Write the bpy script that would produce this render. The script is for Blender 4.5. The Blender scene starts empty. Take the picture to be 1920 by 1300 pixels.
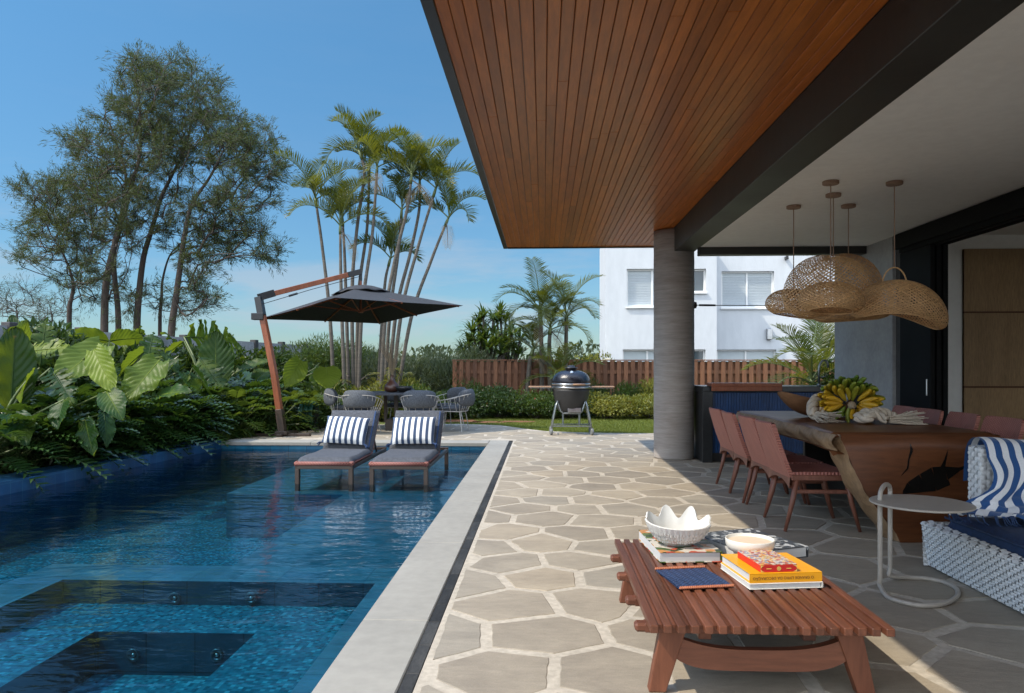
import bpy, math, random
import numpy as np
from mathutils import Vector, Matrix, Euler
random.seed(7)
NR = np.random.default_rng(7)
PI = math.pi
R = math.radians
sc = bpy.context.scene
COL = sc.collection

# ------------------------------------------------------------------ camera
FPX, EYE, YAW = 1380.0, 1.25, math.atan(58 / 1380.0)
cam = bpy.data.cameras.new('camera')
cam.sensor_width = 36.0
cam.lens = 36.0 * FPX / 1920.0
cam.shift_y = 37.0 / 1920.0
cam.clip_start = 0.05
cam.clip_end = 4000
cam_o = bpy.data.objects.new('camera', cam)
COL.objects.link(cam_o)
cam_o.location = (0, 0, EYE)
cam_o.rotation_euler = (PI / 2, 0, YAW)
sc.camera = cam_o
sc.render.resolution_x, sc.render.resolution_y = 1024, 693

# ------------------------------------------------------------------ light
SUN = Vector((-0.717, -0.31, 1.0)).normalized()          # towards the sun
ELEV = math.asin(SUN.z)
AZ = math.atan2(SUN.x, SUN.y)
world = bpy.data.worlds.new('World')
sc.world = world
world.use_nodes = True
wn, wl = world.node_tree.nodes, world.node_tree.links
wn.clear()
w_out = wn.new('ShaderNodeOutputWorld')
w_bg = wn.new('ShaderNodeBackground')
w_bg.inputs['Strength'].default_value = 0.15
sky = wn.new('ShaderNodeTexSky')
sky.sky_type = 'NISHITA'
sky.sun_disc = False
sky.sun_elevation = ELEV
sky.sun_rotation = AZ
sky.altitude = 0
sky.air_density = 1.0
sky.dust_density = 0.25
sky.ozone_density = 2.2
w_tc = wn.new('ShaderNodeTexCoord')
w_map = wn.new('ShaderNodeMapping')
w_map.inputs['Scale'].default_value = (1.0, 1.0, 5.0)
w_n = wn.new('ShaderNodeTexNoise')
w_n.inputs['Scale'].default_value = 1.9
w_n.inputs['Detail'].default_value = 9
w_n.inputs['Roughness'].default_value = 0.62
w_r = wn.new('ShaderNodeValToRGB')
w_r.color_ramp.elements[0].position = 0.50
w_r.color_ramp.elements[0].color = (0, 0, 0, 1)
w_r.color_ramp.elements[1].position = 0.62
w_r.color_ramp.elements[1].color = (0.75, 0.75, 0.75, 1)
w_sep = wn.new('ShaderNodeSeparateXYZ')
w_low = wn.new('ShaderNodeMapRange')                       # clouds hang low over the horizon
w_low.inputs['From Min'].default_value = 0.02
w_low.inputs['From Max'].default_value = 0.26
w_low.inputs['To Min'].default_value = 0.85
w_low.inputs['To Max'].default_value = 0.03
w_mul = wn.new('ShaderNodeMath'); w_mul.operation = 'MULTIPLY'
w_mix = wn.new('ShaderNodeMixRGB')
w_mix.inputs['Color2'].default_value = (1.75, 1.85, 2.05, 1)
w_hs = wn.new('ShaderNodeHueSaturation')
w_hs.inputs['Saturation'].default_value = 1.06
wl.new(w_tc.outputs['Generated'], w_map.inputs['Vector'])
wl.new(w_map.outputs['Vector'], w_n.inputs['Vector'])
wl.new(w_n.outputs['Fac'], w_r.inputs['Fac'])
wl.new(w_tc.outputs['Generated'], w_sep.inputs['Vector'])
wl.new(w_sep.outputs['Z'], w_low.inputs['Value'])
wl.new(w_r.outputs['Color'], w_mul.inputs[0])
wl.new(w_low.outputs['Result'], w_mul.inputs[1])
wl.new(w_mul.outputs[0], w_mix.inputs['Fac'])
wl.new(sky.outputs['Color'], w_hs.inputs['Color'])
w_el = wn.new('ShaderNodeValToRGB')                        # sky darkened towards the horizon; overhead, out of view, brightened to fill the shade
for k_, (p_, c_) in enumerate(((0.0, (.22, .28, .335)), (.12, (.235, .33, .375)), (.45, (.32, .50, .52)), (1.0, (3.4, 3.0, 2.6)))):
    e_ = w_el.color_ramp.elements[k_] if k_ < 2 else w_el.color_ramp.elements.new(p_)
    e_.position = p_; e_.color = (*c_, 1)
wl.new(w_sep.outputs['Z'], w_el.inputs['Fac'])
w_backfill = wn.new('ShaderNodeMapRange')                       # unseen brightening of the sky behind the camera, added to fill the shade
w_backfill.inputs['From Min'].default_value = 0.0
w_backfill.inputs['From Max'].default_value = -0.55
w_backfill.inputs['To Min'].default_value = 0.0
w_backfill.inputs['To Max'].default_value = 0.72
wl.new(w_sep.outputs['Y'], w_backfill.inputs['Value'])
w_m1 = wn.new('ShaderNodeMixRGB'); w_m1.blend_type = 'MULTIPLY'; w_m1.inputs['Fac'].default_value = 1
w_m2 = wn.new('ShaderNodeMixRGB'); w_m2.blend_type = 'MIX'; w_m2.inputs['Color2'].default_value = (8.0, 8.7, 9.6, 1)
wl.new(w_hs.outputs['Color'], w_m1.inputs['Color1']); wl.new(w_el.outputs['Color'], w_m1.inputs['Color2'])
wl.new(w_m1.outputs['Color'], w_m2.inputs['Color1']); wl.new(w_backfill.outputs['Result'], w_m2.inputs['Fac'])
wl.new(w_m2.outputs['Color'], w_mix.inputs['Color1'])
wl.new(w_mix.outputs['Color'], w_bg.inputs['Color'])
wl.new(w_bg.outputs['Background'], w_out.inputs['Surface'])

sun = bpy.data.lights.new('sun', 'SUN')
sun.energy = 2.1
sun.angle = R(0.55)
sun.color = (1.0, 0.915, 0.77)
sun_o = bpy.data.objects.new('sun', sun)
COL.objects.link(sun_o)
sun_o.rotation_euler = SUN.to_track_quat('Z', 'Y').to_euler()
sun_o.location = (-8, -4, 14)

sc.view_settings.view_transform = 'Standard'
sc.view_settings.look = 'None'
sc.view_settings.exposure = 1.15
sc.view_settings.gamma = 1.0
sc.view_settings.use_curve_mapping = False
sc.render.engine = 'CYCLES'
sc.cycles.use_denoising = True
sc.cycles.max_bounces = 10
sc.cycles.diffuse_bounces = 5
sc.cycles.glossy_bounces = 4
sc.cycles.transmission_bounces = 6
sc.cycles.transparent_max_bounces = 24
sc.cycles.caustics_reflective = False
sc.cycles.caustics_refractive = False

# ------------------------------------------------------------------ places: from a picture point to a point in the world
_F = (-math.sin(YAW), math.cos(YAW))
_S = (math.cos(YAW), math.sin(YAW))
def _ray(px, py):
    u, v = (px - 960) / FPX, (687 - py) / FPX
    return Vector((_F[0] + u * _S[0], _F[1] + u * _S[1], v))
def at(px, py, y):
    r = _ray(px, py); t = y / r.y
    return Vector((r.x * t, y, EYE + r.z * t))
def atz(px, py, z=0.0):
    r = _ray(px, py); t = (z - EYE) / r.z
    return Vector((r.x * t, r.y * t, z))

# ------------------------------------------------------------------ objects
def tag(o, label, cat, group=None, kind=None):
    if label: o['label'] = label
    if cat: o['category'] = cat
    if group: o['group'] = group
    if kind: o['kind'] = kind
    return o
def thing(name, label, cat, loc=(0, 0, 0), rotz=0.0, group=None):
    o = bpy.data.objects.new(name, None)
    o.empty_display_size = 0.1
    COL.objects.link(o)
    o.location = loc
    o.rotation_euler = (0, 0, rotz)
    return tag(o, label, cat, group)
def dup(root, loc=None, rotz=None, label=None, group=None):
    r = root.copy(); COL.objects.link(r)
    if loc is not None: r.location = loc
    if rotz is not None: r.rotation_euler = (0, 0, rotz)
    if label: r['label'] = label
    if group: r['group'] = group
    for ch in list(root.children):
        c = ch.copy(); COL.objects.link(c); c.parent = r
        for g in list(ch.children):
            d = g.copy(); COL.objects.link(d); d.parent = c
    return r

def ortho(d):
    d = Vector(d).normalized()
    a = Vector((0, 0, 1)) if abs(d.z) < 0.9 else Vector((1, 0, 0))
    u = d.cross(a).normalized()
    return u, d.cross(u).normalized(), d

class MB:
    """collects shapes; build() links them as one mesh object"""
    def __init__(s):
        s.v, s.f, s.r, s.t = [], [], [], []
        s.cur = 0.5
    def rnd(s, x=None):
        s.cur = random.random() if x is None else x
        return s
    def add(s, vs, fs, st=None):
        n = len(s.v)
        s.v.extend([tuple(p) for p in vs])
        s.r.extend([s.cur] * len(vs))
        s.t.extend(st if st is not None else [0.0] * len(vs))
        s.f.extend([tuple(i + n for i in q) for q in fs])
        return s
    def box(s, c, d, rot=None, bev=0.0):
        x, y, z = d[0] / 2, d[1] / 2, d[2] / 2
        if bev <= 0:
            vs = [Vector((i * x, j * y, k * z)) for i in (-1, 1) for j in (-1, 1) for k in (-1, 1)]
            fs = [(0, 1, 3, 2), (4, 6, 7, 5), (0, 4, 5, 1), (2, 3, 7, 6), (0, 2, 6, 4), (1, 5, 7, 3)]
        else:
            b = min(bev, x * .9, y * .9, z * .9)
            vs, idx = [], {}
            for i in (-1, 1):
                for j in (-1, 1):
                    for k in (-1, 1):
                        idx[i, j, k] = len(vs)
                        vs += [Vector((i * x, j * (y - b), k * (z - b))), Vector((i * (x - b), j * y, k * (z - b))), Vector((i * (x - b), j * (y - b), k * z))]
            fs = []
            for a in range(3):
                o1, o2 = (a + 1) % 3, (a + 2) % 3
                for sg in (-1, 1):
                    q = []
                    for (p, r) in ((-1, -1), (1, -1), (1, 1), (-1, 1)):
                        key = [0, 0, 0]; key[a] = sg; key[o1] = p; key[o2] = r
                        q.append(idx[tuple(key)] + a)
                    fs.append(q if sg > 0 else q[::-1])
                    for s2 in (-1, 1):                    # edges between axes a and o1
                        k1 = [0, 0, 0]; k1[a] = sg; k1[o1] = s2; k1[o2] = -1
                        k2 = list(k1); k2[o2] = 1
                        e = [idx[tuple(k1)] + a, idx[tuple(k1)] + o1, idx[tuple(k2)] + o1, idx[tuple(k2)] + a]
                        fs.append(e[::-1] if sg * s2 > 0 else e)
            for key, n in idx.items():
                q = (n, n + 1, n + 2)
                fs.append(q if key[0] * key[1] * key[2] > 0 else q[::-1])
        if rot is not None:
            m = rot if isinstance(rot, Matrix) else Euler(rot).to_matrix()
            vs = [m @ p for p in vs]
        c = Vector(c)
        return s.add([p + c for p in vs], fs)
    def beam(s, p0, p1, w, h, up=(0, 0, 1), bev=0.0):
        p0, p1 = Vector(p0), Vector(p1)
        d = (p1 - p0); L = d.length; d.normalize()
        x = d.cross(Vector(up)).normalized(); z = x.cross(d).normalized()
        m = Matrix((x, d, z)).transposed()
        return s.box((p0 + p1) / 2, (w, L, h), m, bev)
    def tube(s, pts, r, n=8, cap=True, close=False):
        pts = [Vector(p) for p in pts]
        N = len(pts)
        rs = r if isinstance(r, (list, tuple)) else [r] * N
        vs, fs = [], []
        ref = None
        for i, p in enumerate(pts):
            a = pts[(i - 1) % N] if (i > 0 or close) else pts[0]
            b = pts[(i + 1) % N] if (i < N - 1 or close) else pts[-1]
            d = (b - a)
            if d.length < 1e-9: d = Vector((0, 0, 1))
            d.normalize()
            if ref is None: u, w, _ = ortho(d)
            else:
                u = (ref - d * ref.dot(d))
                if u.length < 1e-6: u, w, _ = ortho(d)
                u.normalize(); w = d.cross(u)
            ref = u
            for k in range(n):
                t = 2 * PI * k / n
                vs.append(p + (u * math.cos(t) + w * math.sin(t)) * rs[i])
        for i in range(N if close else N - 1):
            for k in range(n):
                a, b = i * n + k, i * n + (k + 1) % n
                j = ((i + 1) % N) * n
                fs.append((a, b, j + (k + 1) % n, j + k))
        if cap and not close:
            fs.append(tuple(range(n))[::-1]); fs.append(tuple((N - 1) * n + k for k in range(n)))
        return s.add(vs, fs)
    def lathe(s, prof, c=(0, 0, 0), n=32, axis=None):
        """prof: list of (radius, height)"""
        c = Vector(c); vs, fs = [], []
        for (r, h) in prof:
            for k in range(n):
                t = 2 * PI * k / n
                vs.append(c + Vector((r * math.cos(t), r * math.sin(t), h)))
        for i in range(len(prof) - 1):
            for k in range(n):
                fs.append((i * n + k, i * n + (k + 1) % n, (i + 1) * n + (k + 1) % n, (i + 1) * n + k))
        if prof[0][0] > 1e-6: fs.append(tuple(range(n))[::-1])
        if prof[-1][0] > 1e-6: fs.append(tuple((len(prof) - 1) * n + k for k in range(n)))
        if axis is not None:
            m = Vector((0, 0, 1)).rotation_difference(Vector(axis)).to_matrix()
            vs = [c + m @ (p - c) for p in vs]
        return s.add(vs, fs)
    def prism(s, poly, z0, z1):
        n = len(poly)
        vs = [Vector((p[0], p[1], z0)) for p in poly] + [Vector((p[0], p[1], z1)) for p in poly]
        fs = [tuple(range(n))[::-1], tuple(range(n, 2 * n))]
        fs += [(i, (i + 1) % n, n + (i + 1) % n, n + i) for i in range(n)]
        return s.add(vs, fs)
    def grid(s, fn, nu, nv, st=None, close_u=False):
        """fn(u,v) -> point, u,v in 0..1; st(u,v) -> stripe coordinate"""
        vs, fs, ts = [], [], []
        mu = nu if close_u else nu + 1
        for i in range(mu):
            for j in range(nv + 1):
                vs.append(fn(i / nu, j / nv)); ts.append(st(i / nu, j / nv) if st else 0.0)
        for i in range(nu):
            for j in range(nv):
                i2 = (i + 1) % mu
                fs.append((i * (nv + 1) + j, i2 * (nv + 1) + j, i2 * (nv + 1) + j + 1, i * (nv + 1) + j + 1))
        return s.add(vs, fs, ts)
    def quad(s, a, b, c, d):
        return s.add([a, b, c, d], [(0, 1, 2, 3)])
    def build(s, name, m, parent=None, world=False, loc=None, smooth=False, bevel=0.0, subsurf=0, solid=0.0, autos=True):
        off = Vector((0, 0, 0))
        if parent is not None and world:
            p = parent
            while p is not None: off += p.location; p = p.parent
        if loc is not None and world: off = Vector(loc)
        vs = np.array(s.v, dtype=np.float64).reshape(-1, 3) - np.array(off)
        return mesh_obj(name, vs, s.f, m, parent, loc, s.r, s.t, smooth, bevel, subsurf, solid)

def mesh_obj(name, vs, fs, m, parent=None, loc=None, rn=None, st=None, smooth=False, bevel=0.0, subsurf=0, solid=0.0):
    me = bpy.data.meshes.new(name)
    me.from_pydata(vs if isinstance(vs, list) else vs.tolist(), [], fs if isinstance(fs, list) else fs.tolist())
    if rn is not None:
        a = me.attributes.new('rnd', 'FLOAT', 'POINT'); a.data.foreach_set('value', np.asarray(rn, dtype=np.float32))
    if st is not None and any(st):
        a = me.attributes.new('st', 'FLOAT', 'POINT'); a.data.foreach_set('value', np.asarray(st, dtype=np.float32))
    me.materials.append(m)
    if smooth:
        me.polygons.foreach_set('use_smooth', [True] * len(me.polygons))
    me.update()
    o = bpy.data.objects.new(name, me)
    COL.objects.link(o)
    if parent is not None: o.parent = parent
    if loc is not None: o.location = loc
    if solid:
        k = o.modifiers.new('solid', 'SOLIDIFY'); k.thickness = solid; k.offset = 0
    if bevel:
        k = o.modifiers.new('bevel', 'BEVEL'); k.width = bevel; k.segments = 2; k.limit_method = 'ANGLE'; k.angle_limit = R(40)
    if subsurf:
        k = o.modifiers.new('sub', 'SUBSURF'); k.levels = subsurf; k.render_levels = subsurf
    return o

# ------------------------------------------------------------------ materials
def _new(name):
    m = bpy.data.materials.new(name); m.use_nodes = True
    nt = m.node_tree; b = nt.nodes['Principled BSDF']
    return m, nt, b
def _n(nt, typ, **kw):
    n = nt.nodes.new(typ)
    for k, v in kw.items():
        if k in n.inputs: n.inputs[k].default_value = v
        else: setattr(n, k, v)
    return n
def _mixc(nt, fac, a, b, typ='MIX'):
    n = nt.nodes.new('ShaderNodeMixRGB'); n.blend_type = typ
    for i, x in ((0, fac), (1, a), (2, b)):
        if hasattr(x, 'is_linked') or hasattr(x, 'links'): nt.links.new(x, n.inputs[i])
        elif i == 0: n.inputs[0].default_value = x
        else: n.inputs[i].default_value = (*x, 1) if len(x) == 3 else x
    return n.outputs[0]
def _noise(nt, scale, stretch=(1, 1, 1), detail=5, rough=.55, dist=0.0, src='Object'):
    tc = nt.nodes.new('ShaderNodeTexCoord'); mp = nt.nodes.new('ShaderNodeMapping')
    mp.inputs['Scale'].default_value = stretch
    nt.links.new(tc.outputs[src], mp.inputs['Vector'])
    n = _n(nt, 'ShaderNodeTexNoise', Scale=scale, Detail=detail, Roughness=rough, Distortion=dist)
    nt.links.new(mp.outputs['Vector'], n.inputs['Vector'])
    return n
def _ramp(nt, src, p0, p1, c0=(0, 0, 0), c1=(1, 1, 1)):
    r = nt.nodes.new('ShaderNodeValToRGB')
    r.color_ramp.elements[0].position = p0; r.color_ramp.elements[1].position = p1
    r.color_ramp.elements[0].color = (*c0, 1); r.color_ramp.elements[1].color = (*c1, 1)
    nt.links.new(src, r.inputs['Fac'])
    return r.outputs['Color']
def _rnd(nt, amt, col):
    a = nt.nodes.new('ShaderNodeAttribute'); a.attribute_name = 'rnd'
    mr = _n(nt, 'ShaderNodeMapRange'); mr.inputs['To Min'].default_value = 1 - amt; mr.inputs['To Max'].default_value = 1 + amt
    nt.links.new(a.outputs['Fac'], mr.inputs['Value'])
    return _mixc(nt, 1.0, col, mr.outputs['Result'], 'MULTIPLY')
def _bump(nt, b, h, strength, dist=0.01):
    bp = _n(nt, 'ShaderNodeBump', Strength=strength, Distance=dist)
    nt.links.new(h, bp.inputs['Height']); nt.links.new(bp.outputs['Normal'], b.inputs['Normal'])
    return bp

def mat(name, c, c2=None, scale=4, rough=.6, bump=0, bscale=None, bdist=.01, metal=0, stretch=(1, 1, 1), rnd=0, spec=.5, coat=0, fine=0.12, ramp=(.3, .7), rvar=0.0, dist=0.0):
    m, nt, b = _new(name)
    c2 = c2 or tuple(x * .8 for x in c)
    n1 = _noise(nt, scale, stretch, dist=dist)
    col = _mixc(nt, _ramp(nt, n1.outputs['Fac'], *ramp), c, c2)
    n2 = _noise(nt, scale * 9, stretch, detail=3)
    if fine:
        col = _mixc(nt, fine, col, _ramp(nt, n2.outputs['Fac'], .35, .65, (.0, .0, .0), tuple(min(1, x * 1.9) for x in c)))
    if rnd: col = _rnd(nt, rnd, col)
    nt.links.new(col, b.inputs['Base Color'])
    b.inputs['Roughness'].default_value = rough
    if rvar:
        mr = _n(nt, 'ShaderNodeMapRange'); mr.inputs['To Min'].default_value = max(.02, rough - rvar); mr.inputs['To Max'].default_value = min(1, rough + rvar)
        nt.links.new(n1.outputs['Fac'], mr.inputs['Value']); nt.links.new(mr.outputs['Result'], b.inputs['Roughness'])
    b.inputs['Metallic'].default_value = metal
    b.inputs['Specular IOR Level'].default_value = spec
    b.inputs['Coat Weight'].default_value = coat
    if bump:
        n3 = _noise(nt, bscale or scale * 6, stretch, detail=6) 
        _bump(nt, b, n3.outputs['Fac'], bump, bdist)
    return m

def leafmat(name, c1, c2, trans=.35, rough=.4, scale=3.0, tcol=None, lime=None, spec=.35):
    m, nt, b = _new(name)
    n = _noise(nt, scale, detail=3)
    a = nt.nodes.new('ShaderNodeAttribute'); a.attribute_name = 'rnd'
    col = _mixc(nt, a.outputs['Fac'], c1, c2)
    if lime:
        col = _mixc(nt, _ramp(nt, a.outputs['Fac'], .62, .98), col, lime)  # high leaf tones go lime: the sunlit look is put into the colour
        nb = _noise(nt, 7.5, detail=7, rough=.7)
        col = _mixc(nt, _ramp(nt, nb.outputs['Fac'], .655, .70), col, (.17, .10, .035))
        nv = _noise(nt, 2.6, detail=2)
        col = _mixc(nt, _ramp(nt, nv.outputs['Fac'], .5, .72), col, _mixc(nt, .6, col, lime))
    col = _mixc(nt, _ramp(nt, n.outputs['Fac'], .35, .7), col, _mixc(nt, 1.0, col, (.62, .68, .6), 'MULTIPLY'))
    nt.links.new(col, b.inputs['Base Color'])
    b.inputs['Roughness'].default_value = rough
    b.inputs['Specular IOR Level'].default_value = spec
    tr = nt.nodes.new('ShaderNodeBsdfTranslucent')
    tc = tcol or (c2[0] * 2.2 + .05, c2[1] * 2.0 + .05, c2[2] * .8)
    nt.links.new(_mixc(nt, .55, col, tc), tr.inputs['Color'])
    mx = nt.nodes.new('ShaderNodeMixShader'); mx.inputs[0].default_value = trans
    nt.links.new(b.outputs[0], mx.inputs[1]); nt.links.new(tr.outputs[0], mx.inputs[2])
    nt.links.new(mx.outputs[0], nt.nodes['Material Output'].inputs['Surface'])
    return m

def woodmat(name, c, c2, axis='y', scale=3.0, rough=.45, rnd=.18, coat=0.0, grain=14, bump=.15, spec=.4):
    st = {'x': (.12, 1, 1), 'y': (1, .12, 1), 'z': (1, 1, .12)}[axis]
    m, nt, b = _new(name)
    at_ = nt.nodes.new('ShaderNodeAttribute'); at_.attribute_name = 'rnd'
    tc = nt.nodes.new('ShaderNodeTexCoord')
    add = nt.nodes.new('ShaderNodeVectorMath'); add.operation = 'ADD'
    sc_ = nt.nodes.new('ShaderNodeVectorMath'); sc_.operation = 'SCALE'; sc_.inputs['Scale'].default_value = 37.0
    cmb = nt.nodes.new('ShaderNodeCombineXYZ')
    for k in range(3): nt.links.new(at_.outputs['Fac'], cmb.inputs[k])
    nt.links.new(cmb.outputs[0], sc_.inputs[0])
    nt.links.new(tc.outputs['Object'], add.inputs[0]); nt.links.new(sc_.outputs[0], add.inputs[1])
    mp = nt.nodes.new('ShaderNodeMapping'); mp.inputs['Scale'].default_value = st
    nt.links.new(add.outputs[0], mp.inputs['Vector'])
    n1 = _n(nt, 'ShaderNodeTexNoise', Scale=scale * 2, Detail=4.0, Distortion=.6)
    n2 = _n(nt, 'ShaderNodeTexNoise', Scale=scale * grain, Detail=5.0, Roughness=.65)
    nt.links.new(mp.outputs[0], n1.inputs['Vector']); nt.links.new(mp.outputs[0], n2.inputs['Vector'])
    col = _mixc(nt, _ramp(nt, n1.outputs['Fac'], .3, .7), c, c2)
    col = _mixc(nt, .45, col, _mixc(nt, 1.0, col, _ramp(nt, n2.outputs['Fac'], .3, .7, (.35, .3, .28), (1.25, 1.2, 1.15)), 'MULTIPLY'))
    col = _rnd(nt, rnd, col)
    nt.links.new(col, b.inputs['Base Color'])
    b.inputs['Roughness'].default_value = rough
    b.inputs['Specular IOR Level'].default_value = spec
    b.inputs['Coat Weight'].default_value = coat; b.inputs['Coat Roughness'].default_value = .25
    if bump: _bump(nt, b, n2.outputs['Fac'], bump, .004)
    return m

def stripemat(name, ca, cb, freq=1.0, duty=.5, rough=.85):
    m, nt, b = _new(name)
    a = nt.nodes.new('ShaderNodeAttribute'); a.attribute_name = 'st'
    mul = _n(nt, 'ShaderNodeMath', operation='MULTIPLY'); mul.inputs[1].default_value = freq
    fr = _n(nt, 'ShaderNodeMath', operation='FRACT'); gt = _n(nt, 'ShaderNodeMath', operation='GREATER_THAN'); gt.inputs[1].default_value = duty
    nt.links.new(a.outputs['Fac'], mul.inputs[0]); nt.links.new(mul.outputs[0], fr.inputs[0]); nt.links.new(fr.outputs[0], gt.inputs[0])
    col = _mixc(nt, gt.outputs[0], ca, cb)
    n = _noise(nt, 220, detail=2)
    col = _mixc(nt, .25, col, _mixc(nt, 1.0, col, _ramp(nt, n.outputs['Fac'], .3, .7, (.55, .55, .55), (1.2, 1.2, 1.2)), 'MULTIPLY'))
    nt.links.new(col, b.inputs['Base Color']); b.inputs['Roughness'].default_value = rough
    b.inputs['Sheen Weight'].default_value = .2
    _bump(nt, b, n.outputs['Fac'], .25, .003)
    return m

def wovenmat(name, c, c2, sx=90, sz=90, axes=('X', 'Z'), rough=.6, bump=.8):
    """basket weave of round strands, from the object's own coordinates"""
    m, nt, b = _new(name)
    tc = nt.nodes.new('ShaderNodeTexCoord'); sp = nt.nodes.new('ShaderNodeSeparateXYZ')
    nt.links.new(tc.outputs['Object'], sp.inputs[0])
    def tri(axis, s, ph=0.0):
        k = _n(nt, 'ShaderNodeMath', operation='MULTIPLY_ADD'); k.inputs[1].default_value = s; k.inputs[2].default_value = ph
        nt.links.new(sp.outputs[axis], k.inputs[0])
        sn = _n(nt, 'ShaderNodeMath', operation='SINE'); nt.links.new(k.outputs[0], sn.inputs[0])
        return sn.outputs[0]
    pr = _n(nt, 'ShaderNodeMath', operation='MULTIPLY')
    nt.links.new(tri(axes[0], sx * PI), pr.inputs[0]); nt.links.new(tri(axes[1], sz * PI), pr.inputs[1])
    mr = _n(nt, 'ShaderNodeMapRange'); mr.inputs['From Min'].default_value = -1; mr.inputs['From Max'].default_value = 1
    nt.links.new(pr.outputs[0], mr.inputs['Value'])
    n = _noise(nt, 9, detail=4)
    col = _mixc(nt, mr.outputs[0], c2, c)
    col = _mixc(nt, .3, col, _mixc(nt, 1.0, col, _ramp(nt, n.outputs['Fac'], .3, .7, (.6, .6, .6), (1.2, 1.2, 1.2)), 'MULTIPLY'))
    nt.links.new(col, b.inputs['Base Color']); b.inputs['Roughness'].default_value = rough
    _bump(nt, b, mr.outputs[0], bump, .006)
    return m

def tilemat(name, c, c2, sx, sy, mortar, mcol, axes=('X', 'Y'), rough=.25, offset=.5, varamt=.5, mosaic=False, spec=.5):
    m, nt, b = _new(name)
    tc = nt.nodes.new('ShaderNodeTexCoord'); sp = nt.nodes.new('ShaderNodeSeparateXYZ'); cb = nt.nodes.new('ShaderNodeCombineXYZ')
    nt.links.new(tc.outputs['Object'], sp.inputs[0])
    nt.links.new(sp.outputs[axes[0]], cb.inputs[0]); nt.links.new(sp.outputs[axes[1]], cb.inputs[1])
    br = nt.nodes.new('ShaderNodeTexBrick')
    br.offset = offset; br.squash = 1
    br.inputs['Scale'].default_value = 1
    br.inputs['Brick Width'].default_value = sx; br.inputs['Row Height'].default_value = sy
    br.inputs['Mortar Size'].default_value = mortar
    br.inputs['Color1'].default_value = (*c, 1); br.inputs['Color2'].default_value = (*c2, 1); br.inputs['Mortar'].default_value = (*mcol, 1)
    nt.links.new(cb.outputs[0], br.inputs['Vector'])
    col = br.outputs['Color']
    if mosaic:
        vo = nt.nodes.new('ShaderNodeTexVoronoi'); vo.inputs['Scale'].default_value = 1 / sx; vo.feature = 'F1'; vo.distance = 'CHEBYCHEV'
        vo.inputs['Randomness'].default_value = .0
        nt.links.new(tc.outputs['Object'], vo.inputs['Vector'])
        hs = nt.nodes.new('ShaderNodeSeparateColor'); nt.links.new(vo.outputs['Color'], hs.inputs[0])
        rr = nt.nodes.new('ShaderNodeValToRGB')
        e = rr.color_ramp.elements
        e[0].position = 0; e[0].color = tuple(x * .62 for x in c) + (1,)
        e[1].position = 1; e[1].color = tuple(min(1, x * 1.6 + .03) for x in c2) + (1,)
        k = e.new(.45); k.color = (*c, 1)
        k = e.new(.8); k.color = (*c2, 1)
        nt.links.new(hs.outputs[0], rr.inputs['Fac'])
        col = _mixc(nt, _ramp(nt, vo.outputs['Distance'], .43, .5), rr.outputs['Color'], mcol)
    n = _noise(nt, 6, detail=6)
    col = _mixc(nt, varamt, col, _mixc(nt, 1.0, col, _ramp(nt, n.outputs['Fac'], .3, .7, (.6, .6, .6), (1.3, 1.3, 1.3)), 'MULTIPLY'))
    nt.links.new(col, b.inputs['Base Color']); b.inputs['Roughness'].default_value = rough
    b.inputs['Specular IOR Level'].default_value = spec
    return m
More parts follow.
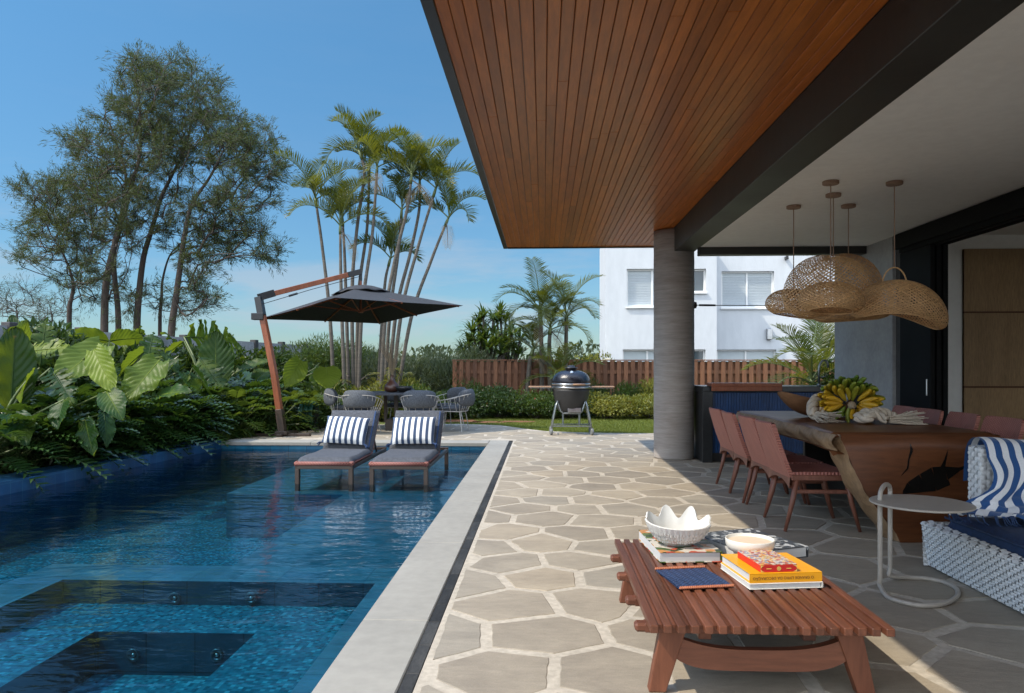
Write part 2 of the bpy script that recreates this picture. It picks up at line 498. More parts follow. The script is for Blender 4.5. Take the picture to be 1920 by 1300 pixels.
# ================================================================== materials used by the setting
M = {}
M['soil'] = mat('soil', (.045, .032, .02), (.02, .018, .01), 3, .95, .6, 30, .02)
M['lawn'] = mat('lawn', (.14, .16, .035), (.09, .12, .025), 2.2, .9, .5, 60, .02, ramp=(.35, .65))
M['grass'] = leafmat('grass', (.10, .14, .025), (.20, .22, .045), .3, .6, 8)
M['redsoil'] = mat('red_soil', (.22, .085, .035), (.13, .06, .03), 5, .95, .5, 40)
M['grout'] = mat('grout', (.47, .415, .335), (.37, .325, .26), 3, .9, .35, 60, .004)
M['coping'] = mat('coping_stone', (.315, .298, .258), (.255, .242, .21), 1.6, .75, .2, 120, .003, fine=.05)
M['slate'] = mat('slate', (.050, .049, .046), (.020, .020, .020), 9, .62, .6, 25, .006, stretch=(1, .35, 1), rnd=.35, spec=.2)
def flagmat():
    m, nt, b = _new('flagstone')
    a = nt.nodes.new('ShaderNodeAttribute'); a.attribute_name = 'rnd'
    col = nt.nodes.new('ShaderNodeValToRGB'); e = col.color_ramp.elements
    e[0].position = 0; e[0].color = (.27, .235, .185, 1)
    e[1].position = 1; e[1].color = (.37, .325, .255, 1)
    for p, c in ((.3, (.335, .29, .225, 1)), (.55, (.295, .265, .215, 1)), (.8, (.35, .295, .22, 1))):
        k = e.new(p); k.color = c
    nt.links.new(a.outputs['Fac'], col.inputs['Fac'])
    n1 = _noise(nt, 1.7, (1, 2.2, 1), 7, .6, .8); n2 = _noise(nt, 14, (1, 2.5, 1), 6, .7); n3 = _noise(nt, 160, (1, 1, 1), 3)
    c = _mixc(nt, .55, col.outputs['Color'], _mixc(nt, 1.0, col.outputs['Color'], _ramp(nt, n1.outputs['Fac'], .3, .72, (.62, .60, .58), (1.22, 1.2, 1.15)), 'MULTIPLY'))
    c = _mixc(nt, .4, c, _mixc(nt, 1.0, c, _ramp(nt, n2.outputs['Fac'], .3, .7, (.68, .66, .64), (1.2, 1.18, 1.15)), 'MULTIPLY'))
    c = _mixc(nt, .2, c, _mixc(nt, 1.0, c, _ramp(nt, n3.outputs['Fac'], .3, .7, (.5, .5, .5), (1.3, 1.3, 1.3)), 'MULTIPLY'))
    nt.links.new(c, b.inputs['Base Color']); b.inputs['Roughness'].default_value = .72
    ad = _n(nt, 'ShaderNodeMath', operation='ADD'); nt.links.new(n2.outputs['Fac'], ad.inputs[0]); nt.links.new(n1.outputs['Fac'], ad.inputs[1])
    _bump(nt, b, ad.outputs[0], .35, .008)
    return m
M['flag'] = flagmat()
M['mosaic'] = tilemat('pool_mosaic', (.012, .135, .175), (.026, .20, .235), .024, .024, .003, (.02, .15, .21), rough=.2, mosaic=True, varamt=.35)
M['mosaic_wall'] = tilemat('pool_mosaic_wall', (.010, .10, .19), (.015, .15, .24), .3, .3, .004, (.006, .05, .09), axes=('X', 'Z'), rough=.25)
M['shelf'] = tilemat('pool_shelf_tile', (.085, .17, .20), (.06, .14, .17), .52, .26, .004, (.05, .11, .14), axes=('Y', 'X'), rough=.35, varamt=.6)
M['ledge'] = tilemat('pool_ledge_tile', (.13, .22, .25), (.08, .165, .21), .30, .19, .004, (.05, .11, .14), axes=('X', 'Y'), rough=.35, offset=0.0, varamt=.6)
M['spawall'] = tilemat('spa_wall_tile', (.012, .05, .085), (.018, .065, .10), .30, .6, .004, (.004, .02, .035), axes=('X', 'Z'), rough=.3, offset=0.0)
M['bluetile'] = tilemat('blue_border_tile', (.010, .055, .125), (.014, .07, .15), .16, .16, .004, (.03, .10, .18), axes=('Y', 'X'), rough=.3, offset=0.0)
M['bluetile_v'] = tilemat('blue_band_tile', (.012, .062, .15), (.016, .08, .18), .16, .16, .004, (.03, .12, .2), axes=('Y', 'Z'), rough=.3, offset=0.0)

def watermat():
    m = bpy.data.materials.new('pool_water'); m.use_nodes = True
    nt = m.node_tree; nt.nodes.clear()
    out = nt.nodes.new('ShaderNodeOutputMaterial')
    tr = nt.nodes.new('ShaderNodeBsdfTransparent'); tr.inputs['Color'].default_value = (.33, .65, .79, 1)
    gl = nt.nodes.new('ShaderNodeBsdfGlossy'); gl.inputs['Roughness'].default_value = .012
    fr = nt.nodes.new('ShaderNodeFresnel'); fr.inputs['IOR'].default_value = 1.33
    tc = nt.nodes.new('ShaderNodeTexCoord')
    def nz(s, st, d, dist=0.):
        mp = nt.nodes.new('ShaderNodeMapping'); mp.inputs['Scale'].default_value = st
        nt.links.new(tc.outputs['Object'], mp.inputs['Vector'])
        n = _n(nt, 'ShaderNodeTexNoise', Scale=s, Detail=d, Distortion=dist); nt.links.new(mp.outputs[0], n.inputs['Vector'])
        return n.outputs['Fac']
    a = nz(2.2, (.7, 1.5, 1), 3, .6); b_ = nz(11, (.7, 1.4, 1), 3, .8)
    k = _n(nt, 'ShaderNodeMath', operation='MULTIPLY_ADD'); k.inputs[1].default_value = .16
    nt.links.new(b_, k.inputs[0]); nt.links.new(a, k.inputs[2])
    bp = _n(nt, 'ShaderNodeBump', Strength=.32, Distance=.05)
    nt.links.new(k.outputs[0], bp.inputs['Height'])
    nt.links.new(bp.outputs[0], gl.inputs['Normal']); nt.links.new(bp.outputs[0], fr.inputs['Normal'])
    mx = nt.nodes.new('ShaderNodeMixShader')
    nt.links.new(fr.outputs[0], mx.inputs[0]); nt.links.new(tr.outputs[0], mx.inputs[1]); nt.links.new(gl.outputs[0], mx.inputs[2])
    nt.links.new(mx.outputs[0], out.inputs['Surface'])
    return m
M['water'] = watermat()
M['plaster'] = mat('white_plaster', (.84, .82, .78), (.80, .78, .74), 1.5, .85, .06, 60, .003, fine=.04)
M['render'] = mat('white_render', (.60, .62, .635), (.55, .575, .595), .5, .9, .3, 26, .012, stretch=(1, 1, .35), fine=.04)
M['matblack'] = mat('matt_black', (.006, .006, .006), (.009, .009, .009), 3, .7, spec=.12, fine=0)
M['black'] = mat('black_metal', (.012, .012, .012), (.02, .02, .02), 3, .32, .03, rvar=.1)
M['beam'] = mat('painted_steel', (.022, .022, .019), (.036, .034, .029), 1.4, .5, .12, 14, .004, stretch=(1, 1, .4), rvar=.12)
M['concrete'] = mat('concrete', (.36, .355, .345), (.27, .27, .27), 2.2, .8, .15, 24, .003, fine=.06, ramp=(.3, .7), dist=.8)
def colmat():
    m, nt, b = _new('board_marked_concrete')
    n1 = _noise(nt, 2.0, (.8, .8, 5.5), 6, .65, .5); n2 = _noise(nt, 7, (.5, .5, 7), 5, .7); n3 = _noise(nt, 2.2, (1, 1, .6), 4)
    c = _mixc(nt, _ramp(nt, n1.outputs['Fac'], .3, .72), (.40, .365, .335), (.23, .19, .16))
    c = _mixc(nt, _ramp(nt, n3.outputs['Fac'], .35, .7), c, (.33, .305, .285))
    c = _mixc(nt, .5, c, _mixc(nt, 1.0, c, _ramp(nt, n2.outputs['Fac'], .3, .7, (.6, .58, .56), (1.25, 1.25, 1.25)), 'MULTIPLY'))
    nt.links.new(c, b.inputs['Base Color']); b.inputs['Roughness'].default_value = .75
    _bump(nt, b, n2.outputs['Fac'], .5, .01)
    return m
M['column'] = colmat()
M['ceilwood'] = woodmat('ceiling_wood', (.52, .155, .020), (.37, .098, .012), 'y', 2.2, .34, .20, coat=.12, grain=12, bump=.08, spec=.3)
M['groove'] = mat('groove_shadow_gap', (.10, .035, .012), (.08, .028, .01), 4, .7)
M['glass'] = mat('window_glass', (.05, .07, .08), (.06, .08, .09), 1, .06, spec=.8, fine=0)
M['frost'] = mat('frosted_pane', (.48, .53, .54), (.44, .49, .51), 1, .25, fine=0)
M['whitepaint'] = mat('white_paint', (.78, .78, .76), (.74, .74, .72), 2, .45, fine=.03)
M['shutter'] = mat('pale_shutter', (.62, .67, .70), (.58, .63, .66), 2, .5, fine=.03)
M['tanwood'] = woodmat('tan_veneer', (.34, .22, .105), (.27, .17, .08), 'z', 3, .5, .08, grain=30, bump=.05)
M['fencewood'] = woodmat('fence_wood', (.22, .098, .048), (.145, .062, .032), 'z', 2.5, .6, .3)
M['graywall'] = mat('grey_garden_wall', (.34, .345, .355), (.27, .275, .285), 1.2, .85, .15, fine=.1)
M['darkpost'] = mat('dark_post', (.06, .055, .055), (.04, .04, .04), 2, .7)
M['cream'] = mat('cream_render', (.72, .66, .48), (.66, .6, .44), 1, .85)
M['roofgrey'] = mat('roof_membrane', (.25, .25, .25), (.2, .2, .2), 1, .9)
M['steel'] = mat('brushed_steel', (.55, .55, .54), (.45, .45, .45), 3, .28, metal=1, stretch=(1, 1, .1))

# ================================================================== ground, lawn, paving
XR, YF = -0.87, 12.0                                    # right and far edge of the pool
def XL(y): return -5.73 + (y - 7.55) * 0.09             # its slanting left edge
def sheet(name, polys, z, m, **kw):
    b = MB()
    for p in polys: b.rnd().add([(x, y, z) for x, y in p], [tuple(range(len(p)))])
    o = b.build(name, m); o['kind'] = kw.get('kind', 'structure'); return o
sheet('ground', [[(-700, .4), (XL(.4) - .41, .4), (XL(12.4) - .41, 12.4), (-700, 12.4)],
                 [(-.5, .4), (700, .4), (700, 12.4), (-.5, 12.4)],
                 [(-700, -300), (700, -300), (700, .4), (-700, .4)],
                 [(-700, 12.4), (700, 12.4), (700, 1500), (-700, 1500)]], -.05, M['soil'])
TERR = [(-.5, -4), (4.16, -4), (4.16, 13.85), (1.5, 13.88), (.7, 13.98), (.05, 14.25), (-.35, 14.75), (-.9, 15.6), (-1.8, 15.95), (-4.3, 15.6), (-4.5, 14.4), (-5.3, 12.6), (-5.4, 12.4), (-.5, 12.4)]
sheet('terrace_mortar', [TERR], -.0035, M['grout'])
LAWN = [(-4.2, 15.4), (-1.8, 15.9), (-.9, 15.55), (-.3, 14.7), (.07, 14.2), (.7, 13.94), (1.5, 13.84), (9, 13.8), (9, 19.2), (-4.2, 19.2)]
sheet('lawn', [LAWN], -.022, M['lawn'])
def inside(p, poly):
    x, y = p; c = False; n = len(poly)
    for i in range(n):
        x1, y1 = poly[i]; x2, y2 = poly[(i + 1) % n]
        if (y1 > y) != (y2 > y) and x < (x2 - x1) * (y - y1) / (y2 - y1) + x1: c = not c
    return c
def blob2(cx, cy, rx, ry, n=22):
    return [(cx + rx * (1 + random.uniform(-.25, .25)) * math.cos(2 * PI * k / n), cy + ry * (1 + random.uniform(-.25, .25)) * math.sin(2 * PI * k / n)) for k in range(n)]
PATCH = [blob2(*q) for q in ((-2.1, 16.9, .75, .45), (-1.25, 16.6, .45, .28), (-.55, 16.75, .42, .3), (-3.2, 17.0, .6, .4))]
sheet('bare_soil', PATCH, -.012, M['redsoil'])
# grass blades
bl, rn = [], []
fs = []
for _ in range(52000):
    x, y = random.uniform(-2.2, 3.2), 13.8 + 4.9 * random.random() ** 1.2
    if not inside((x, y), LAWN) or any(inside((x, y), p) for p in PATCH): continue
    a = random.uniform(0, 2 * PI); w = .006; h = random.uniform(.02, .045)
    lx, ly = random.uniform(-.02, .02), random.uniform(-.02, .02)
    n = len(bl)
    bl += [(x - w * math.cos(a), y - w * math.sin(a), -.022), (x + w * math.cos(a), y + w * math.sin(a), -.022), (x + lx, y + ly, -.022 + h)]
    fs.append((n, n + 1, n + 2)); r_ = random.random(); rn += [r_] * 3
g = mesh_obj('lawn_grass', bl, fs, M['grass'], rn=rn)
tag(g, 'short green lawn grass between the paving and the hedge', 'grass', kind='stuff')

# flagstones: irregular hexagons
def clip(poly, nx, ny, c):
    out = []
    for i in range(len(poly)):
        p, q = poly[i], poly[(i + 1) % len(poly)]
        dp, dq = nx * p[0] + ny * p[1] - c, nx * q[0] + ny * q[1] - c
        if dp <= 0: out.append(p)
        if (dp < 0 < dq) or (dq < 0 < dp):
            t = dp / (dp - dq); out.append((p[0] + (q[0] - p[0]) * t, p[1] + (q[1] - p[1]) * t))
    return out
def flagstones():
    rs = random.Random(21)
    dx, dy = .515, .43
    seeds = {}
    for j in range(-14, 40):
        for i in range(-16, 12):
            seeds[i, j] = ((i + (.5 if j % 2 else 0)) * dx + rs.uniform(-.115, .115), j * dy + rs.uniform(-.105, .105))
    b = MB()
    for (i, j), (sx, sy) in seeds.items():
        if not (-6.2 < sx < 4.8 and -3.5 < sy < 16.6): continue
        poly = [(sx - 1, sy - 1), (sx + 1, sy - 1), (sx + 1, sy + 1), (sx - 1, sy + 1)]
        for dj in (-2, -1, 0, 1, 2):
            for di in (-2, -1, 0, 1, 2):
                q = seeds.get((i + di, j + dj))
                if q is None or (di == 0 and dj == 0): continue
                vx, vy = q[0] - sx, q[1] - sy; L = math.hypot(vx, vy)
                gw = .018 + .014 * rs.random()
                poly = clip(poly, vx / L, vy / L, (vx * (sx + q[0]) / 2 + vy * (sy + q[1]) / 2) / L - gw)
        # keep to the terrace
        if sy < 12.4: poly = clip(poly, -1, 0, .474); poly = clip(poly, 1, 0, 4.14)
        else:
            if sx > -.6: poly = clip(poly, 1, 0, 4.14)
            poly = clip(poly, 0, -1, -12.43) if sx < -.55 else poly
            cxm = sum(p[0] for p in poly) / max(1, len(poly)); cym = sum(p[1] for p in poly) / max(1, len(poly))
            if not inside((sx, sy), TERR) or not inside((cxm, cym), TERR): continue
            n = len(TERR)
            for k in range(2, n - 2):
                (ax, ay), (bx, by) = TERR[k], TERR[k + 1]
                ex, ey = bx - ax, by - ay; L = math.hypot(ex, ey); nx, ny = ey / L, -ex / L
                # only the boundary edges near this stone
                t = ((sx - ax) * ex + (sy - ay) * ey) / (L * L)
                if -.3 < t < 1.3 and abs((sx - ax) * nx + (sy - ay) * ny) < 1.0:
                    poly = clip(poly, nx, ny, nx * ax + ny * ay - .02)
        if len(poly) < 3: continue
        A = abs(sum(poly[k][0] * poly[(k + 1) % len(poly)][1] - poly[(k + 1) % len(poly)][0] * poly[k][1] for k in range(len(poly)))) / 2
        if A < .012: continue
        # split the sides and roughen them
        pts = []
        for k in range(len(poly)):
            p, q = poly[k], poly[(k + 1) % len(poly)]
            L = math.hypot(q[0] - p[0], q[1] - p[1])
            if L < .012: continue
            m_ = max(2, int(L / .05))
            for s in range(m_):
                t = s / m_
                w = .0035 if s else 0
                pts.append((p[0] + (q[0] - p[0]) * t + rs.uniform(-w, w), p[1] + (q[1] - p[1]) * t + rs.uniform(-w, w)))
        if len(pts) < 3: continue
        cx = sum(p[0] for p in pts) / len(pts); cy = sum(p[1] for p in pts) / len(pts)
        zt = rs.uniform(-.0008, .0008)
        n = len(pts)
        def ins(p, d):
            L = math.hypot(p[0] - cx, p[1] - cy); k = max(0, 1 - d / max(L, .02)); return (cx + (p[0] - cx) * k, cy + (p[1] - cy) * k)
        r0 = [(p[0], p[1], -.006) for p in pts]
        r1 = [(*ins(p, .002), zt - .0018) for p in pts]
        r2 = [(*ins(p, .006), zt) for p in pts]
        b.rnd(rs.random())
        b.add(r0 + r1 + r2, [(k, (k + 1) % n, n + (k + 1) % n, n + k) for k in range(n)] + [(n + k, n + (k + 1) % n, 2 * n + (k + 1) % n, 2 * n + k) for k in range(n)] + [tuple(range(2 * n, 3 * n))])
    o = b.build('terrace_paving', M['flag']); o['kind'] = 'structure'
flagstones()

# ================================================================== pool
WZ, SZ, BZ, DZ, FZ = -.12, -.20, -.36, -.62, -.70      # water, shelf, bench, spa well, deep floor
def struct(o): o['kind'] = 'structure'; return o
# floors
b = MB(); b.quad((XL(.8), .8, FZ), (XR, .8, FZ), (XR, YF, FZ), (XL(YF), YF, FZ)); struct(b.build('pool_floor', M['mosaic']))
b = MB()
def slabtop(b, x0, x1, y0, y1, z): b.quad((x0, y0, z), (x1, y0, z), (x1, y1, z), (x0, y1, z))
slabtop(b, -3.60, XR, 8.23, YF, SZ); slabtop(b, -2.25, XR, 5.25, 8.23, SZ)
struct(b.build('pool_shelf', M['shelf']))
b = MB()
slabtop(b, -3.59, XR, 4.87, 5.25, SZ); slabtop(b, -3.59, -3.26, .8, 4.87, SZ); slabtop(b, -1.12, XR, .8, 4.87, SZ)
struct(b.build('spa_ledge', M['ledge']))
b = MB()
slabtop(b, -3.26, -1.12, 4.36, 4.87, BZ); slabtop(b, -3.26, -2.72, .8, 4.36, BZ); slabtop(b, -1.73, -1.12, .8, 4.36, BZ)
slabtop(b, -2.72, -1.73, .8, 4.36, DZ)
struct(b.build('spa_bench', M['mosaic']))
b = MB()
def wall(b, x0, y0, x1, y1, z0, z1): b.quad((x0, y0, z0), (x1, y1, z0), (x1, y1, z1), (x0, y0, z1))
wall(b, -3.26, 4.87, -1.12, 4.87, BZ, SZ); wall(b, -3.26, .8, -3.26, 4.87, BZ, SZ); wall(b, -1.12, 4.87, -1.12, .8, BZ, SZ)
wall(b, -2.72, 4.36, -1.73, 4.36, DZ, BZ); wall(b, -2.72, .8, -2.72, 4.36, DZ, BZ); wall(b, -1.73, 4.36, -1.73, .8, DZ, BZ)
struct(b.build('spa_walls', M['spawall'])); b = MB()
wall(b, -3.59, .8, -3.59, 5.25, FZ, SZ); wall(b, -3.59, 5.25, -2.25, 5.25, FZ, SZ)
wall(b, -2.25, 5.25, -2.25, 8.23, FZ, SZ); wall(b, -3.60, 8.23, -2.25, 8.23, FZ, SZ); wall(b, -3.60, 8.23, -3.60, YF, FZ, SZ)
struct(b.build('pool_step_walls', M['mosaic_wall']))
b = MB()
wall(b, XL(YF), YF, XR, YF, FZ, -.045); wall(b, XR, YF, XR, .8, FZ, -.045); wall(b, XL(.8), .8, XR, .8, FZ, -.045)
struct(b.build('pool_side_walls', M['mosaic_wall']))
b = MB(); wall(b, XL(.8), .8, XL(YF), YF, FZ, .02); struct(b.build('pool_left_wall', M['bluetile_v']))
b = MB(); b.add([(XL(.8), .8, .02), (XL(YF), YF, .02), (XL(YF) - .42, YF + .4, .02), (XL(.8) - .42, .8, .02), (XL(YF) - .42, YF + .4, -.06), (XL(.8) - .42, .8, -.06)], [(0, 1, 2, 3), (3, 2, 4, 5)])
struct(b.build('pool_left_coping', M['bluetile']))
b = MB(); b.quad((XL(.8), .8, WZ), (XR, .8, WZ), (XR, YF, WZ), (XL(YF), YF, WZ)); struct(b.build('pool_water', M['water']))
b = MB()
y = .4
while y < 12.4:
    L = 1.6; y1 = min(12.4, y + L)
    b.rnd().box(((XR - .02 - .563) / 2, (y + y1) / 2, -.03), (-.563 - XR + .02, y1 - y - .003, .06), bev=.006); y = y1
x = XL(12) + .0
while x < XR - .02:
    x1 = min(XR - .023, x + 1.5)
    b.rnd().box(((x + x1) / 2, 12.19, -.03), (x1 - x - .003, .42, .06), bev=.006); x = x1 + (.0 if x1 < XR - .03 else 1)
struct(b.build('pool_coping', M['coping']))
b = MB()
y = .4
while y < 12.24:
    y1 = y + random.uniform(.26, .32)
    b.rnd().box((-.531, (y + y1) / 2, -.018), (.058, y1 - y - .004, .03), bev=.003); y = y1
struct(b.build('drain_strip', M['slate']))
M['jet'] = mat('dull_jet_metal', (.10, .14, .16), (.07, .10, .12), 6, .35, metal=.7, fine=0)
# round jets of the spa
def jet(x, y, z, label):
    t = thing('pool_jet', label, 'pool jet', (x, y, z), 0, 'round jets of the spa')
    b = MB(); b.lathe([(.022, -.02), (.036, -.018), (.040, 0), (.037, .004), (.024, .003), (.022, -.01)], n=24, axis=(0, -1, 0)); b.build('jet_ring', M['jet'], t, smooth=True)
    b = MB(); b.lathe([(.0, .002), (.010, .001), (.012, -.004), (.013, -.012)], n=16, axis=(0, -1, 0)); b.build('nozzle', M['steel'], t, smooth=True)
for (px, py, yy, lab) in ((327, 1122, 4.86, 'round metal jet left of the other on the upper wall of the spa'), (470, 1122, 4.86, 'round metal jet right of the other on the upper wall of the spa'),
                          (249, 1229, 4.35, 'round metal jet left of the other low in the deep well of the spa'), (406, 1229, 4.35, 'round metal jet right of the other low in the deep well of the spa')):
    p = at(px, py, yy); jet(p.x, p.y - .002, p.z, lab)

# ================================================================== the house: roof, column, wall, opening
house = thing('house', 'modern house with wood ceiling, dark beam and round concrete column beside the pool', 'house', (1.79, 10.15, 0))
CZ = 3.10
b = MB()
x = -.55
while x < 1.74:
    if not (-.15 < x + .033 < -.085):
        yy = -4.0
        ys = [-1.5, random.uniform(2, 9), 11.45]
        for y0, y1 in zip(ys, ys[1:]):
            b.rnd().box((x + .033, (y0 + y1) / 2, CZ + .008 + random.uniform(0, .0012)), (.0685, y1 - y0 - .0015, .016), bev=.003)
    x += .072
b.build('wood_ceiling', M['ceilwood'], house, world=True)
b = MB(); b.box((.585, 4.975, CZ + .024), (2.33, 12.95, .01)); b.build('ceiling_backing', M['groove'], house, world=True)
b = MB(); b.box((-.124, 4.975, CZ + .014), (.024, 12.9, .009)); b.build('light_slot', M['black'], house, world=True)
b = MB(); b.box((-.584, 5.0, CZ + .165), (.066, 13.0, .36), bev=.004); b.box((.60, 11.48, CZ + .165), (2.30, .055, .36), bev=.004); b.build('roof_trim', M['black'], house, world=True)
b = MB(); b.box((.585, 4.97, CZ + .19), (2.26, 12.9, .31)); b.box((5.9, 4.97, CZ + .19), (8.3, 12.9, .31)); b.build('roof', M['roofgrey'], house, world=True)
b = MB(); b.box((1.89, 4.23, 2.9425), (.28, 11.46, .315), bev=.004); b.build('beam', M['beam'], house, world=True)
b = MB(); b.box((3.10, 4.07, 2.94), (2.13, 11.14, .29)); b.build('plaster_ceiling', M['plaster'], house, world=True)
b = MB(); b.box((3.17, 9.73, 2.87), (2.27, .16, .34), bev=.004); b.build('lintel', M['beam'], house, world=True)
b = MB()
nn = 48
prof = [(.262, 0), (.272, .01)] + [(.272 + .0012 * math.sin(k * 1.7), .02 + k * (CZ - .03) / 40) for k in range(41)]
b.lathe(prof, (1.79, 10.15, 0), nn); b.build('column', M['column'], house, world=True, smooth=True)
b = MB(); b.box((4.27, 9.82, 1.41), (.22, 1.74, 2.82)); b.build('concrete_wall', M['concrete'], house, world=True)
b = MB(); b.box((4.30, 8.885, 1.39), (.2, .125, 2.78)); b.build('door_jamb', M['darkpost'], house, world=True)
door = MB().box((4.21, 8.48, 1.29), (.05, .68, 2.56), bev=.004).build('sliding_door', M['matblack'], house, world=True)
for k in range(1, 3): MB().box((4.21 + .07 * k, 8.47, 1.29), (.05, .66, 2.56), bev=.004).build('sliding_door', M['matblack'], house, world=True)
h = MB().box((4.178, 8.20, 1.02), (.016, .02, .18), bev=.004).build('handle', M['steel'], door, world=True)
b = MB()
b.box((4.14, 3.66, 2.70), (.06, 10.32, .17), bev=.004)
for k in range(4): b.box((4.19 + .055 * k, 3.66, 2.675 - .012 * (k % 2)), (.028, 10.32, .20), bev=.003)
b.build('door_track', M['matblack'], house, world=True)
b = MB()
b.box((6.7, 8.97, 1.42), (4.6, .1, 2.84)); b.box((4.68, 8.90, 1.42), (.14, .06, 2.84), bev=.004); b.box((9.05, 3.65, 1.39), (.1, 10.5, 2.78))
b.build('interior_wall', M['plaster'], house, world=True)
b = MB(); b.box((6.8, 3.7, 2.86), (5.2, 10.6, .12)); b.build('interior_ceiling', M['plaster'], house, world=True)
b = MB(); b.box((6.7, 3.7, -.02), (5.08, 10.5, .04)); b.build('interior_floor', M['coping'], house, world=True)
pan = MB()
for z0, z1 in ((.02, .996), (1.016, 1.875), (1.895, 2.63)): pan.rnd().box((6.95, 8.89, (z0 + z1) / 2), (4.0, .04, z1 - z0), bev=.003)
pan = pan.build('wood_panel', M['tanwood'], house, world=True)
MB().box((6.95, 8.895, 1.32), (4.0, .028, 2.6)).build('panel_gap', M['groove'], pan, world=True)

# bracing cable between column and wall
t = thing('bracing_cable', 'thin steel cable stretched from the round column behind the wicker lamps', 'cable', (2.06, 10.1, 2.08))
MB().tube([(0, 0, 0), (2.1, 0, -.02)], .006, 6).build('wire', M['black'], t)
MB().tube([(.06, 0, 0), (.28, 0, -.003)], .014, 8).build('turnbuckle', M['black'], t)
MB().lathe([(.045, 0), (.045, .02), (.02, .03)], n=16, axis=(1, 0, 0)).build('anchor_plate', M['black'], t)

# ================================================================== neighbour's house
def wall_holes(b, x0, x1, z0, z1, y, th, holes):
    xs = sorted({x0, x1} | {h[0] for h in holes} | {h[1] for h in holes})
    for a, c in zip(xs, xs[1:]):
        hs = sorted([h for h in holes if h[0] <= a + 1e-6 and h[1] >= c - 1e-6], key=lambda h: h[2])
        z = z0
        for h in hs:
            if h[2] > z: b.box(((a + c) / 2, y + th / 2, (z + h[2]) / 2), (c - a, th, h[2] - z))
            z = h[3]
        if z < z1: b.box(((a + c) / 2, y + th / 2, (z + z1) / 2), (c - a, th, z1 - z))
nh = thing('neighbour_house', 'white two storey house with shuttered windows behind the slatted fence', 'house', (6.0, 26.0, 0))
HA = [(2.94, 4.75, 3.34, 4.67), (5.0, 5.70, 3.84, 4.66), (2.80, 4.55, .5, 1.84), (5.1, 5.68, .5, 1.84)]
HB = [(6.52, 8.42, 3.38, 4.72), (6.35, 8.5, .4, 1.86)]
b = MB()
wall_holes(b, 2.19, 6.07, -.1, 5.76, 26.0, .25, HA)
b.box((2.315, 27.4, 2.83), (.25, 2.3, 5.86)); b.box((5.945, 26.72, 2.83), (.25, .94, 5.86)); b.box((4.13, 27.4, 5.7), (3.4, 2.2, .12)); b.box((4.13, 28.45, 2.83), (3.4, .2, 5.86))
wall_holes(b, 6.07, 15.0, -.1, 7.2, 27.2, .25, HB)
b.box((10.5, 30.5, 7.14), (8.9, 6.0, .12)); b.box((6.2, 30.5, 3.5), (.25, 6.0, 7.2))
b.build('wall', M['render'], nh, world=True)
def nwindow(x0, x1, z0, z1, y, kind, n=2):
    w, hgt = x1 - x0, z1 - z0; f = .06
    b = MB()
    yy = y + .15
    b.box((x0 + w / 2, yy, z0 + f / 2), (w, .06, f)); b.box((x0 + w / 2, yy, z1 - f / 2), (w, .06, f))
    for k in range(n + 1):
        xx = x0 + f / 2 + (w - f) * k / n
        b.box((xx, yy, z0 + hgt / 2), (f, .055, hgt - 2 * f))
    b.box((x0 + w / 2, y + .0, z0 - .03), (w + .06, .14, .05))
    o = b.build('window', M['whitepaint'], nh, world=True)
    b = MB(); b.box((x0 + w / 2, yy + .03, z0 + hgt / 2), (w - .02, .012, hgt - .02)); b.build('pane', M['glass'] if kind == 'g' else M['frost'], o, world=True)
    if kind == 's':
        b = MB(); z = z0 + f + .03
        while z < z1 - f - .12:
            b.rnd().box((x0 + w / 2, yy + .012, z), (w - 2 * f, .014, .050), (R(28), 0, 0)); z += .058
        b.build('shutter', M['shutter'], o, world=True)
for hx in HA[:1]: nwindow(*hx, 26.0, 's')
nwindow(*HA[1], 26.0, 'g', 1); nwindow(*HA[2], 26.0, 'f'); nwindow(*HA[3], 26.0, 'g', 1)
nwindow(*HB[0], 27.2, 's'); nwindow(*HB[1], 27.2, 'f')
MB().box((8.83, 27.1, 5.18), (.09, .22, .12), bev=.01).build('security_camera', M['black'], nh, world=True)
wl_ = MB().box((8.22, 27.12, 2.42), (.2, .14, .40), bev=.02).build('wall_lamp', M['steel'], nh, world=True)

sh = MB(); sh.box((1.55, 25.0, .6), (1.2, 1.2, 1.3)); sh.add([(.9, 24.3, 1.25), (2.2, 24.3, 1.52), (2.2, 25.7, 1.52), (.9, 25.7, 1.25), (.9, 24.3, 1.2), (2.2, 24.3, 1.47), (2.2, 25.7, 1.47), (.9, 25.7, 1.2)], [(0, 1, 2, 3), (4, 7, 6, 5), (0, 4, 5, 1), (1, 5, 6, 2), (2, 6, 7, 3), (3, 7, 4, 0)])
tag(sh.build('garden_shed', M['cream'], None, world=True, loc=(1.55, 25, 0)), 'low cream shed with sloping roof against the white house', 'shed')

# ================================================================== fence and garden wall
fc = thing('fence', 'red brown board fence behind the hedge in front of the white house', 'fence', (2.5, 19.4, 0))
b = MB(); b2 = MB(); x = -2.33; k = 0
while x < 9.0:
    hh = 1.39 + random.uniform(-.004, .004)
    b.rnd().box((x, 19.36, hh / 2), (.108, .022, hh), bev=.003)
    b2.rnd().box((x + .09, 19.435, hh / 2 - .01), (.125, .022, hh - .02))
    x += .18
bo = b.build('front_boards', M['fencewood'], fc, world=True); b2.build('back_boards', M['fencewood'], fc, world=True)
b = MB(); b.rnd().box((3.35, 19.40, 1.41), (11.5, .13, .028), bev=.004); b.build('cap_rail', M['fencewood'], fc, world=True)
for z in (.3, 1.1): MB().rnd().box((3.35, 19.398, z), (11.4, .045, .09)).build('rail', M['fencewood'], fc, world=True)

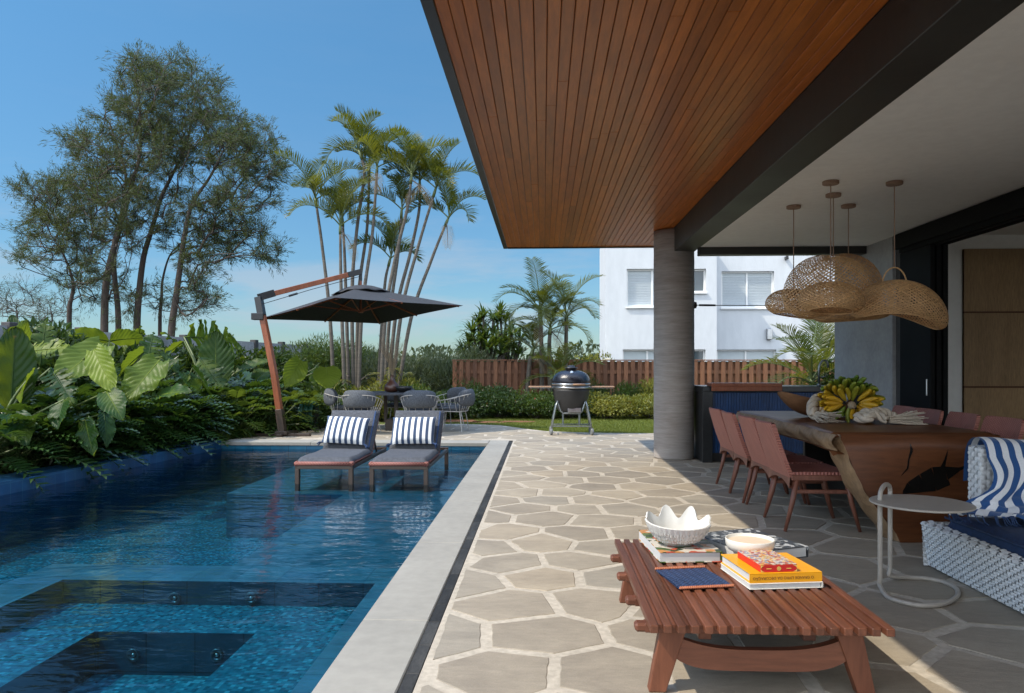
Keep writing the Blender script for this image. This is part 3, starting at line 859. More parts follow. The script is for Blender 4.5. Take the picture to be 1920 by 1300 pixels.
gw = thing('garden_wall', 'pale grey garden wall with dark posts half hidden by the big leaves', 'wall', (-8.2, 12, 0))
pA, pB = Vector((-9.0, 5.0, 0)), Vector((-7.2, 22.0, 0))
dd = (pB - pA).normalized(); ang = math.atan2(dd.y, dd.x)
b = MB()
L = (pB - pA).length; n = 11
for k in range(n):
    c = pA + dd * (L * (k + .5) / n)
    b.rnd().box((c.x, c.y, .94), (L / n - .16, .08, 1.88), (0, 0, ang))
b.build('panel', M['graywall'], gw, world=True)
for k in range(n + 1):
    c = pA + dd * (L * k / n)
    MB().box((c.x, c.y, .97), (.16, .16, 1.94), (0, 0, ang), bev=.008).build('post', M['darkpost'], gw, world=True)
# ================================================================== materials of the furniture
M['teak'] = woodmat('red_hardwood', (.175, .064, .034), (.105, .038, .021), 'y', 4, .42, .34, grain=14, bump=.12)
M['teak_x'] = woodmat('red_hardwood_crosswise', (.17, .062, .033), (.12, .042, .023), 'x', 4, .5, .12, grain=14)
M['teak_z'] = woodmat('red_hardwood_upright', (.19, .068, .034), (.14, .046, .023), 'z', 4, .5, .12, grain=14)
M['umbwood'] = woodmat('orange_hardwood', (.30, .095, .04), (.22, .065, .028), 'z', 4, .4, .1, grain=12)
M['chairwood'] = woodmat('brown_hardwood', (.22, .09, .058), (.16, .062, .04), 'z', 5, .45, .1, grain=12)
M['slabwood'] = woodmat('slab_wood', (.20, .074, .028), (.085, .030, .012), 'x', 2.4, .40, .0, grain=18, coat=.05, bump=.2, spec=.3)
M['liveedge'] = mat('live_edge', (.34, .22, .12), (.17, .10, .05), 7, .55, .6, 20, .02, stretch=(1, 1, .4))
M['resin'] = mat('black_crack', (.006, .005, .004), (.01, .008, .006), 4, .25, fine=0)
M['weave_back'] = wovenmat('terracotta_weave', (.45, .175, .13), (.25, .088, .066), 75, 100, ('Y', 'Z'))
M['weave_seat'] = wovenmat('terracotta_weave_seat', (.40, .15, .115), (.21, .07, .053), 75, 75, ('X', 'Y'))
M['rope_red'] = wovenmat('terracotta_rope', (.34, .13, .10), (.14, .045, .035), 60, 60, ('X', 'Z'))
M['greyfab'] = mat('grey_canvas', (.066, .070, .080), (.052, .056, .066), 5, .85, .35, 260, .002, fine=.25)
M['greycush'] = mat('grey_cushion_cloth', (.085, .093, .106), (.068, .075, .087), 5, .9, .35, 240, .002, fine=.25)
M['brownmetal'] = mat('brown_metal', (.055, .037, .026), (.045, .03, .022), 4, .4, .05)
M['navy'] = mat('navy_canvas', (.012, .035, .095), (.01, .027, .075), 4, .6, .35, 250, .002, fine=.2)
M['navyrope'] = mat('navy_cord', (.02, .05, .13), (.014, .035, .09), 20, .85)
M['stripe'] = stripemat('navy_white_stripe', (.028, .055, .115), (.76, .76, .74), 1.0, .48)
M['throw'] = stripemat('blue_white_throw', (.014, .075, .23), (.76, .77, .78), 1.0, .5)
M['canopy'] = mat('charcoal_canvas', (.030, .031, .035), (.024, .025, .028), 3, .85, .3, 200, .002, fine=.2)
M['wire'] = mat('pale_wire', (.42, .40, .37), (.36, .34, .31), 3, .4, fine=.03)
M['bluepanel'] = mat('navy_panel', (.006, .045, .15), (.005, .036, .12), 2, .4, rnd=.12)
M['blackstone'] = mat('black_granite', (.016, .017, .018), (.03, .031, .032), 30, .28, spec=.5)
M['bowlwood'] = woodmat('carved_bowl_wood', (.27, .135, .062), (.17, .08, .035), 'x', 4, .6, .0, grain=10)
M['rattan'] = mat('rattan_strip', (.66, .385, .175), (.52, .295, .13), 14, .55, .2, rnd=.22)
M['cord'] = mat('tan_cord', (.30, .19, .13), (.26, .165, .11), 30, .7)
M['rope'] = mat('cotton_rope', (.56, .48, .38), (.45, .37, .28), 24, .95, .6, 90, .004, rnd=.12)
M['sofaweave'] = mat('pale_woven_strap', (.74, .75, .74), (.66, .67, .67), 16, .6, .2, rnd=.10)
M['sofacore'] = mat('sofa_core', (.26, .27, .27), (.22, .22, .22), 8, .8)
M['taupe'] = mat('taupe_metal', (.40, .355, .30), (.36, .32, .27), 3, .45, .04, fine=.04)
M['shell'] = mat('white_ceramic', (.66, .65, .61), (.56, .55, .52), 5, .38, .2, 40, .003, fine=.03)
M['cerbowl'] = mat('cream_ceramic', (.70, .68, .62), (.64, .62, .56), 3, .42, fine=.05)
M['wax'] = mat('candle_wax', (.70, .56, .42), (.66, .52, .38), 5, .6, fine=.03)
M['paper'] = mat('page_edges', (.62, .61, .58), (.48, .47, .45), 3, .8, stretch=(.3, .3, 60), fine=.1)
M['yellow'] = mat('orange_yellow_cover', (.80, .36, .008), (.76, .33, .006), 3, .4, fine=.03)
M['darkcover'] = mat('dark_cover', (.02, .021, .024), (.03, .03, .033), 6, .35)
M['spineink'] = mat('dark_ink', (.20, .08, .01), (.18, .07, .01), 5, .6, fine=0)
M['gold'] = mat('gold_print', (.75, .50, .12), (.7, .45, .1), 9, .4)
M['redbox'] = mat('red_box', (.55, .022, .014), (.5, .018, .012), 3, .4, fine=.03)
M['denim'] = wovenmat('navy_woven_mat', (.03, .065, .16), (.008, .02, .06), 90, 90, ('X', 'Y'))
M['terracord'] = mat('terracotta_cord', (.42, .15, .075), (.32, .10, .05), 30, .85)
M['kamado'] = mat('black_ceramic_glaze', (.008, .009, .014), (.013, .013, .02), 8, .24, .5, 60, .008, fine=0)
M['kamado_base'] = mat('dark_grey_ceramic', (.022, .021, .021), (.032, .031, .03), 5, .5, .5, 60, .008)
M['galv'] = mat('galvanised_tube', (.30, .33, .33), (.24, .26, .26), 4, .35, metal=.8)
M['shelfwood'] = woodmat('bleached_shelf_wood', (.40, .24, .14), (.32, .19, .11), 'x', 5, .6, .15, grain=10)
M['rubber'] = mat('grey_rubber', (.20, .21, .21), (.16, .17, .17), 5, .6)
M['hose'] = mat('green_hose', (.012, .085, .06), (.01, .065, .045), 5, .4)
M['vase'] = mat('brown_vase', (.085, .032, .018), (.055, .021, .013), 5, .35, coat=.2)
M['pampas'] = mat('dry_stems', (.34, .26, .17), (.28, .21, .13), 20, .95, rnd=.25)
def bananamat():
    m, nt, b = _new('banana_skin')
    oi = nt.nodes.new('ShaderNodeObjectInfo')
    n = _noise(nt, 22, detail=4)
    r = nt.nodes.new('ShaderNodeValToRGB'); e = r.color_ramp.elements
    e[0].position = 0; e[0].color = (.60, .33, .015, 1); e[1].position = 1; e[1].color = (.10, .20, .02, 1)
    k = e.new(.45); k.color = (.55, .36, .02, 1); k = e.new(.7); k.color = (.24, .27, .025, 1)
    nt.links.new(oi.outputs['Color'], r.inputs['Fac'])
    c = _mixc(nt, .35, r.outputs['Color'], _mixc(nt, 1.0, r.outputs['Color'], _ramp(nt, n.outputs['Fac'], .35, .6, (.3, .22, .15), (1.15, 1.1, 1.05)), 'MULTIPLY'))
    nt.links.new(c, b.inputs['Base Color']); b.inputs['Roughness'].default_value = .5
    return m
M['banana'] = bananamat()
def coverart(name, cols, scale):
    m, nt, b = _new(name)
    tc = nt.nodes.new('ShaderNodeTexCoord')
    v = nt.nodes.new('ShaderNodeTexVoronoi'); v.inputs['Scale'].default_value = scale
    nt.links.new(tc.outputs['Object'], v.inputs['Vector'])
    s = nt.nodes.new('ShaderNodeSeparateColor'); nt.links.new(v.outputs['Color'], s.inputs[0])
    r = nt.nodes.new('ShaderNodeValToRGB'); r.color_ramp.interpolation = 'CONSTANT'
    e = r.color_ramp.elements
    e[0].position = 0; e[0].color = (*cols[0], 1); e[1].position = .9; e[1].color = (*cols[-1], 1)
    for i, c in enumerate(cols[1:-1]): k = e.new(.9 * (i + 1) / (len(cols) - 1)); k.color = (*c, 1)
    nt.links.new(s.outputs[0], r.inputs['Fac']); nt.links.new(r.outputs['Color'], b.inputs['Base Color'])
    b.inputs['Roughness'].default_value = .35
    return m
M['foodcover'] = coverart('garden_photo_cover', [(.05, .09, .02), (.45, .07, .03), (.55, .50, .42), (.10, .14, .03), (.50, .22, .06), (.03, .05, .02), (.42, .36, .30)], 26)
M['bwcover'] = coverart('black_and_white_cover', [(.03, .033, .036), (.04, .042, .045), (.45, .46, .46), (.03, .03, .033), (.18, .19, .19), (.03, .033, .036)], 48)
M['boxart'] = coverart('ornate_box_print', [(.62, .50, .40), (.45, .06, .02), (.22, .24, .33), (.65, .38, .08), (.55, .48, .42), (.30, .10, .05)], 90)

def bm_pillow(b, w, h, t, n=14, stripes=0, p=2.6):
    """cushion lying in the x-z plane, thick along y"""
    for sgn in (-1, 1):
        def fn(u, v):
            x, z = 2 * u - 1, 2 * v - 1
            th = t / 2 * max(0, (1 - abs(x) ** p)) ** .55 * max(0, (1 - abs(z) ** p)) ** .55
            kx = 1 - .07 * (1 - z * z) * 0 - .05 * abs(z) ** 3 * 0
            pin = 1 - .06 * (1 - abs(x) ** 4) * abs(z) ** 6
            pinx = 1 - .05 * (1 - abs(z) ** 4) * abs(x) ** 6
            return Vector((x * w / 2 * pinx, sgn * th, z * h / 2 * pin))
        b.grid(fn if sgn < 0 else (lambda u, v, f=fn: f(1 - u, v)), n * 2, n, (lambda u, v, s=sgn: (u if s < 0 else 1 - u) * stripes) if stripes else None)
    return b
def softbox(b, c, d, r=.03, n=6, puff=.0):
    return b.box(c, d, bev=r)

# ================================================================== sun loungers in the water
def lounger(x, y, label):
    t = thing('sun_lounger', label, 'sun lounger', (x, y, SZ), 0, 'sun loungers standing in the shallow pool')
    W, L, Z0 = .68, 1.86, .255                          # frame top over the shelf
    for sx in (-1, 1):
        for yy, hh in ((.03, Z0), (L - .03, Z0 + .02)):
            MB().box((sx * (W / 2 - .025), yy, hh / 2), (.05, .055, hh), bev=.004).build('leg', M['brownmetal'], t)
    b = MB()
    b.box((0, .03, Z0 + .021), (W, .055, .042), bev=.004); b.box((0, L - .03, Z0 + .041), (W, .055, .042), bev=.004)
    for sx in (-1, 1): b.box((sx * (W / 2 - .022), L / 2, Z0 + .021), (.044, L - .10, .042), bev=.004)
    b.build('frame', M['brownmetal'], t)
    z = Z0 + .062
    b = MB(); b.box((0, .53, z), (W - .02, 1.02, .036), bev=.016); b.build('woven_seat', M['rope_red'], t, smooth=True)
    b = MB()
    b.tube([(-W / 2 + .02, .02, z + .0), (W / 2 - .02, .02, z + .0)], .026, 10)
    for s in (-1, 1): b.tube([(s * (W / 2 - .02), .0, z), (s * (W / 2 - .02), .07, z)], .03, 10)
    b.build('woven_edge', M['rope_red'], t, smooth=True)
    def seat(u, v):
        x_, y_ = (u - .5) * (W - .03), .02 + v * 1.0
        e = min(min(u, 1 - u) * 22, min(v, 1 - v) * 30, 1)
        return Vector((x_, y_, z + .02 + .048 * e ** .4 + .004 * math.sin(y_ * 9 + x_ * 4)))
    MB().grid(seat, 24, 24).build('seat_cushion', M['greyfab'], t, smooth=True)
    a = R(48)
    yb, zb = 1.04, z + .01
    def bk(s, off): return (yb + s * math.cos(a) - off * math.sin(a), zb + s * math.sin(a) + off * math.cos(a))
    m_ = Matrix.Rotation(a, 3, 'X')
    c = bk(.33, .0); b = MB().box((0, c[0], c[1]), (W - .02, .68, .03), m_, bev=.008); bo = b.build('backrest', M['rope_red'], t)
    b = MB()
    for s in (-1, 1):
        p0, p1 = bk(.02, -.022), bk(.60, -.022); b.beam((s * .25, p0[0], p0[1]), (s * .25, p1[0], p1[1]), .03, .03)
        p2 = bk(.42, -.03); b.beam((s * .25, p2[0], p2[1]), (s * .25, 1.62, Z0 + .02), .022, .022)
    b.build('back_support', M['brownmetal'], t)
    def back(u, v):
        e = min(min(u, 1 - u) * 14, min(v, 1 - v) * 14, 1)
        q = bk(.01 + v * .68, .016 + .055 * e ** .5 + .003 * math.sin(v * 12))
        return Vector(((u - .5) * (W - .02), q[0], q[1]))
    MB().grid(back, 24, 16).build('back_cushion', M['greyfab'], t, smooth=True)
    b = MB()
    for s in (-1, 1):
        p0, p1 = bk(.03, .075), bk(.62, .075); 
    p0, p1 = bk(.03, .07), bk(.63, .07)
    b.beam((W / 2 - .055, p0[0], p0[1]), (W / 2 - .055, p1[0], p1[1]), .018, .006, up=(0, -math.sin(a), math.cos(a)))
    b.build('cushion_tie', M['navyrope'], t)
    return t, bk
pl = []
for (x, lab) in ((-2.54, 'grey cushioned sun lounger standing in the pool, the one farther from the terrace'), (-1.665, 'grey cushioned sun lounger standing in the pool, the one beside the stone coping')):
    t, bk = lounger(x, 8.43, lab); pl.append((x, bk))
for (x, bk), lab, dx, ro in zip(pl, ('navy and white striped cushion on the lounger farther from the terrace', 'navy and white striped cushion on the lounger beside the stone coping'), (-.03, -.02), (R(3), R(-1))):
    q = bk(.245, .155)
    t = thing('striped_cushion', lab, 'cushion', (x + dx, 8.43 + q[0], SZ + q[1]), 0, 'striped cushions on the loungers')
    t.rotation_euler = (R(-37), ro, 0)
    b = MB(); bm_pillow(b, .58, .42, .19, 14, 7.5); b.build('cover', M['stripe'], t, smooth=True)
    b = MB()
    for sx in (-1, 1):
        for k in range(9):
            a_ = random.uniform(-.9, .9); p = Vector((sx * .275, random.uniform(-.01, .01), -.20)); d = Vector((sx * random.uniform(.2, 1), a_ * .6, -random.uniform(.0, .5))).normalized()
            b.tube([p, p + d * .035, p + d * .06 + Vector((0, 0, -.02))], [.006, .006, .004], 5)
    b.build('tassel', M['navyrope'], t)

# ================================================================== cantilever umbrella
UC = Vector((-3.58, 14.336, 2.31)); UA, UPH = 1.42, .815
ut = thing('parasol', 'charcoal cantilever parasol on a leaning wooden post beside the pool', 'parasol', (-4.65, 12.98, 0))
def umb(lx, ly, dz=0.0):
    x = lx * math.cos(UPH) - ly * math.sin(UPH); y = lx * math.sin(UPH) + ly * math.cos(UPH)
    return Vector((UC.x + x, UC.y + y, UC.z + .066 * x - .049 * y + dz))
RISE = .50
def canopy_pt(u, v):
    a = 2 * PI * u; c, s_ = math.cos(a), math.sin(a); k = 1 / max(abs(c), abs(s_))
    r = .24 + (1 - .24) * v
    edge = 1 - .035 * v ** 3 * (math.sin(2 * a) ** 2 < .97) * (1 - abs(math.sin(2 * a)) ** 6)
    lx, ly = c * k * r * UA * edge, s_ * k * r * UA * edge
    dz = RISE * (1 - r) ** 1.0 * 1.0 - .03 * math.sin(PI * v) * (1 - abs(math.sin(2 * a)) ** 4)
    return umb(lx, ly, dz)
b = MB(); b.grid(canopy_pt, 64, 14, close_u=True)
co = b.build('canopy', M['canopy'], ut, world=True, solid=.006)
b = MB()
def vent_pt(u, v):
    a = 2 * PI * u; c, s_ = math.cos(a), math.sin(a); k = 1 / max(abs(c), abs(s_))
    k = .5 * k + .5
    r = .345 * v
    return umb(c * k * r * UA, s_ * k * r * UA, RISE * (1 - .24) + .15 * (1 - v ** 2.2) - .012 + .012 * math.sin(9 * a) * v)
b.__init__(); b.grid(vent_pt, 48, 8, close_u=True); b.build('vent', M['canopy'], co, world=True, solid=.006, smooth=True)
hub = umb(0, 0, .02)
b = MB(); b.tube([hub + Vector((0, 0, -.02)), umb(0, 0, RISE + .28)], .024, 10); b.tube([hub + Vector((0, 0, -.03)), hub + Vector((0, 0, .05))], .05, 12); b.build('hub', M['umbwood'], ut, world=True)
for k in range(8):
    a = PI / 4 * k; c, s_ = math.cos(a), math.sin(a); q = 1 / max(abs(c), abs(s_))
    tip = umb(c * q * UA * .965, s_ * q * UA * .965, -.012); top = umb(c * .07, s_ * .07, RISE - .10)
    rb = MB().beam(top, tip, .022, .03).build('rib', M['umbwood'], ut, world=True)
    mid = top.lerp(tip, .47) - Vector((0, 0, .02)); MB().beam(hub + Vector((c * .03, s_ * .03, .0)), mid, .016, .022).build('strut', M['umbwood'], rb, world=True)
PB = Vector((-4.65, 12.98, .03)); 
ptop = at(484, 566, 13.1)
path = [PB, at(524, 770, 13.0), at(514, 700, 13.02), at(500, 630, 13.06), at(492, 592, 13.08)]
b = MB()
for p, q in zip(path[1:], path[2:]): b.beam(p - (q - p) * .03, q, .10, .13, up=(0, 1, 0), bev=.008)
b.build('post', M['umbwood'], ut, world=True)
b = MB(); b.beam(PB, path[1] + Vector((0, 0, .02)), .12, .15, up=(0, 1, 0), bev=.006); b.box(PB + Vector((0, 0, .03)), (.22, .22, .06), bev=.006); b.build('post_foot', M['brownmetal'], ut, world=True)
b = MB(); pt = at(485, 558, 13.12); b.beam(path[-1] - Vector((0, 0, .06)), pt, .115, .15, up=(0, 1, 0), bev=.005); b.box(path[-1] - Vector((.06, .02, .02)), (.22, .16, .12), bev=.006)
armv = umb(0, 0, RISE + .30)
b.beam(pt, pt.lerp(armv, .14) + Vector((0, 0, .01)), .10, .13, bev=.005); b.build('bracket', M['black'], ut, world=True); b = MB(); b.beam(pt.lerp(armv, .86), armv + Vector((0, 0, .0)), .09, .11, bev=.005)
b.tube([armv, umb(0, 0, RISE + .12)], .03, 10)
b.build('bracket', M['black'], ut, world=True)
MB().beam(pt.lerp(armv, .1), pt.lerp(armv, .9), .075, .095, bev=.006).build('arm', M['umbwood'], ut, world=True)
b = MB(); b.tube([pt - Vector((0, 0, .14)), pt.lerp(armv, .5) - Vector((0, 0, .10)), armv - Vector((0, 0, .09))], .006, 5); b.tube([pt.lerp(armv, .28) - Vector((0, 0, .115)), pt.lerp(armv, .36) - Vector((0, 0, .108))], .02, 8); b.build('pull_cord', M['black'], ut, world=True)
b = MB(); b.box((PB.x, PB.y, .025), (1.0, .10, .05), bev=.005); b.box((PB.x, PB.y + .25, .025), (.10, .9, .05), bev=.005); b.build('base', M['brownmetal'], ut, world=True)

# ================================================================== outdoor table and wire chairs
ot = thing('garden_table', 'dark round garden table among the wire chairs under the parasol', 'table', (-2.95, 14.4, 0))
MB().lathe([(.72, .70), (.75, .705), (.75, .735), (.74, .74)], n=48).build('table_top', M['greyfab'], ot, smooth=False)
b = MB(); b.box((.06, 0, .42), (.075, .075, .56), bev=.004); b.box((-.16, .05, .42), (.06, .06, .56), bev=.004); b.build('pedestal', M['brownmetal'], ot)
MB().box((.05, 0, .11), (.34, .34, .22), bev=.008).build('table_base', M['brownmetal'], ot)
def wire_chair():
    t = thing('wire_armchair', 'x', 'chair', (0, 0, 0), 0, 'wire armchairs round the garden table')
    base = [(-.23, .24, .40), (-.25, -.14, .39), (-.17, -.24, .39), (.17, -.24, .39), (.25, -.14, .39), (.23, .24, .40)]
    rim = [(-.31, .27, .58), (-.35, -.12, .66), (-.22, -.36, .72), (.22, -.36, .72), (.35, -.12, .66), (.31, .27, .58)]
    def smooth(pts, n):
        out = []
        for i in range(len(pts) - 1):
            p0 = Vector(pts[max(0, i - 1)]); p1 = Vector(pts[i]); p2 = Vector(pts[i + 1]); p3 = Vector(pts[min(len(pts) - 1, i + 2)])
            for k in range(n):
                s = k / n
                out.append(.5 * ((2 * p1) + (p2 - p0) * s + (2 * p0 - 5 * p1 + 4 * p2 - p3) * s * s + (3 * p1 - p0 - 3 * p2 + p3) * s ** 3))
        out.append(Vector(pts[-1])); return out
    bs, rm = smooth(base, 6), smooth(rim, 6)
    b = MB(); b.tube(rm, .0075, 6); b.tube(bs + [bs[0]], .0075, 6)
    for i in range(0, len(rm), 2):
        if 12 <= i <= 18 or True: b.tube([bs[i], rm[i]], .005, 5)
    for k in range(5):
        x = -.18 + .09 * k; b.tube([(x, .24, .395), (x, -.24, .388)], .004, 4)
    b.build('wire_frame', M['wire'], t)
    for sx in (-1, 1):
        for yy in (.2, -.18):
            MB().tube([(sx * .19, yy, .395), (sx * .25, yy * 1.35, 0)], [.011, .008], 7).build('leg', M['wire'], t)
    b = MB(); b.box((0, .01, .445), (.46, .46, .085), bev=.035); b.build('seat_cushion', M['greycush'], t, smooth=True, subsurf=1)
    def roll(u, v):
        a = 2 * PI * v
        x = (u - .5) * .64; e = (1 - abs(2 * u - 1) ** 5) ** .4 if 0 < u < 1 else 0.0
        y0 = -.345 + .16 * (2 * u - 1) ** 2
        return Vector((x, y0 + math.cos(a) * .075 * e, .64 + math.sin(a) * .165 * e + .015 * (1 - (2 * u - 1) ** 2)))
    MB().grid(roll, 24, 18).build('back_cushion', M['greycush'], t, smooth=True)
    return t
wc = wire_chair()
spots = [((-3.34, 13.55), R(-6), 'grey wire armchair with its back to the loungers, nearer the parasol post'), ((-2.28, 13.55), R(8), 'grey wire armchair with its back to the loungers, nearer the grill'),
         ((-3.86, 14.25), R(-78), 'grey wire armchair on the side of the parasol post, turned sideways'), ((-1.72, 14.1), R(80), 'grey wire armchair on the side of the grill, turned sideways and nearest the lawn'),
         ((-1.95, 15.0), R(130), 'grey wire armchair on the far side towards the grill, partly behind another'), ((-3.0, 15.25), R(182), 'grey wire armchair on the far side of the garden table facing the pool')]
for i, ((x, y), a, lab) in enumerate(spots):
    if i == 0: wc.location = (x, y, 0); wc.rotation_euler = (0, 0, a); wc['label'] = lab
    else: dup(wc, (x, y, 0), a, lab)
p = at(733, 722, 14.2)
v = thing('vase', 'brown onion shaped vase holding dry stems on the garden table', 'vase', (p.x, 14.3, .74))
MB().lathe([(.08, 0), (.135, .03), (.155, .08), (.13, .15), (.07, .21), (.035, .27), (.028, .33), (.032, .34), (.02, .34), (.02, .2)], n=28).build('body', M['vase'], v, smooth=True)
b = MB()
for k in range(46):
    a = random.uniform(0, 2 * PI); s = random.uniform(.08, .34); h = random.uniform(.45, .85)
    p1 = Vector((0, 0, .3)); p2 = Vector((s * .3 * math.cos(a), s * .2 * math.sin(a), .3 + h * .5)); p3 = Vector((s * math.cos(a), s * .6 * math.sin(a), .3 + h))
    b.rnd().tube([p1, p2, p3], [.002, .003, .0015], 4)
    for q in range(7):
        z = p2.lerp(p3, .35 + .65 * q / 7); d = Vector((random.uniform(-1, 1), random.uniform(-1, 1), .9)).normalized() * .06
        b.tube([z, z + d], [.0025, .001], 3)
tag(b.build('dried_grass', M['pampas'], None, loc=(p.x, 14.3, .74)), 'bundle of dry grey brown stems standing in the onion shaped vase', 'dried stems')
p = at(757, 727, 14.25)
bw = MB().lathe([(.05, 0), (.09, .005), (.15, .06), (.17, .12), (.165, .12), (.14, .06), (.07, .02), (0, .018)], n=28).build('dark_bowl', M['black'], None, loc=(p.x, 14.25, .741), smooth=True)
tag(bw, 'dark round bowl beside the vase on the garden table', 'bowl')
p = atz(612, 797, 0)
hr = thing('hose_reel', 'coiled green garden hose on a reel at the edge of the bed', 'hose', (p.x, 14.3, 0))
b = MB()
for k in range(9):
    rr = .20 + .018 * (k % 3); x = -.13 + .033 * k
    b.tube([(x, rr * math.cos(2 * PI * q / 22), .32 + rr * math.sin(2 * PI * q / 22)) for q in range(22)], .016, 7, close=True)
b.build('hose', M['hose'], hr, smooth=True)
b = MB()
for s in (-1, 1): b.tube([(s * .17, -.2, 0), (s * .17, 0, .34), (s * .17, .2, 0)], .014, 6); b.lathe([(.13, 0), (.13, .012), (0, .014)], (s * .16, 0, .32), 20, axis=(1, 0, 0))
b.tube([(-.17, 0, .32), (.17, 0, .32)], .03, 8); b.build('stand', M['black'], hr)

# ================================================================== kamado grill
GX, GY = .52, 13.62
gr = thing('kamado_grill', 'black egg shaped ceramic grill on a wheeled metal cart beside the lawn', 'grill', (GX, GY, 0))
dome = [(.345, .935), (.35, .96), (.347, 1.0), (.325, 1.06), (.285, 1.11), (.23, 1.145), (.17, 1.165), (.09, 1.175)]
MB().lathe(dome, n=40).build('dome', M['kamado'], gr, smooth=True)
b = MB(); b.lathe([(.09, 1.165), (.10, 1.18), (.095, 1.205), (.12, 1.21), (.12, 1.225), (.07, 1.235), (.06, 1.262), (.03, 1.268), (0, 1.268)], n=24); b.build('chimney_cap', M['black'], gr, smooth=True)
MB().lathe([(.0, 0), (.03, .0), (.032, .02), (.022, .03), (0, .03)], (.0, -.24, 1.13), 16, axis=(0, -.75, .6)).build('thermometer', M['steel'], gr)
base = [(.0, .40), (.17, .40), (.215, .41), (.25, .46), (.29, .58), (.33, .72), (.342, .80), (.345, .83)]
MB().lathe(base, n=40).build('body', M['kamado_base'], gr, smooth=True)
MB().lathe([(.338, .83), (.338, .94)], n=40).build('gasket', M['black'], gr, smooth=True)
for z in (.845, .905): MB().lathe([(.349, z), (.355, z + .006), (.355, z + .028), (.349, z + .034)], n=40).build('band', M['steel'], gr, smooth=True)
b = MB(); b.tube([(.02, -.405, .92), (.10, -.405, .92), (.24, -.38, .92)], .018, 10); b.build('handle', M['shelfwood'], gr, smooth=True)
b = MB(); b.box((.05, -.256, .455), (.24, .02, .085), (R(-24), 0, 0), bev=.004); b.build('draft_door', M['steel'], gr)
for s in (-1, 1):
    so = MB()
    for k in range(3): so.rnd().box((s * (.36 + .215), -.12 + .11 * k, .872), (.42, .10, .02), bev=.004)
    so = so.build('side_shelf', M['shelfwood'], gr)
    b = MB()
    for yy in (-.12, .1): b.beam((s * .34, yy, .855), (s * .76, yy, .855), .02, .012)
    b.build('bracket', M['galv'], so)
for sx in (-1, 1):
    for sy in (-1, 1):
        pts = [(sx * .25, sy * .20, .62), (sx * .285, sy * .22, .52), (sx * .33, sy * .225, .30), (sx * .365, sy * .225, .09)]
        MB().tube(pts, .017, 8).build('leg', M['galv'], gr, smooth=True)
        w = MB(); w.lathe([(.0, -.022), (.052, -.022), (.06, -.012), (.06, .012), (.052, .022), (0, .022)], (sx * .37, sy * .225, .06), 20, axis=(1, .25, 0)); w.box((sx * .37, sy * .225, .10), (.05, .03, .05))
        w.build('wheel', M['rubber'], gr)
b = MB()
b.tube([(-.25, -.2, .60), (-.19, -.22, .43), (-.15, -.22, .395), (.15, -.22, .395), (.19, -.22, .43), (.25, -.2, .60)], .015, 8)
for s in (-1, 1):
    b.tube([(-.355, s * .225, .16), (.355, s * .225, .16)], .012, 7)
    for x in (-.15, .15): b.tube([(x, s * .16, .40), (x, s * .16, .16)], .013, 7)
    b.tube([(s * .355, -.225, .16), (s * .355, .225, .16)], .012, 7)
b.build('cart_frame', M['galv'], gr)

# ================================================================== counter
ct = thing('bar_counter', 'black counter with navy slatted front between the round column and the concrete wall', 'counter', (3.1, 9.65, 0))
b = MB(); b.box((3.10, 9.97, .955), (2.06, .66, .07), bev=.004); b.box((2.135, 9.97, .46), (.13, .655, .92), bev=.004); b.box((3.10, 10.28, .46), (1.8, .03, .92)); b.build('stone_frame', M['blackstone'], ct, world=True)
b = MB(); x = 2.205
while x < 3.56: b.rnd().box((x + .017, 9.70, .515), (.031, .03, .79), bev=.003); x += .035
b.build('slatted_front', M['bluepanel'], ct, world=True)
MB().box((2.89, 9.735, .5), (1.38, .03, .82)).build('backing', M['black'], ct, world=True)
MB().box((3.60, 9.72, .46), (.03, .08, .92), bev=.003).build('end_strip', M['steel'], ct, world=True)
b = MB(); b.box((3.88, 9.9, .46), (.5, .4, .9)); b.box((2.89, 9.76, .06), (1.38, .06, .12)); b.build('plinth_and_void', M['black'], ct, world=True)  # the counter's dark void is a solid black block; the low box is the base
wb = MB(); wb.rnd().box((2.615, 9.70, 1.012), (.89, .30, .042), bev=.004); wb.rnd().box((2.615, 9.575, .962), (.89, .05, .058), bev=.003)
tag(wb.build('serving_board', M['umbwood'], None, world=True, loc=(2.615, 9.7, .99)), 'orange wooden serving board hooked over the counter edge', 'board')
wb2 = None
tp = thing('tap', 'dark steel bar tap standing on the counter in front of the palm', 'tap', (3.63, 9.85, .99))
b = MB(); b.tube([(0, 0, 0), (.0, 0, .25), (.02, 0, .30), (.05, 0, .335), (.09, 0, .335), (.115, 0, .30), (.115, 0, .24)], .014, 10); b.lathe([(.026, 0), (.026, .02), (.015, .03)], n=16); b.build('spout', M['galv'], tp, smooth=True)
MB().tube([(0, 0, .10), (.09, 0, .13)], .008, 8).build('lever', M['galv'], tp)

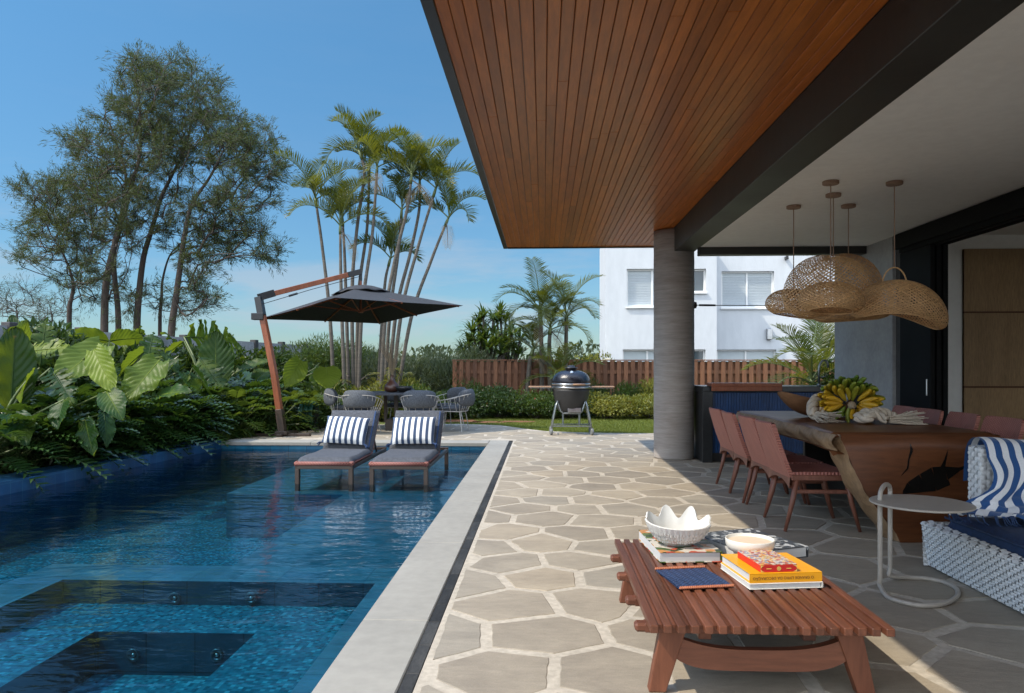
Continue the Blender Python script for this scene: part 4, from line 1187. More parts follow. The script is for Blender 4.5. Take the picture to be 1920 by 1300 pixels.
# ================================================================== dining table: slab with a trunk-like end
dt = thing('dining_table', 'thick dark wood slab table with live edge under the wicker lamps', 'table', (2.68, 6.7, 0))
TZ = .77
import itertools
rs = random.Random(4)
def edgeL(y): return 2.115 + .02 * math.sin(y * 2.1) + .012 * math.sin(y * 5.3 + 1)
def edgeR(y): return 3.30 + .04 * math.sin(y * 1.6 + 2) - .02 * math.sin(y * 4.1)
N = 40
b = MB()
def top(u, v):
    y = 5.40 + 2.62 * u; x = edgeL(y) + .006 + (edgeR(y) - edgeL(y) - .012) * v
    e = min(v, 1 - v) * 40
    return Vector((x, y, TZ - .012 * max(0, 1 - min(e, 1)) ** 2 - (.03 * max(0, 1 - u * 30) ** 2)))
b.grid(top, N, 40)
b.grid(lambda u, v: top(1 - u, v) - Vector((0, 0, .125)), N, 40)
b.grid(lambda u, v: Vector((edgeR(5.4 + 2.62 * u) - .006 + .02 * math.sin(PI * v), 5.4 + 2.62 * u, TZ - .012 - .125 * v)), N, 5)
b.quad((edgeL(8.02), 8.02, TZ), (edgeL(8.02), 8.02, TZ - .12), (edgeR(8.02), 8.02, TZ - .12), (edgeR(8.02), 8.02, TZ))
tt = b.build('table_top', M['slabwood'], dt, world=True, smooth=False)
b = MB()
def led(u, v):
    y = 5.352 + 2.668 * u; z = TZ - .010 - .118 * v
    return Vector((edgeL(y) + .012 - .03 * math.sin(PI * min(1, v * 1.05)) + .008 * math.sin(y * 17 + v * 5), y, z))
b.grid(led, 90, 8); b.build('live_edge', M['liveedge'], tt, world=True, smooth=True)
# the trunk end: profile of left edge by height
PL = [(.0, 2.50), (.06, 2.475), (.14, 2.42), (.25, 2.335), (.36, 2.265), (.48, 2.205), (.58, 2.165), (.66, 2.135), (.72, 2.112), (.757, 2.120)]
PRr = [(.0, 3.25), (.15, 3.24), (.35, 3.26), (.55, 3.32), (.68, 3.34), (.735, 3.30), (.757, 3.24)]
def pick(P, z):
    for (z0, a), (z1, c) in zip(P, P[1:]):
        if z <= z1: return a + (c - a) * (z - z0) / (z1 - z0)
    return P[-1][1]
def frontY(x, z): return 5.385 - .05 * (1 - ((x - 2.75) / .7) ** 2) + .012 * math.sin(x * 7 + z * 5) + .04 * max(0, (z - .66) / .1) ** 2 * .9
def tr(u, v):
    z = .757 * v; l, r = pick(PL, z) + .03, pick(PRr, z); x = l + (r - l) * u
    return Vector((x, frontY(x, z), z))
b = MB(); b.grid(tr, 48, 40)
b.grid(lambda u, v: Vector((pick(PRr, .757 * v), frontY(pick(PRr, .757 * v), .757 * v) + .26 * u, .757 * v)), 4, 30)
b.grid(lambda u, v: (lambda p: Vector((p.x, 5.66, p.z)))(tr(1 - u, v)), 10, 30)
tk = b.build('trunk_end', M['slabwood'], dt, world=True, smooth=True)
b = MB()
def trl(u, v):
    z = .757 * v; l = pick(PL, z); y0 = frontY(l + .03, z)
    w = math.sin(PI * min(1, u)) * .022
    return Vector((l + .03 * (1 - u) ** 2 * 1.0 - w * .6 + .007 * math.sin(z * 31 + u * 6), y0 + .27 * u, z))
b.grid(trl, 10, 60); b.build('live_edge', M['liveedge'], tk, world=True, smooth=True)
b = MB()
def crack(pts, ws):
    b = MB()
    for i in range(len(pts) - 1):
        (x0, z0), (x1, z1) = pts[i], pts[i + 1]
        n_ = 6
        for k in range(n_):
            a_, c_ = k / n_, (k + 1) / n_
            xa, za, xb, zb_ = x0 + (x1 - x0) * a_, z0 + (z1 - z0) * a_, x0 + (x1 - x0) * c_, z0 + (z1 - z0) * c_
            wa, wb_ = ws[i] + (ws[i + 1] - ws[i]) * a_, ws[i] + (ws[i + 1] - ws[i]) * c_
            q = []
            dxn, dzn = (zb_ - za), -(xb - xa); L = math.hypot(dxn, dzn) + 1e-9; dxn /= L; dzn /= L
            for (x, z, w) in ((xa, za, wa), (xa, za, -wa), (xb, zb_, -wb_), (xb, zb_, wb_)):
                X_, Z_ = x + dxn * w, z + dzn * w; q.append(Vector((X_, frontY(X_, Z_) - .003, Z_)))
            b.add(q, [(0, 1, 2, 3)])
    b.build('crack', M['resin'], tk, world=True)
def tp_(zx, zy):                                          # from the enlarged photo view onto the face
    p = at(1560 + zx / 3.25, 780 + zy / 3.25, 5.36); return (p.x, p.z)
crack([tp_(468, 165), tp_(476, 210), tp_(462, 260), tp_(455, 320), tp_(418, 362)], [.001, .010, .005, .006, .001])
crack([tp_(425, 462), tp_(470, 425), tp_(540, 385), tp_(610, 360), tp_(680, 345), tp_(760, 320), tp_(850, 285)], [.002, .03, .04, .06, .05, .012, .002])
crack([tp_(425, 470), tp_(520, 445), tp_(620, 430), tp_(700, 400)], [.006, .025, .03, .02])
crack([tp_(655, 330), tp_(672, 270), tp_(690, 200)], [.02, .008, .001])
MB().box((2.9, 7.6, .32), (.5, .05, .64), bev=.006).build('leg', M['black'], dt, world=True)

# ================================================================== dining chairs
def dining_chair():
    t = thing('dining_chair', 'x', 'chair', (0, 0, 0), 0, 'woven dining chairs round the slab table')
    def bx(z): return .05 - .155 * max(0, (z - .42) / .40) ** .85
    def shell(off):
        def fn(u, v):
            z = .405 + .405 * v; w = .50 - .05 * v; e = 1 - (max(0, (v - .9) / .1)) ** 2 * .05
            return Vector((bx(z) + off + .02 * (2 * u - 1) ** 2 * (.3 + v), (u - .5) * w * e, z))
        return fn
    b = MB(); b.grid(shell(.016), 12, 14); b.grid(lambda u, v: shell(-.016)(1 - u, v), 12, 14)
    for f0, f1, fx in ((0, 1, 0), (0, 1, 1)):
        b.grid(lambda u, v, fx=fx: (shell(.016)(fx, v).lerp(shell(-.016)(fx, v), u if fx == 1 else 1 - u)), 2, 14)
    b.grid(lambda u, v: (lambda p: p + Vector((0, 0, .010 * math.sin(PI * u))))(shell(.016)(1 - v, 1).lerp(shell(-.016)(1 - v, 1), 1 - u)), 4, 12)
    b.build('backrest', M['weave_back'], t, smooth=True)
    b = MB(); b.grid(lambda u, v: Vector((.04 + .45 * u, (v - .5) * (.49), .445 - .018 * math.sin(PI * v) * (1 - u) + .006 * u)), 14, 12)
    b.grid(lambda u, v: Vector((.04 + .45 * u, (.5 - v) * (.49), .418 - .018 * math.sin(PI * v) * (1 - u))), 14, 12)
    b.grid(lambda u, v: Vector((.49, (v - .5) * .49, .418 + .032 * u)), 2, 12)
    for s in (-1, 1): b.grid(lambda u, v, s=s: Vector((.04 + .45 * u, s * .245, .418 + .03 * v)), 12, 2)
    b.build('seat', M['weave_seat'], t, smooth=False)
    for s in (-1, 1):
        MB().tube([(.10, s * .235, .42), (.06, s * .245, .22), (.0, s * .26, 0)], [.024, .02, .013], 8).build('leg', M['chairwood'], t, smooth=True)
        MB().tube([(.46, s * .235, .42), (.50, s * .245, .22), (.56, s * .255, 0)], [.022, .019, .013], 8).build('leg', M['chairwood'], t, smooth=True)
    b = MB()
    for s in (-1, 1):
        b.beam((.05, s * .245, .405), (.52, s * .245, .405), .028, .042, bev=.006)
        b.beam((.08, s * .245, .30), (.485, s * .245, .30), .02, .03, bev=.005)
    b.beam((.50, -.25, .405), (.50, .25, .405), .028, .04, bev=.005)
    b.build('seat_frame', M['chairwood'], t)
    b = MB()
    b.grid(lambda u, v: Vector((.042 - .01 * v, (u - .5) * .51, .43 - (.05 + .055 * abs(2 * u - 1) ** 2.5) * v)), 16, 4); b.grid(lambda u, v: Vector((.072 - .01 * v, (.5 - u) * .51, .43 - (.05 + .055 * abs(2 * u - 1) ** 2.5) * v)), 16, 4)
    b.grid(lambda u, v: Vector((.032 + .03 * v, (u - .5) * .51, .38 - .055 * abs(2 * u - 1) ** 2.5)), 16, 1)
    b.build('back_rail', M['chairwood'], t)
    return t
dc = dining_chair()
ys = [5.91, 6.48, 7.06, 7.64]
labs = ['terracotta woven dining chair on the pool side, nearest the coffee table', 'terracotta woven dining chair on the pool side, second from the coffee table', 'terracotta woven dining chair on the pool side, third from the coffee table', 'terracotta woven dining chair on the pool side, nearest the navy counter']
for i, y in enumerate(ys):
    if i == 0: dc.location = (1.83, y, 0); dc['label'] = labs[0]
    else: dup(dc, (1.83 + .015 * (i % 2), y, 0), R((0, 1, -1, 1)[i]), labs[i])
labs = ['woven dining chair on the house side whose purple back shows beside the throw', 'woven dining chair on the house side, second from the sofa', 'woven dining chair on the house side, third from the sofa', 'woven dining chair on the house side, nearest the concrete wall']
for i, y in enumerate((5.92, 6.48, 7.05, 7.5)): dup(dc, (3.54, y, .03), R(180 + (2, -1, 1, 0)[i]), labs[i])
for o in bpy.data.objects:
    pass

# ================================================================== things on the dining table
bn = thing('banana_bunch', 'big bunch of ripe and green bananas lying on the slab table', 'bananas', (2.62, 6.42, TZ))
ax = Vector((-.22, -.85, -.16)).normalized(); u_, w_, _ = ortho(ax)
cen = Vector((2.64, 6.44, TZ + .165))
def banana_mesh(name):
    b = MB(); pts = []; rr = []
    for k in range(9):
        s = k / 8; a = (s - .5) * 1.35
        pts.append(Vector((.105 * math.sin(a) * 1.0, 0, .10 * (1 - math.cos(a)) * 1.0 + .0)))
        rr.append((.007, .013, .0185, .0205, .021, .0205, .019, .012, .005)[k])
    b.tube(pts, rr, 6); return b
bm0 = None
k = 0
for ring in range(7):
    d = -.02 + .046 * ring
    for q in range(14):
        th = 2 * PI * (q + .5 * (ring % 2)) / 14 + random.uniform(-.12, .12)
        rad = (u_ * math.cos(th) + w_ * math.sin(th))
        if rad.z < -.85 and ring > 1: continue
        pos = cen - ax * d + rad * ((.06, .10, .125, .135, .135, .125, .10)[ring] * random.uniform(.9, 1.1) + .0) + Vector((rad.x * .05, 0, 0))
        dirv = (rad * (.75, .6, .5, .45, .45, .5, .6)[ring] + ax * (.5 if ring else .35) + Vector((random.uniform(-.2, .2), 0, random.uniform(-.1, .2)))).normalized()
        if pos.z + dirv.z * .08 < TZ + .03: dirv = (dirv + Vector((0, 0, .7))).normalized()
        if pos.z < TZ + .035: pos.z = TZ + .035
        if bm0 is None:
            o = banana_mesh('banana').build('banana', M['banana'], bn, smooth=True); bm0 = o.data
        else:
            o = bpy.data.objects.new('banana', bm0); COL.objects.link(o); o.parent = bn
        x_ = dirv; z_ = (rad - x_ * rad.dot(x_)).normalized() * -1; y_ = z_.cross(x_)
        o.rotation_euler = Matrix((x_, y_, z_)).transposed().to_euler()
        o.location = pos - bn.location + dirv * .05
        sc_ = random.uniform(1.0, 1.25); o.scale = (sc_, sc_, sc_)
        g = min(1, max(0, .05 + .10 * ring + .75 * max(0, rad.z - .25) + .45 * max(0, rad.x) * (ring / 6) + (.7 if rad.z < -.5 and rad.x < 0 else 0) + random.uniform(-.12, .15)))
        o.color = (g, g, g, 1)
        k += 1
MB().tube([cen + ax * .10, cen, cen - ax * .36], [.026, .034, .03], 10).build('stalk', M['vase'], bn, world=True, smooth=True)
MB().lathe([(.0, .05), (.012, .045), (.03, .01), (.034, -.02)], cen + ax * .10, 14, axis=ax).build('cut_stem', M['pampas'], bn, world=True)

def cr(pts, n=8):
    out = []; P = [Vector(p) for p in pts]
    for i in range(len(P) - 1):
        p0, p1, p2, p3 = P[max(0, i - 1)], P[i], P[i + 1], P[min(len(P) - 1, i + 2)]
        for k in range(n):
            s = k / n; out.append(.5 * ((2 * p1) + (p2 - p0) * s + (2 * p0 - 5 * p1 + 4 * p2 - p3) * s * s + (3 * p1 - p0 - 3 * p2 + p3) * s ** 3))
    out.append(P[-1]); return out
def rope(b, pts, r, twist, strands=3):
    P = cr(pts, 14); L = 0
    u = None
    fr = []
    for i, p in enumerate(P):
        d = (P[min(i + 1, len(P) - 1)] - P[max(i - 1, 0)]).normalized()
        if u is None: u, w, _ = ortho(d)
        else: u = (u - d * u.dot(d)).normalized(); w = d.cross(u)
        if i: L += (p - P[i - 1]).length
        fr.append((p, u.copy(), w.copy(), L))
    for s in range(strands):
        b.rnd()
        b.tube([p + (a * math.cos(twist * l + 2 * PI * s / strands) + c * math.sin(twist * l + 2 * PI * s / strands)) * r * .52 for p, a, c, l in fr], r * .56, 8)
def fringe(b, p, d, n, L, spread, zmin):
    p = Vector(p); d = Vector(d).normalized(); u, w, _ = ortho(d)
    for k in range(n):
        a, c = random.uniform(-1, 1), random.uniform(-1, 1)
        q0 = p + (u * a + w * c) * .025
        q1 = q0 + d * L * .5 + (u * a + w * c) * spread * .5
        q2 = q0 + d * L * random.uniform(.7, 1.1) + (u * a + w * c + u * random.uniform(-.5, .5)) * spread
        for q in (q0, q1, q2): q.z = max(q.z, zmin + .004 + .012 * random.random())
        b.rnd().tube([q0, q1, q2], [.0045, .004, .003], 4)
t = thing('cotton_rope', 'thick twisted cotton rope curled beside the wooden bowl left of the bananas', 'rope', (2.4, 6.4, TZ))
b = MB(); rope(b, [(2.58, 6.72, TZ + .20), (2.48, 6.66, TZ + .205), (2.385, 6.58, TZ + .17), (2.335, 6.50, TZ + .10), (2.335, 6.42, TZ + .055)], .045, 26)
rope(b, [(2.50, 6.62, TZ + .13), (2.44, 6.54, TZ + .10), (2.43, 6.46, TZ + .055)], .035, 30)
b.build('strand', M['rope'], t, world=True, smooth=True)
b = MB(); fringe(b, (2.335, 6.42, TZ + .06), (.35, -.7, -.35), 60, .17, .07, TZ); b.build('fringe', M['rope'], t, world=True); b = MB(); fringe(b, (2.43, 6.46, TZ + .05), (.2, -.8, -.2), 40, .14, .06, TZ); b.build('fringe', M['rope'], t, world=True)
t = thing('cotton_rope', 'thick knotted cotton rope with a frayed tassel in front of the bananas', 'rope', (2.85, 6.2, TZ))
b = MB(); rope(b, [(2.60, 6.22, TZ + .05), (2.66, 6.14, TZ + .055), (2.73, 6.20, TZ + .085), (2.79, 6.28, TZ + .10), (2.88, 6.30, TZ + .085), (2.92, 6.22, TZ + .05)], .038, 30)
rope(b, [(2.62, 6.28, TZ + .045), (2.70, 6.24, TZ + .10), (2.76, 6.16, TZ + .07), (2.80, 6.12, TZ + .045)], .036, 30)
b.build('strand', M['rope'], t, world=True, smooth=True)
b = MB(); fringe(b, (2.83, 6.16, TZ + .04), (1, .05, -.05), 90, .24, .07, TZ); b.build('fringe', M['rope'], t, world=True); b = MB(); fringe(b, (2.92, 6.20, TZ + .04), (1, .1, -.1), 70, .20, .06, TZ); b.build('fringe', M['rope'], t, world=True)
gb = MB()
gc = Vector((2.58, 7.05, TZ + .125)); gm = Euler((R(-12), R(10), R(12))).to_matrix()
def gam(sc0):
    def fn(u, v):
        a = 2 * PI * u; s = v
        x = math.cos(a) * .40 * s ** .7 * sc0; y = math.sin(a) * .17 * s ** .7 * sc0
        return gc + gm @ Vector((x, y, -.12 * (1 - s ** 2.2) * sc0 + .05 * (abs(math.cos(a)) ** 3) * s ** 2))
    return fn
gb.grid(gam(1.0), 40, 10, close_u=True); gb.grid(lambda u, v: gam(.93)(1 - u, v) + Vector((0, 0, .004)), 40, 10, close_u=True)
gb.grid(lambda u, v: gam(1.0)(u, 1).lerp(gam(.93)(u, 1) + Vector((0, 0, .004)), v), 40, 1, close_u=True)
tag(gb.build('wooden_trough', M['bowlwood'], None, world=True, loc=(2.58, 7.05, TZ), smooth=True), 'long carved wooden bowl lying tilted behind the rope on the slab table', 'bowl')

# ================================================================== wicker lamps
def wicker(label, can, c, rx, ry, rz, n, rot=(0, 0, 0), bend=0.0, pinch=0.0, mouth=.18, twist=2.2, loop=False, wave=.0):
    c = Vector(c)
    t = thing('wicker_pendant', label, 'pendant lamp', (can[0], can[1], 2.795), 0, 'wicker pendant lamps over the slab table')
    b = MB(); b.lathe([(.062, -.028), (.066, -.024), (.066, -.002), (.062, 0)], n=24); b.build('ceiling_rose', M['cord'], t)
    m = Euler(rot).to_matrix()
    def surf(a, v):                                       # v 0 = top .. 1 = bottom mouth
        ph = PI * (.02 + v * (.98 - mouth))
        r, z = math.sin(ph) ** .8, math.cos(ph)
        z = z * (1.0 if z > 0 else .8)
        k = 1 + pinch * math.cos(2 * a)
        x, y = rx * r * math.cos(a) * k, ry * r * math.sin(a) * (1 - pinch * .4 * math.cos(2 * a))
        zz = rz * z - bend * (x / rx) ** 2 * rz + wave * rz * math.sin(3 * a + 1) * r
        return c + m @ Vector((x, y, zz))
    b = MB(); S = 30
    for fam in (-1, 1):
        for i in range(n):
            a0 = 2 * PI * i / n + (.5 * PI / n if fam > 0 else 0)
            vs, fs = [], []
            for k in range(S + 1):
                v = k / S; a = a0 + fam * twist * v
                p = surf(a, v); q = surf(a + fam * twist / S * .5, min(1, v + .5 / S)); q0 = surf(a - fam * twist / S * .5, max(0, v - .5 / S))
                nrm = (p - c).normalized(); tg = (q - q0).normalized(); sd = tg.cross(nrm).normalized()
                w = .0046
                off = nrm * (.0022 * fam * (1 if k % 2 else -1))
                vs += [p + sd * w + off, p - sd * w + off]
            for k in range(S): fs.append((2 * k, 2 * k + 1, 2 * k + 3, 2 * k + 2))
            b.rnd().add(vs, fs)
    rim = [surf(2 * PI * k / 40, 1) for k in range(40)]
    b.tube(rim, .006, 6, close=True)
    so = b.build('shade', M['rattan'], t, world=True)
    topz = surf(0, 0).z
    b = MB(); b.tube([(can[0], can[1], 2.77), (can[0], can[1], topz + (.12 if loop else .0))], .0045, 6); b.build('cord', M['cord'], t, world=True)
    if loop:
        cx, cy = can[0], can[1]
        b = MB(); b.tube([(cx + .10 * math.cos(a), cy, topz - .03 + .15 * math.sin(a)) for a in [PI * k / 16 for k in range(17)]], .006, 6); b.build('hanging_loop', M['rattan'], so, world=True)
def cx(px, py, y): p = at(px, py, y); return p
L1 = at(1562, 533, 6.71); wicker('largest wicker pendant lamp, the wide one at the top of the cluster', (2.60, 6.71), L1 - Vector((0, 0, .03)), .425, .36, .285, 58, (R(16), R(-10), R(20)), .12, .16, .20, 2.2, wave=.10)
L2 = at(1680, 562, 6.29); wicker('hat shaped wicker pendant lamp with a loop handle beside the wood panelled wall', (2.94, 6.29), (2.99, 6.29, L2.z - .03), .38, .26, .19, 50, (R(5), R(9), 0), .55, .04, .30, 2.0, True)
L3 = at(1492, 573, 7.19); wicker('small wicker pendant lamp on the side of the round column', (2.41, 7.19), L3, .275, .22, .15, 40, (0, R(8), R(10)), .1, .08, .22, 2.3)
L4 = at(1559, 562, 6.05); wicker('oval wicker pendant lamp hanging low in front of the largest one', (2.40, 6.25), L4, .25, .20, .135, 40, (R(-8), R(4), R(5)), .1, .05, .2, 2.1)
L5 = at(1598, 588, 7.17); wicker('flat wicker pendant lamp mostly hidden behind the others', (2.92, 7.17), L5, .35, .24, .10, 44, (0, R(-4), R(8)), .1, .08, .2, 2.1)

# ================================================================== sofa, throw, side table
sf = thing('sofa', 'pale woven strap sofa with navy mattress beside the side table', 'sofa', (3.3, 3.5, 0))
SX0, SY1 = 2.37, 4.69
def weave(b, O, U, V, nu, nv, Nn, hgt=.006):
    O, U, V, Nn = Vector(O), Vector(U), Vector(V), Vector(Nn).normalized()
    for i in range(nu):
        for j in range(nv):
            over = (i + j) % 2 == 0
            b.rnd()
            g = .04
            vs = []
            for a in range(4):
                for c in range(4):
                    s, t_ = a / 3, c / 3
                    if over: hh = math.sin(PI * s) * .9 + .25; ss = -.12 + 1.24 * s; tt_ = g + (1 - 2 * g) * t_; hh *= (.75 + .25 * math.sin(PI * t_))
                    else: hh = math.sin(PI * t_) * .9 + .25; ss = g + (1 - 2 * g) * s; tt_ = -.12 + 1.24 * t_; hh *= (.75 + .25 * math.sin(PI * s))
                    edge = (s in (0, 1) and over) or (t_ in (0, 1) and not over)
                    vs.append(O + U * ((i + ss) / nu) + V * ((j + tt_) / nv) + Nn * (hgt * hh - (hgt * .6 if edge else 0)))
            b.add(vs, [(4 * a + c, 4 * (a + 1) + c, 4 * (a + 1) + c + 1, 4 * a + c + 1) for a in range(3) for c in range(3)])
b = MB(); b.box((SX0 + .98, 3.34, .145), (1.84, 2.64, .25)); b.box((3.42, 4.66, .40), (1.5, .09, .66)); b.build('core', M['sofacore'], sf, world=True)
b = MB()
# long side towards the pool, leaning outwards to the top
weave(b, (SX0 + .03, 2.0, .012), (0, SY1 - 2.0, 0), (-.045, 0, .265), 88, 15, (-1, 0, .1))
weave(b, (SX0 - .02, 2.0, .275), (0, SY1 - 2.0, 0), (.065, 0, .012), 60, 2, (0, 0, 1), .008)
weave(b, (SX0 + 1.9, SY1, .012), (-1.9, 0, 0), (0, .02, .265), 60, 15, (0, 1, .1))
b.build('base', M['sofaweave'], sf, world=True, smooth=True)
b = MB()
weave(b, (2.665, 4.60, .28), (1.5, 0, 0), (-.0, .0, .47), 46, 17, (0, -1, .05), .007)
weave(b, (2.665, 4.73, .28), (0, -.13, 0), (0, 0, .47), 4, 17, (-1, 0, 0), .007)
weave(b, (2.665, 4.595, .75), (1.5, 0, 0), (0, .14, 0), 46, 4, (0, 0, 1), .008)
b.build('back', M['sofaweave'], sf, world=True, smooth=True)
def mat_top(u, v):
    x, y = 2.425 + 1.7 * u, 2.1 + 2.47 * v
    e = min(u * 26, (1 - v) * 40, 1, (1 - u) * 26)
    return Vector((x, y, .275 + .082 * max(0, e) ** .45 + .006 * math.sin(x * 3) * math.sin(y * 2.2) + .004 * math.sin(x * 9 + y * 4)))
b = MB(); b.grid(mat_top, 60, 60)
mt = b.build('mattress', M['navy'], sf, world=True, smooth=True)
b = MB(); b.tube([(2.432, 2.1 + 2.46 * k / 20, .335) for k in range(21)], .007, 6); b.build('piping', M['navy'], mt, world=True, smooth=True)

th = MB()
pathTh = cr([(0, 4.80, .52), (0, 4.775, .72), (0, 4.70, .80), (0, 4.59, .785), (0, 4.545, .68), (-.02, 4.52, .58), (-.07, 4.49, .48), (-.18, 4.44, .42), (-.25, 4.36, .39), (-.29, 4.27, .378)], 8)
def thr(u, v):
    i = v * (len(pathTh) - 1); k = min(int(i), len(pathTh) - 2); p = pathTh[k].lerp(pathTh[k + 1], i - k)
    down = max(0, min(1, (v - .42) / .4)); flat = max(0, min(1, (v - .62) / .3))
    wid = 1.02 - .12 * down + .22 * flat
    x = 3.10 + p.x + (u - .42) * wid + .06 * down * math.sin(v * 16 + u * 3)
    f = math.sin(u * 21 + 2.2 * math.sin(v * 5)) + .6 * math.sin(u * 43 + v * 9 + 1)
    y = p.y - down * (1 - flat) * (.035 * f + .05) + flat * (.07 * math.sin(u * 9 + 1.3) + .03 * math.sin(u * 27 + v * 12))
    z = p.z + (.008 * math.sin(u * 14 + v * 3) if v < .42 else 0) + flat * (.028 * abs(f) * (1.15 - flat * .7) + .02 * abs(math.sin(v * 38 + u * 7))) + down * (1 - flat) * .03 * abs(math.sin(u * 18))
    return Vector((x, y, max(z, .372) if v > .45 else z))
th.grid(thr, 120, 90, lambda u, v: u * 13 + .3 * math.sin(v * 4))
tw = thing('throw', 'blue and white striped throw draped over the woven sofa back', 'throw', (3.3, 4.5, .37))
th.build('cloth', M['throw'], tw, world=True, smooth=True)
b = MB()
for k in range(70):
    p = thr(random.random(), 1.0); d = Vector((random.uniform(-.5, .5), -1, -.05)).normalized()
    q = p + d * .03; q.z = .37; r_ = p + d * random.uniform(.05, .075); r_.z = .366
    b.tube([p, q, r_], [.004, .004, .003], 4)
b.build('fringe', M['navyrope'], tw, world=True)

st = thing('side_table', 'round taupe metal side table with a looped leg beside the sofa', 'side table', (1.98, 4.1, 0))
p = at(1727, 944, 4.10)
MB().lathe([(.252, p.z - .006), (.256, p.z - .003), (.256, p.z + .003), (.252, p.z + .006)], (p.x, 4.10, 0), 56).build('table_top', M['taupe'], st, world=True)
A = atz(1650, 1106, .012); B_ = atz(1669, 1086, .012)
ring = [atz(x_, y_, .012) for x_, y_ in ((1664, 1119), (1690, 1129), (1730, 1136), (1770, 1132), (1794, 1119), (1793, 1104), (1770, 1092), (1735, 1085), (1700, 1083))]
pts = [Vector((A.x, A.y, z)) for z in (.50, .35, .2, .08, .035)] + ring + [Vector((B_.x, B_.y, z)) for z in (.03, .08, .2, .35, .50)]
arch = [Vector((B_.x, B_.y, .53)), B_.lerp(A, .12) + Vector((0, 0, .548)), B_.lerp(A, .5) + Vector((0, 0, .565)), B_.lerp(A, .88) + Vector((0, 0, .548)), Vector((A.x, A.y, .53)), Vector((A.x, A.y, .50))]
pts += arch
MB().tube(cr(pts, 6), .0125, 10).build('leg', M['taupe'], st, world=True, smooth=True)

# ================================================================== coffee table
TT = .295
cf = thing('coffee_table', 'low reddish slatted wood coffee table carrying books and white bowls', 'coffee table', (.84, 3.4, 0))
b = MB()
for k in range(18):
    x = .395 + .0157 + k * (.885 - .0314) / 17
    b.rnd().box((x, 3.41, TT - .0145), (.0305, 1.36 + random.uniform(-.003, .003), .029), bev=.0025)
b.build('slat_top', M['teak'], cf, world=True)
b = MB()
for k in range(17):
    x = .395 + .0157 + (k + .5) * (.885 - .0314) / 17
    b.rnd().box((x, 3.41, TT - .0165), (.0172, 1.285, .013))
b.build('filler_slat', M['teak'], cf, world=True)
for y in (2.86, 3.17, 3.53, 3.86):
    b = MB(); b.rnd().box((.82, y, TT - .047), (.86, .055, .035), bev=.003); b.box((.378, y, TT - .047), (.050, .0535, .0335), bev=.009)
    b.build('batten', M['teak_x'], cf, world=True)
for yl, sg in ((2.865, 1), (3.93, -1)):
    for s in (-1, 1):
        xc = .83
        xt, xb = xc + s * .33, xc + s * .395
        o = MB(); y0, y1 = yl - .025, yl + .025
        q = [(xt - .05, .245), (xt + .05, .245), (xb + .036, .0), (xb - .03, .0)]
        o.add([(x, y0, z) for x, z in q] + [(x, y1, z) for x, z in q], [(0, 3, 2, 1), (4, 5, 6, 7), (0, 1, 5, 4), (1, 2, 6, 5), (2, 3, 7, 6), (3, 0, 4, 7)])
        o.rnd().build('leg', M['teak_z'], cf, world=True, bevel=.004)
    o = MB()
    def ar(u, v): 
        x = .83 + (u - .5) * .66; zt = .165 + .055 * abs(2 * u - 1) ** 3; zb = .085 + .05 * abs(2 * u - 1) ** 5
        return Vector((x, yl - .018, zb + (zt - zb) * v))
    o.grid(ar, 24, 3); o.grid(lambda u, v: ar(1 - u, v) + Vector((0, .036, 0)), 24, 3)
    o.grid(lambda u, v: ar(1 - u, 0) + Vector((0, .036 * v, 0)), 24, 1); o.grid(lambda u, v: ar(u, 1) + Vector((0, .036 * v, 0)), 24, 1)
    o.rnd().build('stretcher', M['teak_x'], cf, world=True)
b = MB()
for s in (-1, 1): b.rnd().box((.83 + s * .2, 3.4, .205), (.05, 1.02, .035), bev=.003)
b.build('long_rail', M['teak'], cf, world=True)

def quadframe(px4, z):
    P = [atz(x, y, z) for x, y in px4]; c = sum(P, Vector()) / 4
    ux = ((P[2] - P[1]) + (P[3] - P[0])) / 2; uy = ((P[0] - P[1]) + (P[3] - P[2])) / 2
    return c, ux.length, uy.length, math.atan2(ux.y, ux.x)
def book(name, label, px4, z, th_, cover, spine_front=False, cat='book'):
    c, w, d, a = quadframe(px4, z)
    t = thing(name, label, cat, (c.x, c.y, z), a, 'books on the coffee table')
    ct_ = .004
    b = MB(); b.box((0, 0, th_ - ct_ / 2), (w, d, ct_), bev=.0012); b.box((0, 0, ct_ / 2), (w, d, ct_), bev=.0012)
    if spine_front: b.box((0, -d / 2 + .003, th_ / 2), (w, .006, th_ - 2 * ct_ - .0004))
    else: b.box((w / 2 - .003, 0, th_ / 2), (.006, d, th_ - 2 * ct_ - .0004))
    b.build('cover', cover, t)
    b = MB(); b.box((-.004 if not spine_front else 0, .004 if spine_front else 0, th_ / 2), (w - .012, d - .012, th_ - 2 * ct_ - .001)); b.build('pages', M['paper'], t)
    return t, c, w, d, a
z0 = TT + .001
book('book', 'thick book with a colourful garden photo cover under the shell bowl', ((1209, 1012), (1224, 1055), (1330, 1055), (1322, 1010)), z0, .052, M['foodcover'])
book('book', 'black book with a black and white cover under the cream candle bowl', ((1332, 1018), (1366, 1060), (1484, 1046), (1436, 1008)), z0, .055, M['bwcover'])
t, c, w, d, a = book('book', 'white book lying at the bottom of the stack under the yellow book', ((1362, 1068), (1393, 1105), (1526, 1104), (1492, 1062)), z0, .026, M['cerbowl'])
zy = z0 + .0265
t2 = thing('book', 'orange yellow decorating book with spine lettering on the white book', 'book', (c.x, c.y + .004, zy), a, 'books on the coffee table')
wy, dy, hy = w * .985, d * .99, .042
b = MB(); b.box((0, 0, hy - .002), (wy, dy, .004), bev=.0012); b.box((0, 0, .002), (wy, dy, .004), bev=.0012); b.box((0, -dy / 2 + .003, hy / 2), (wy, .006, hy - .0085)); b.build('cover', M['yellow'], t2)
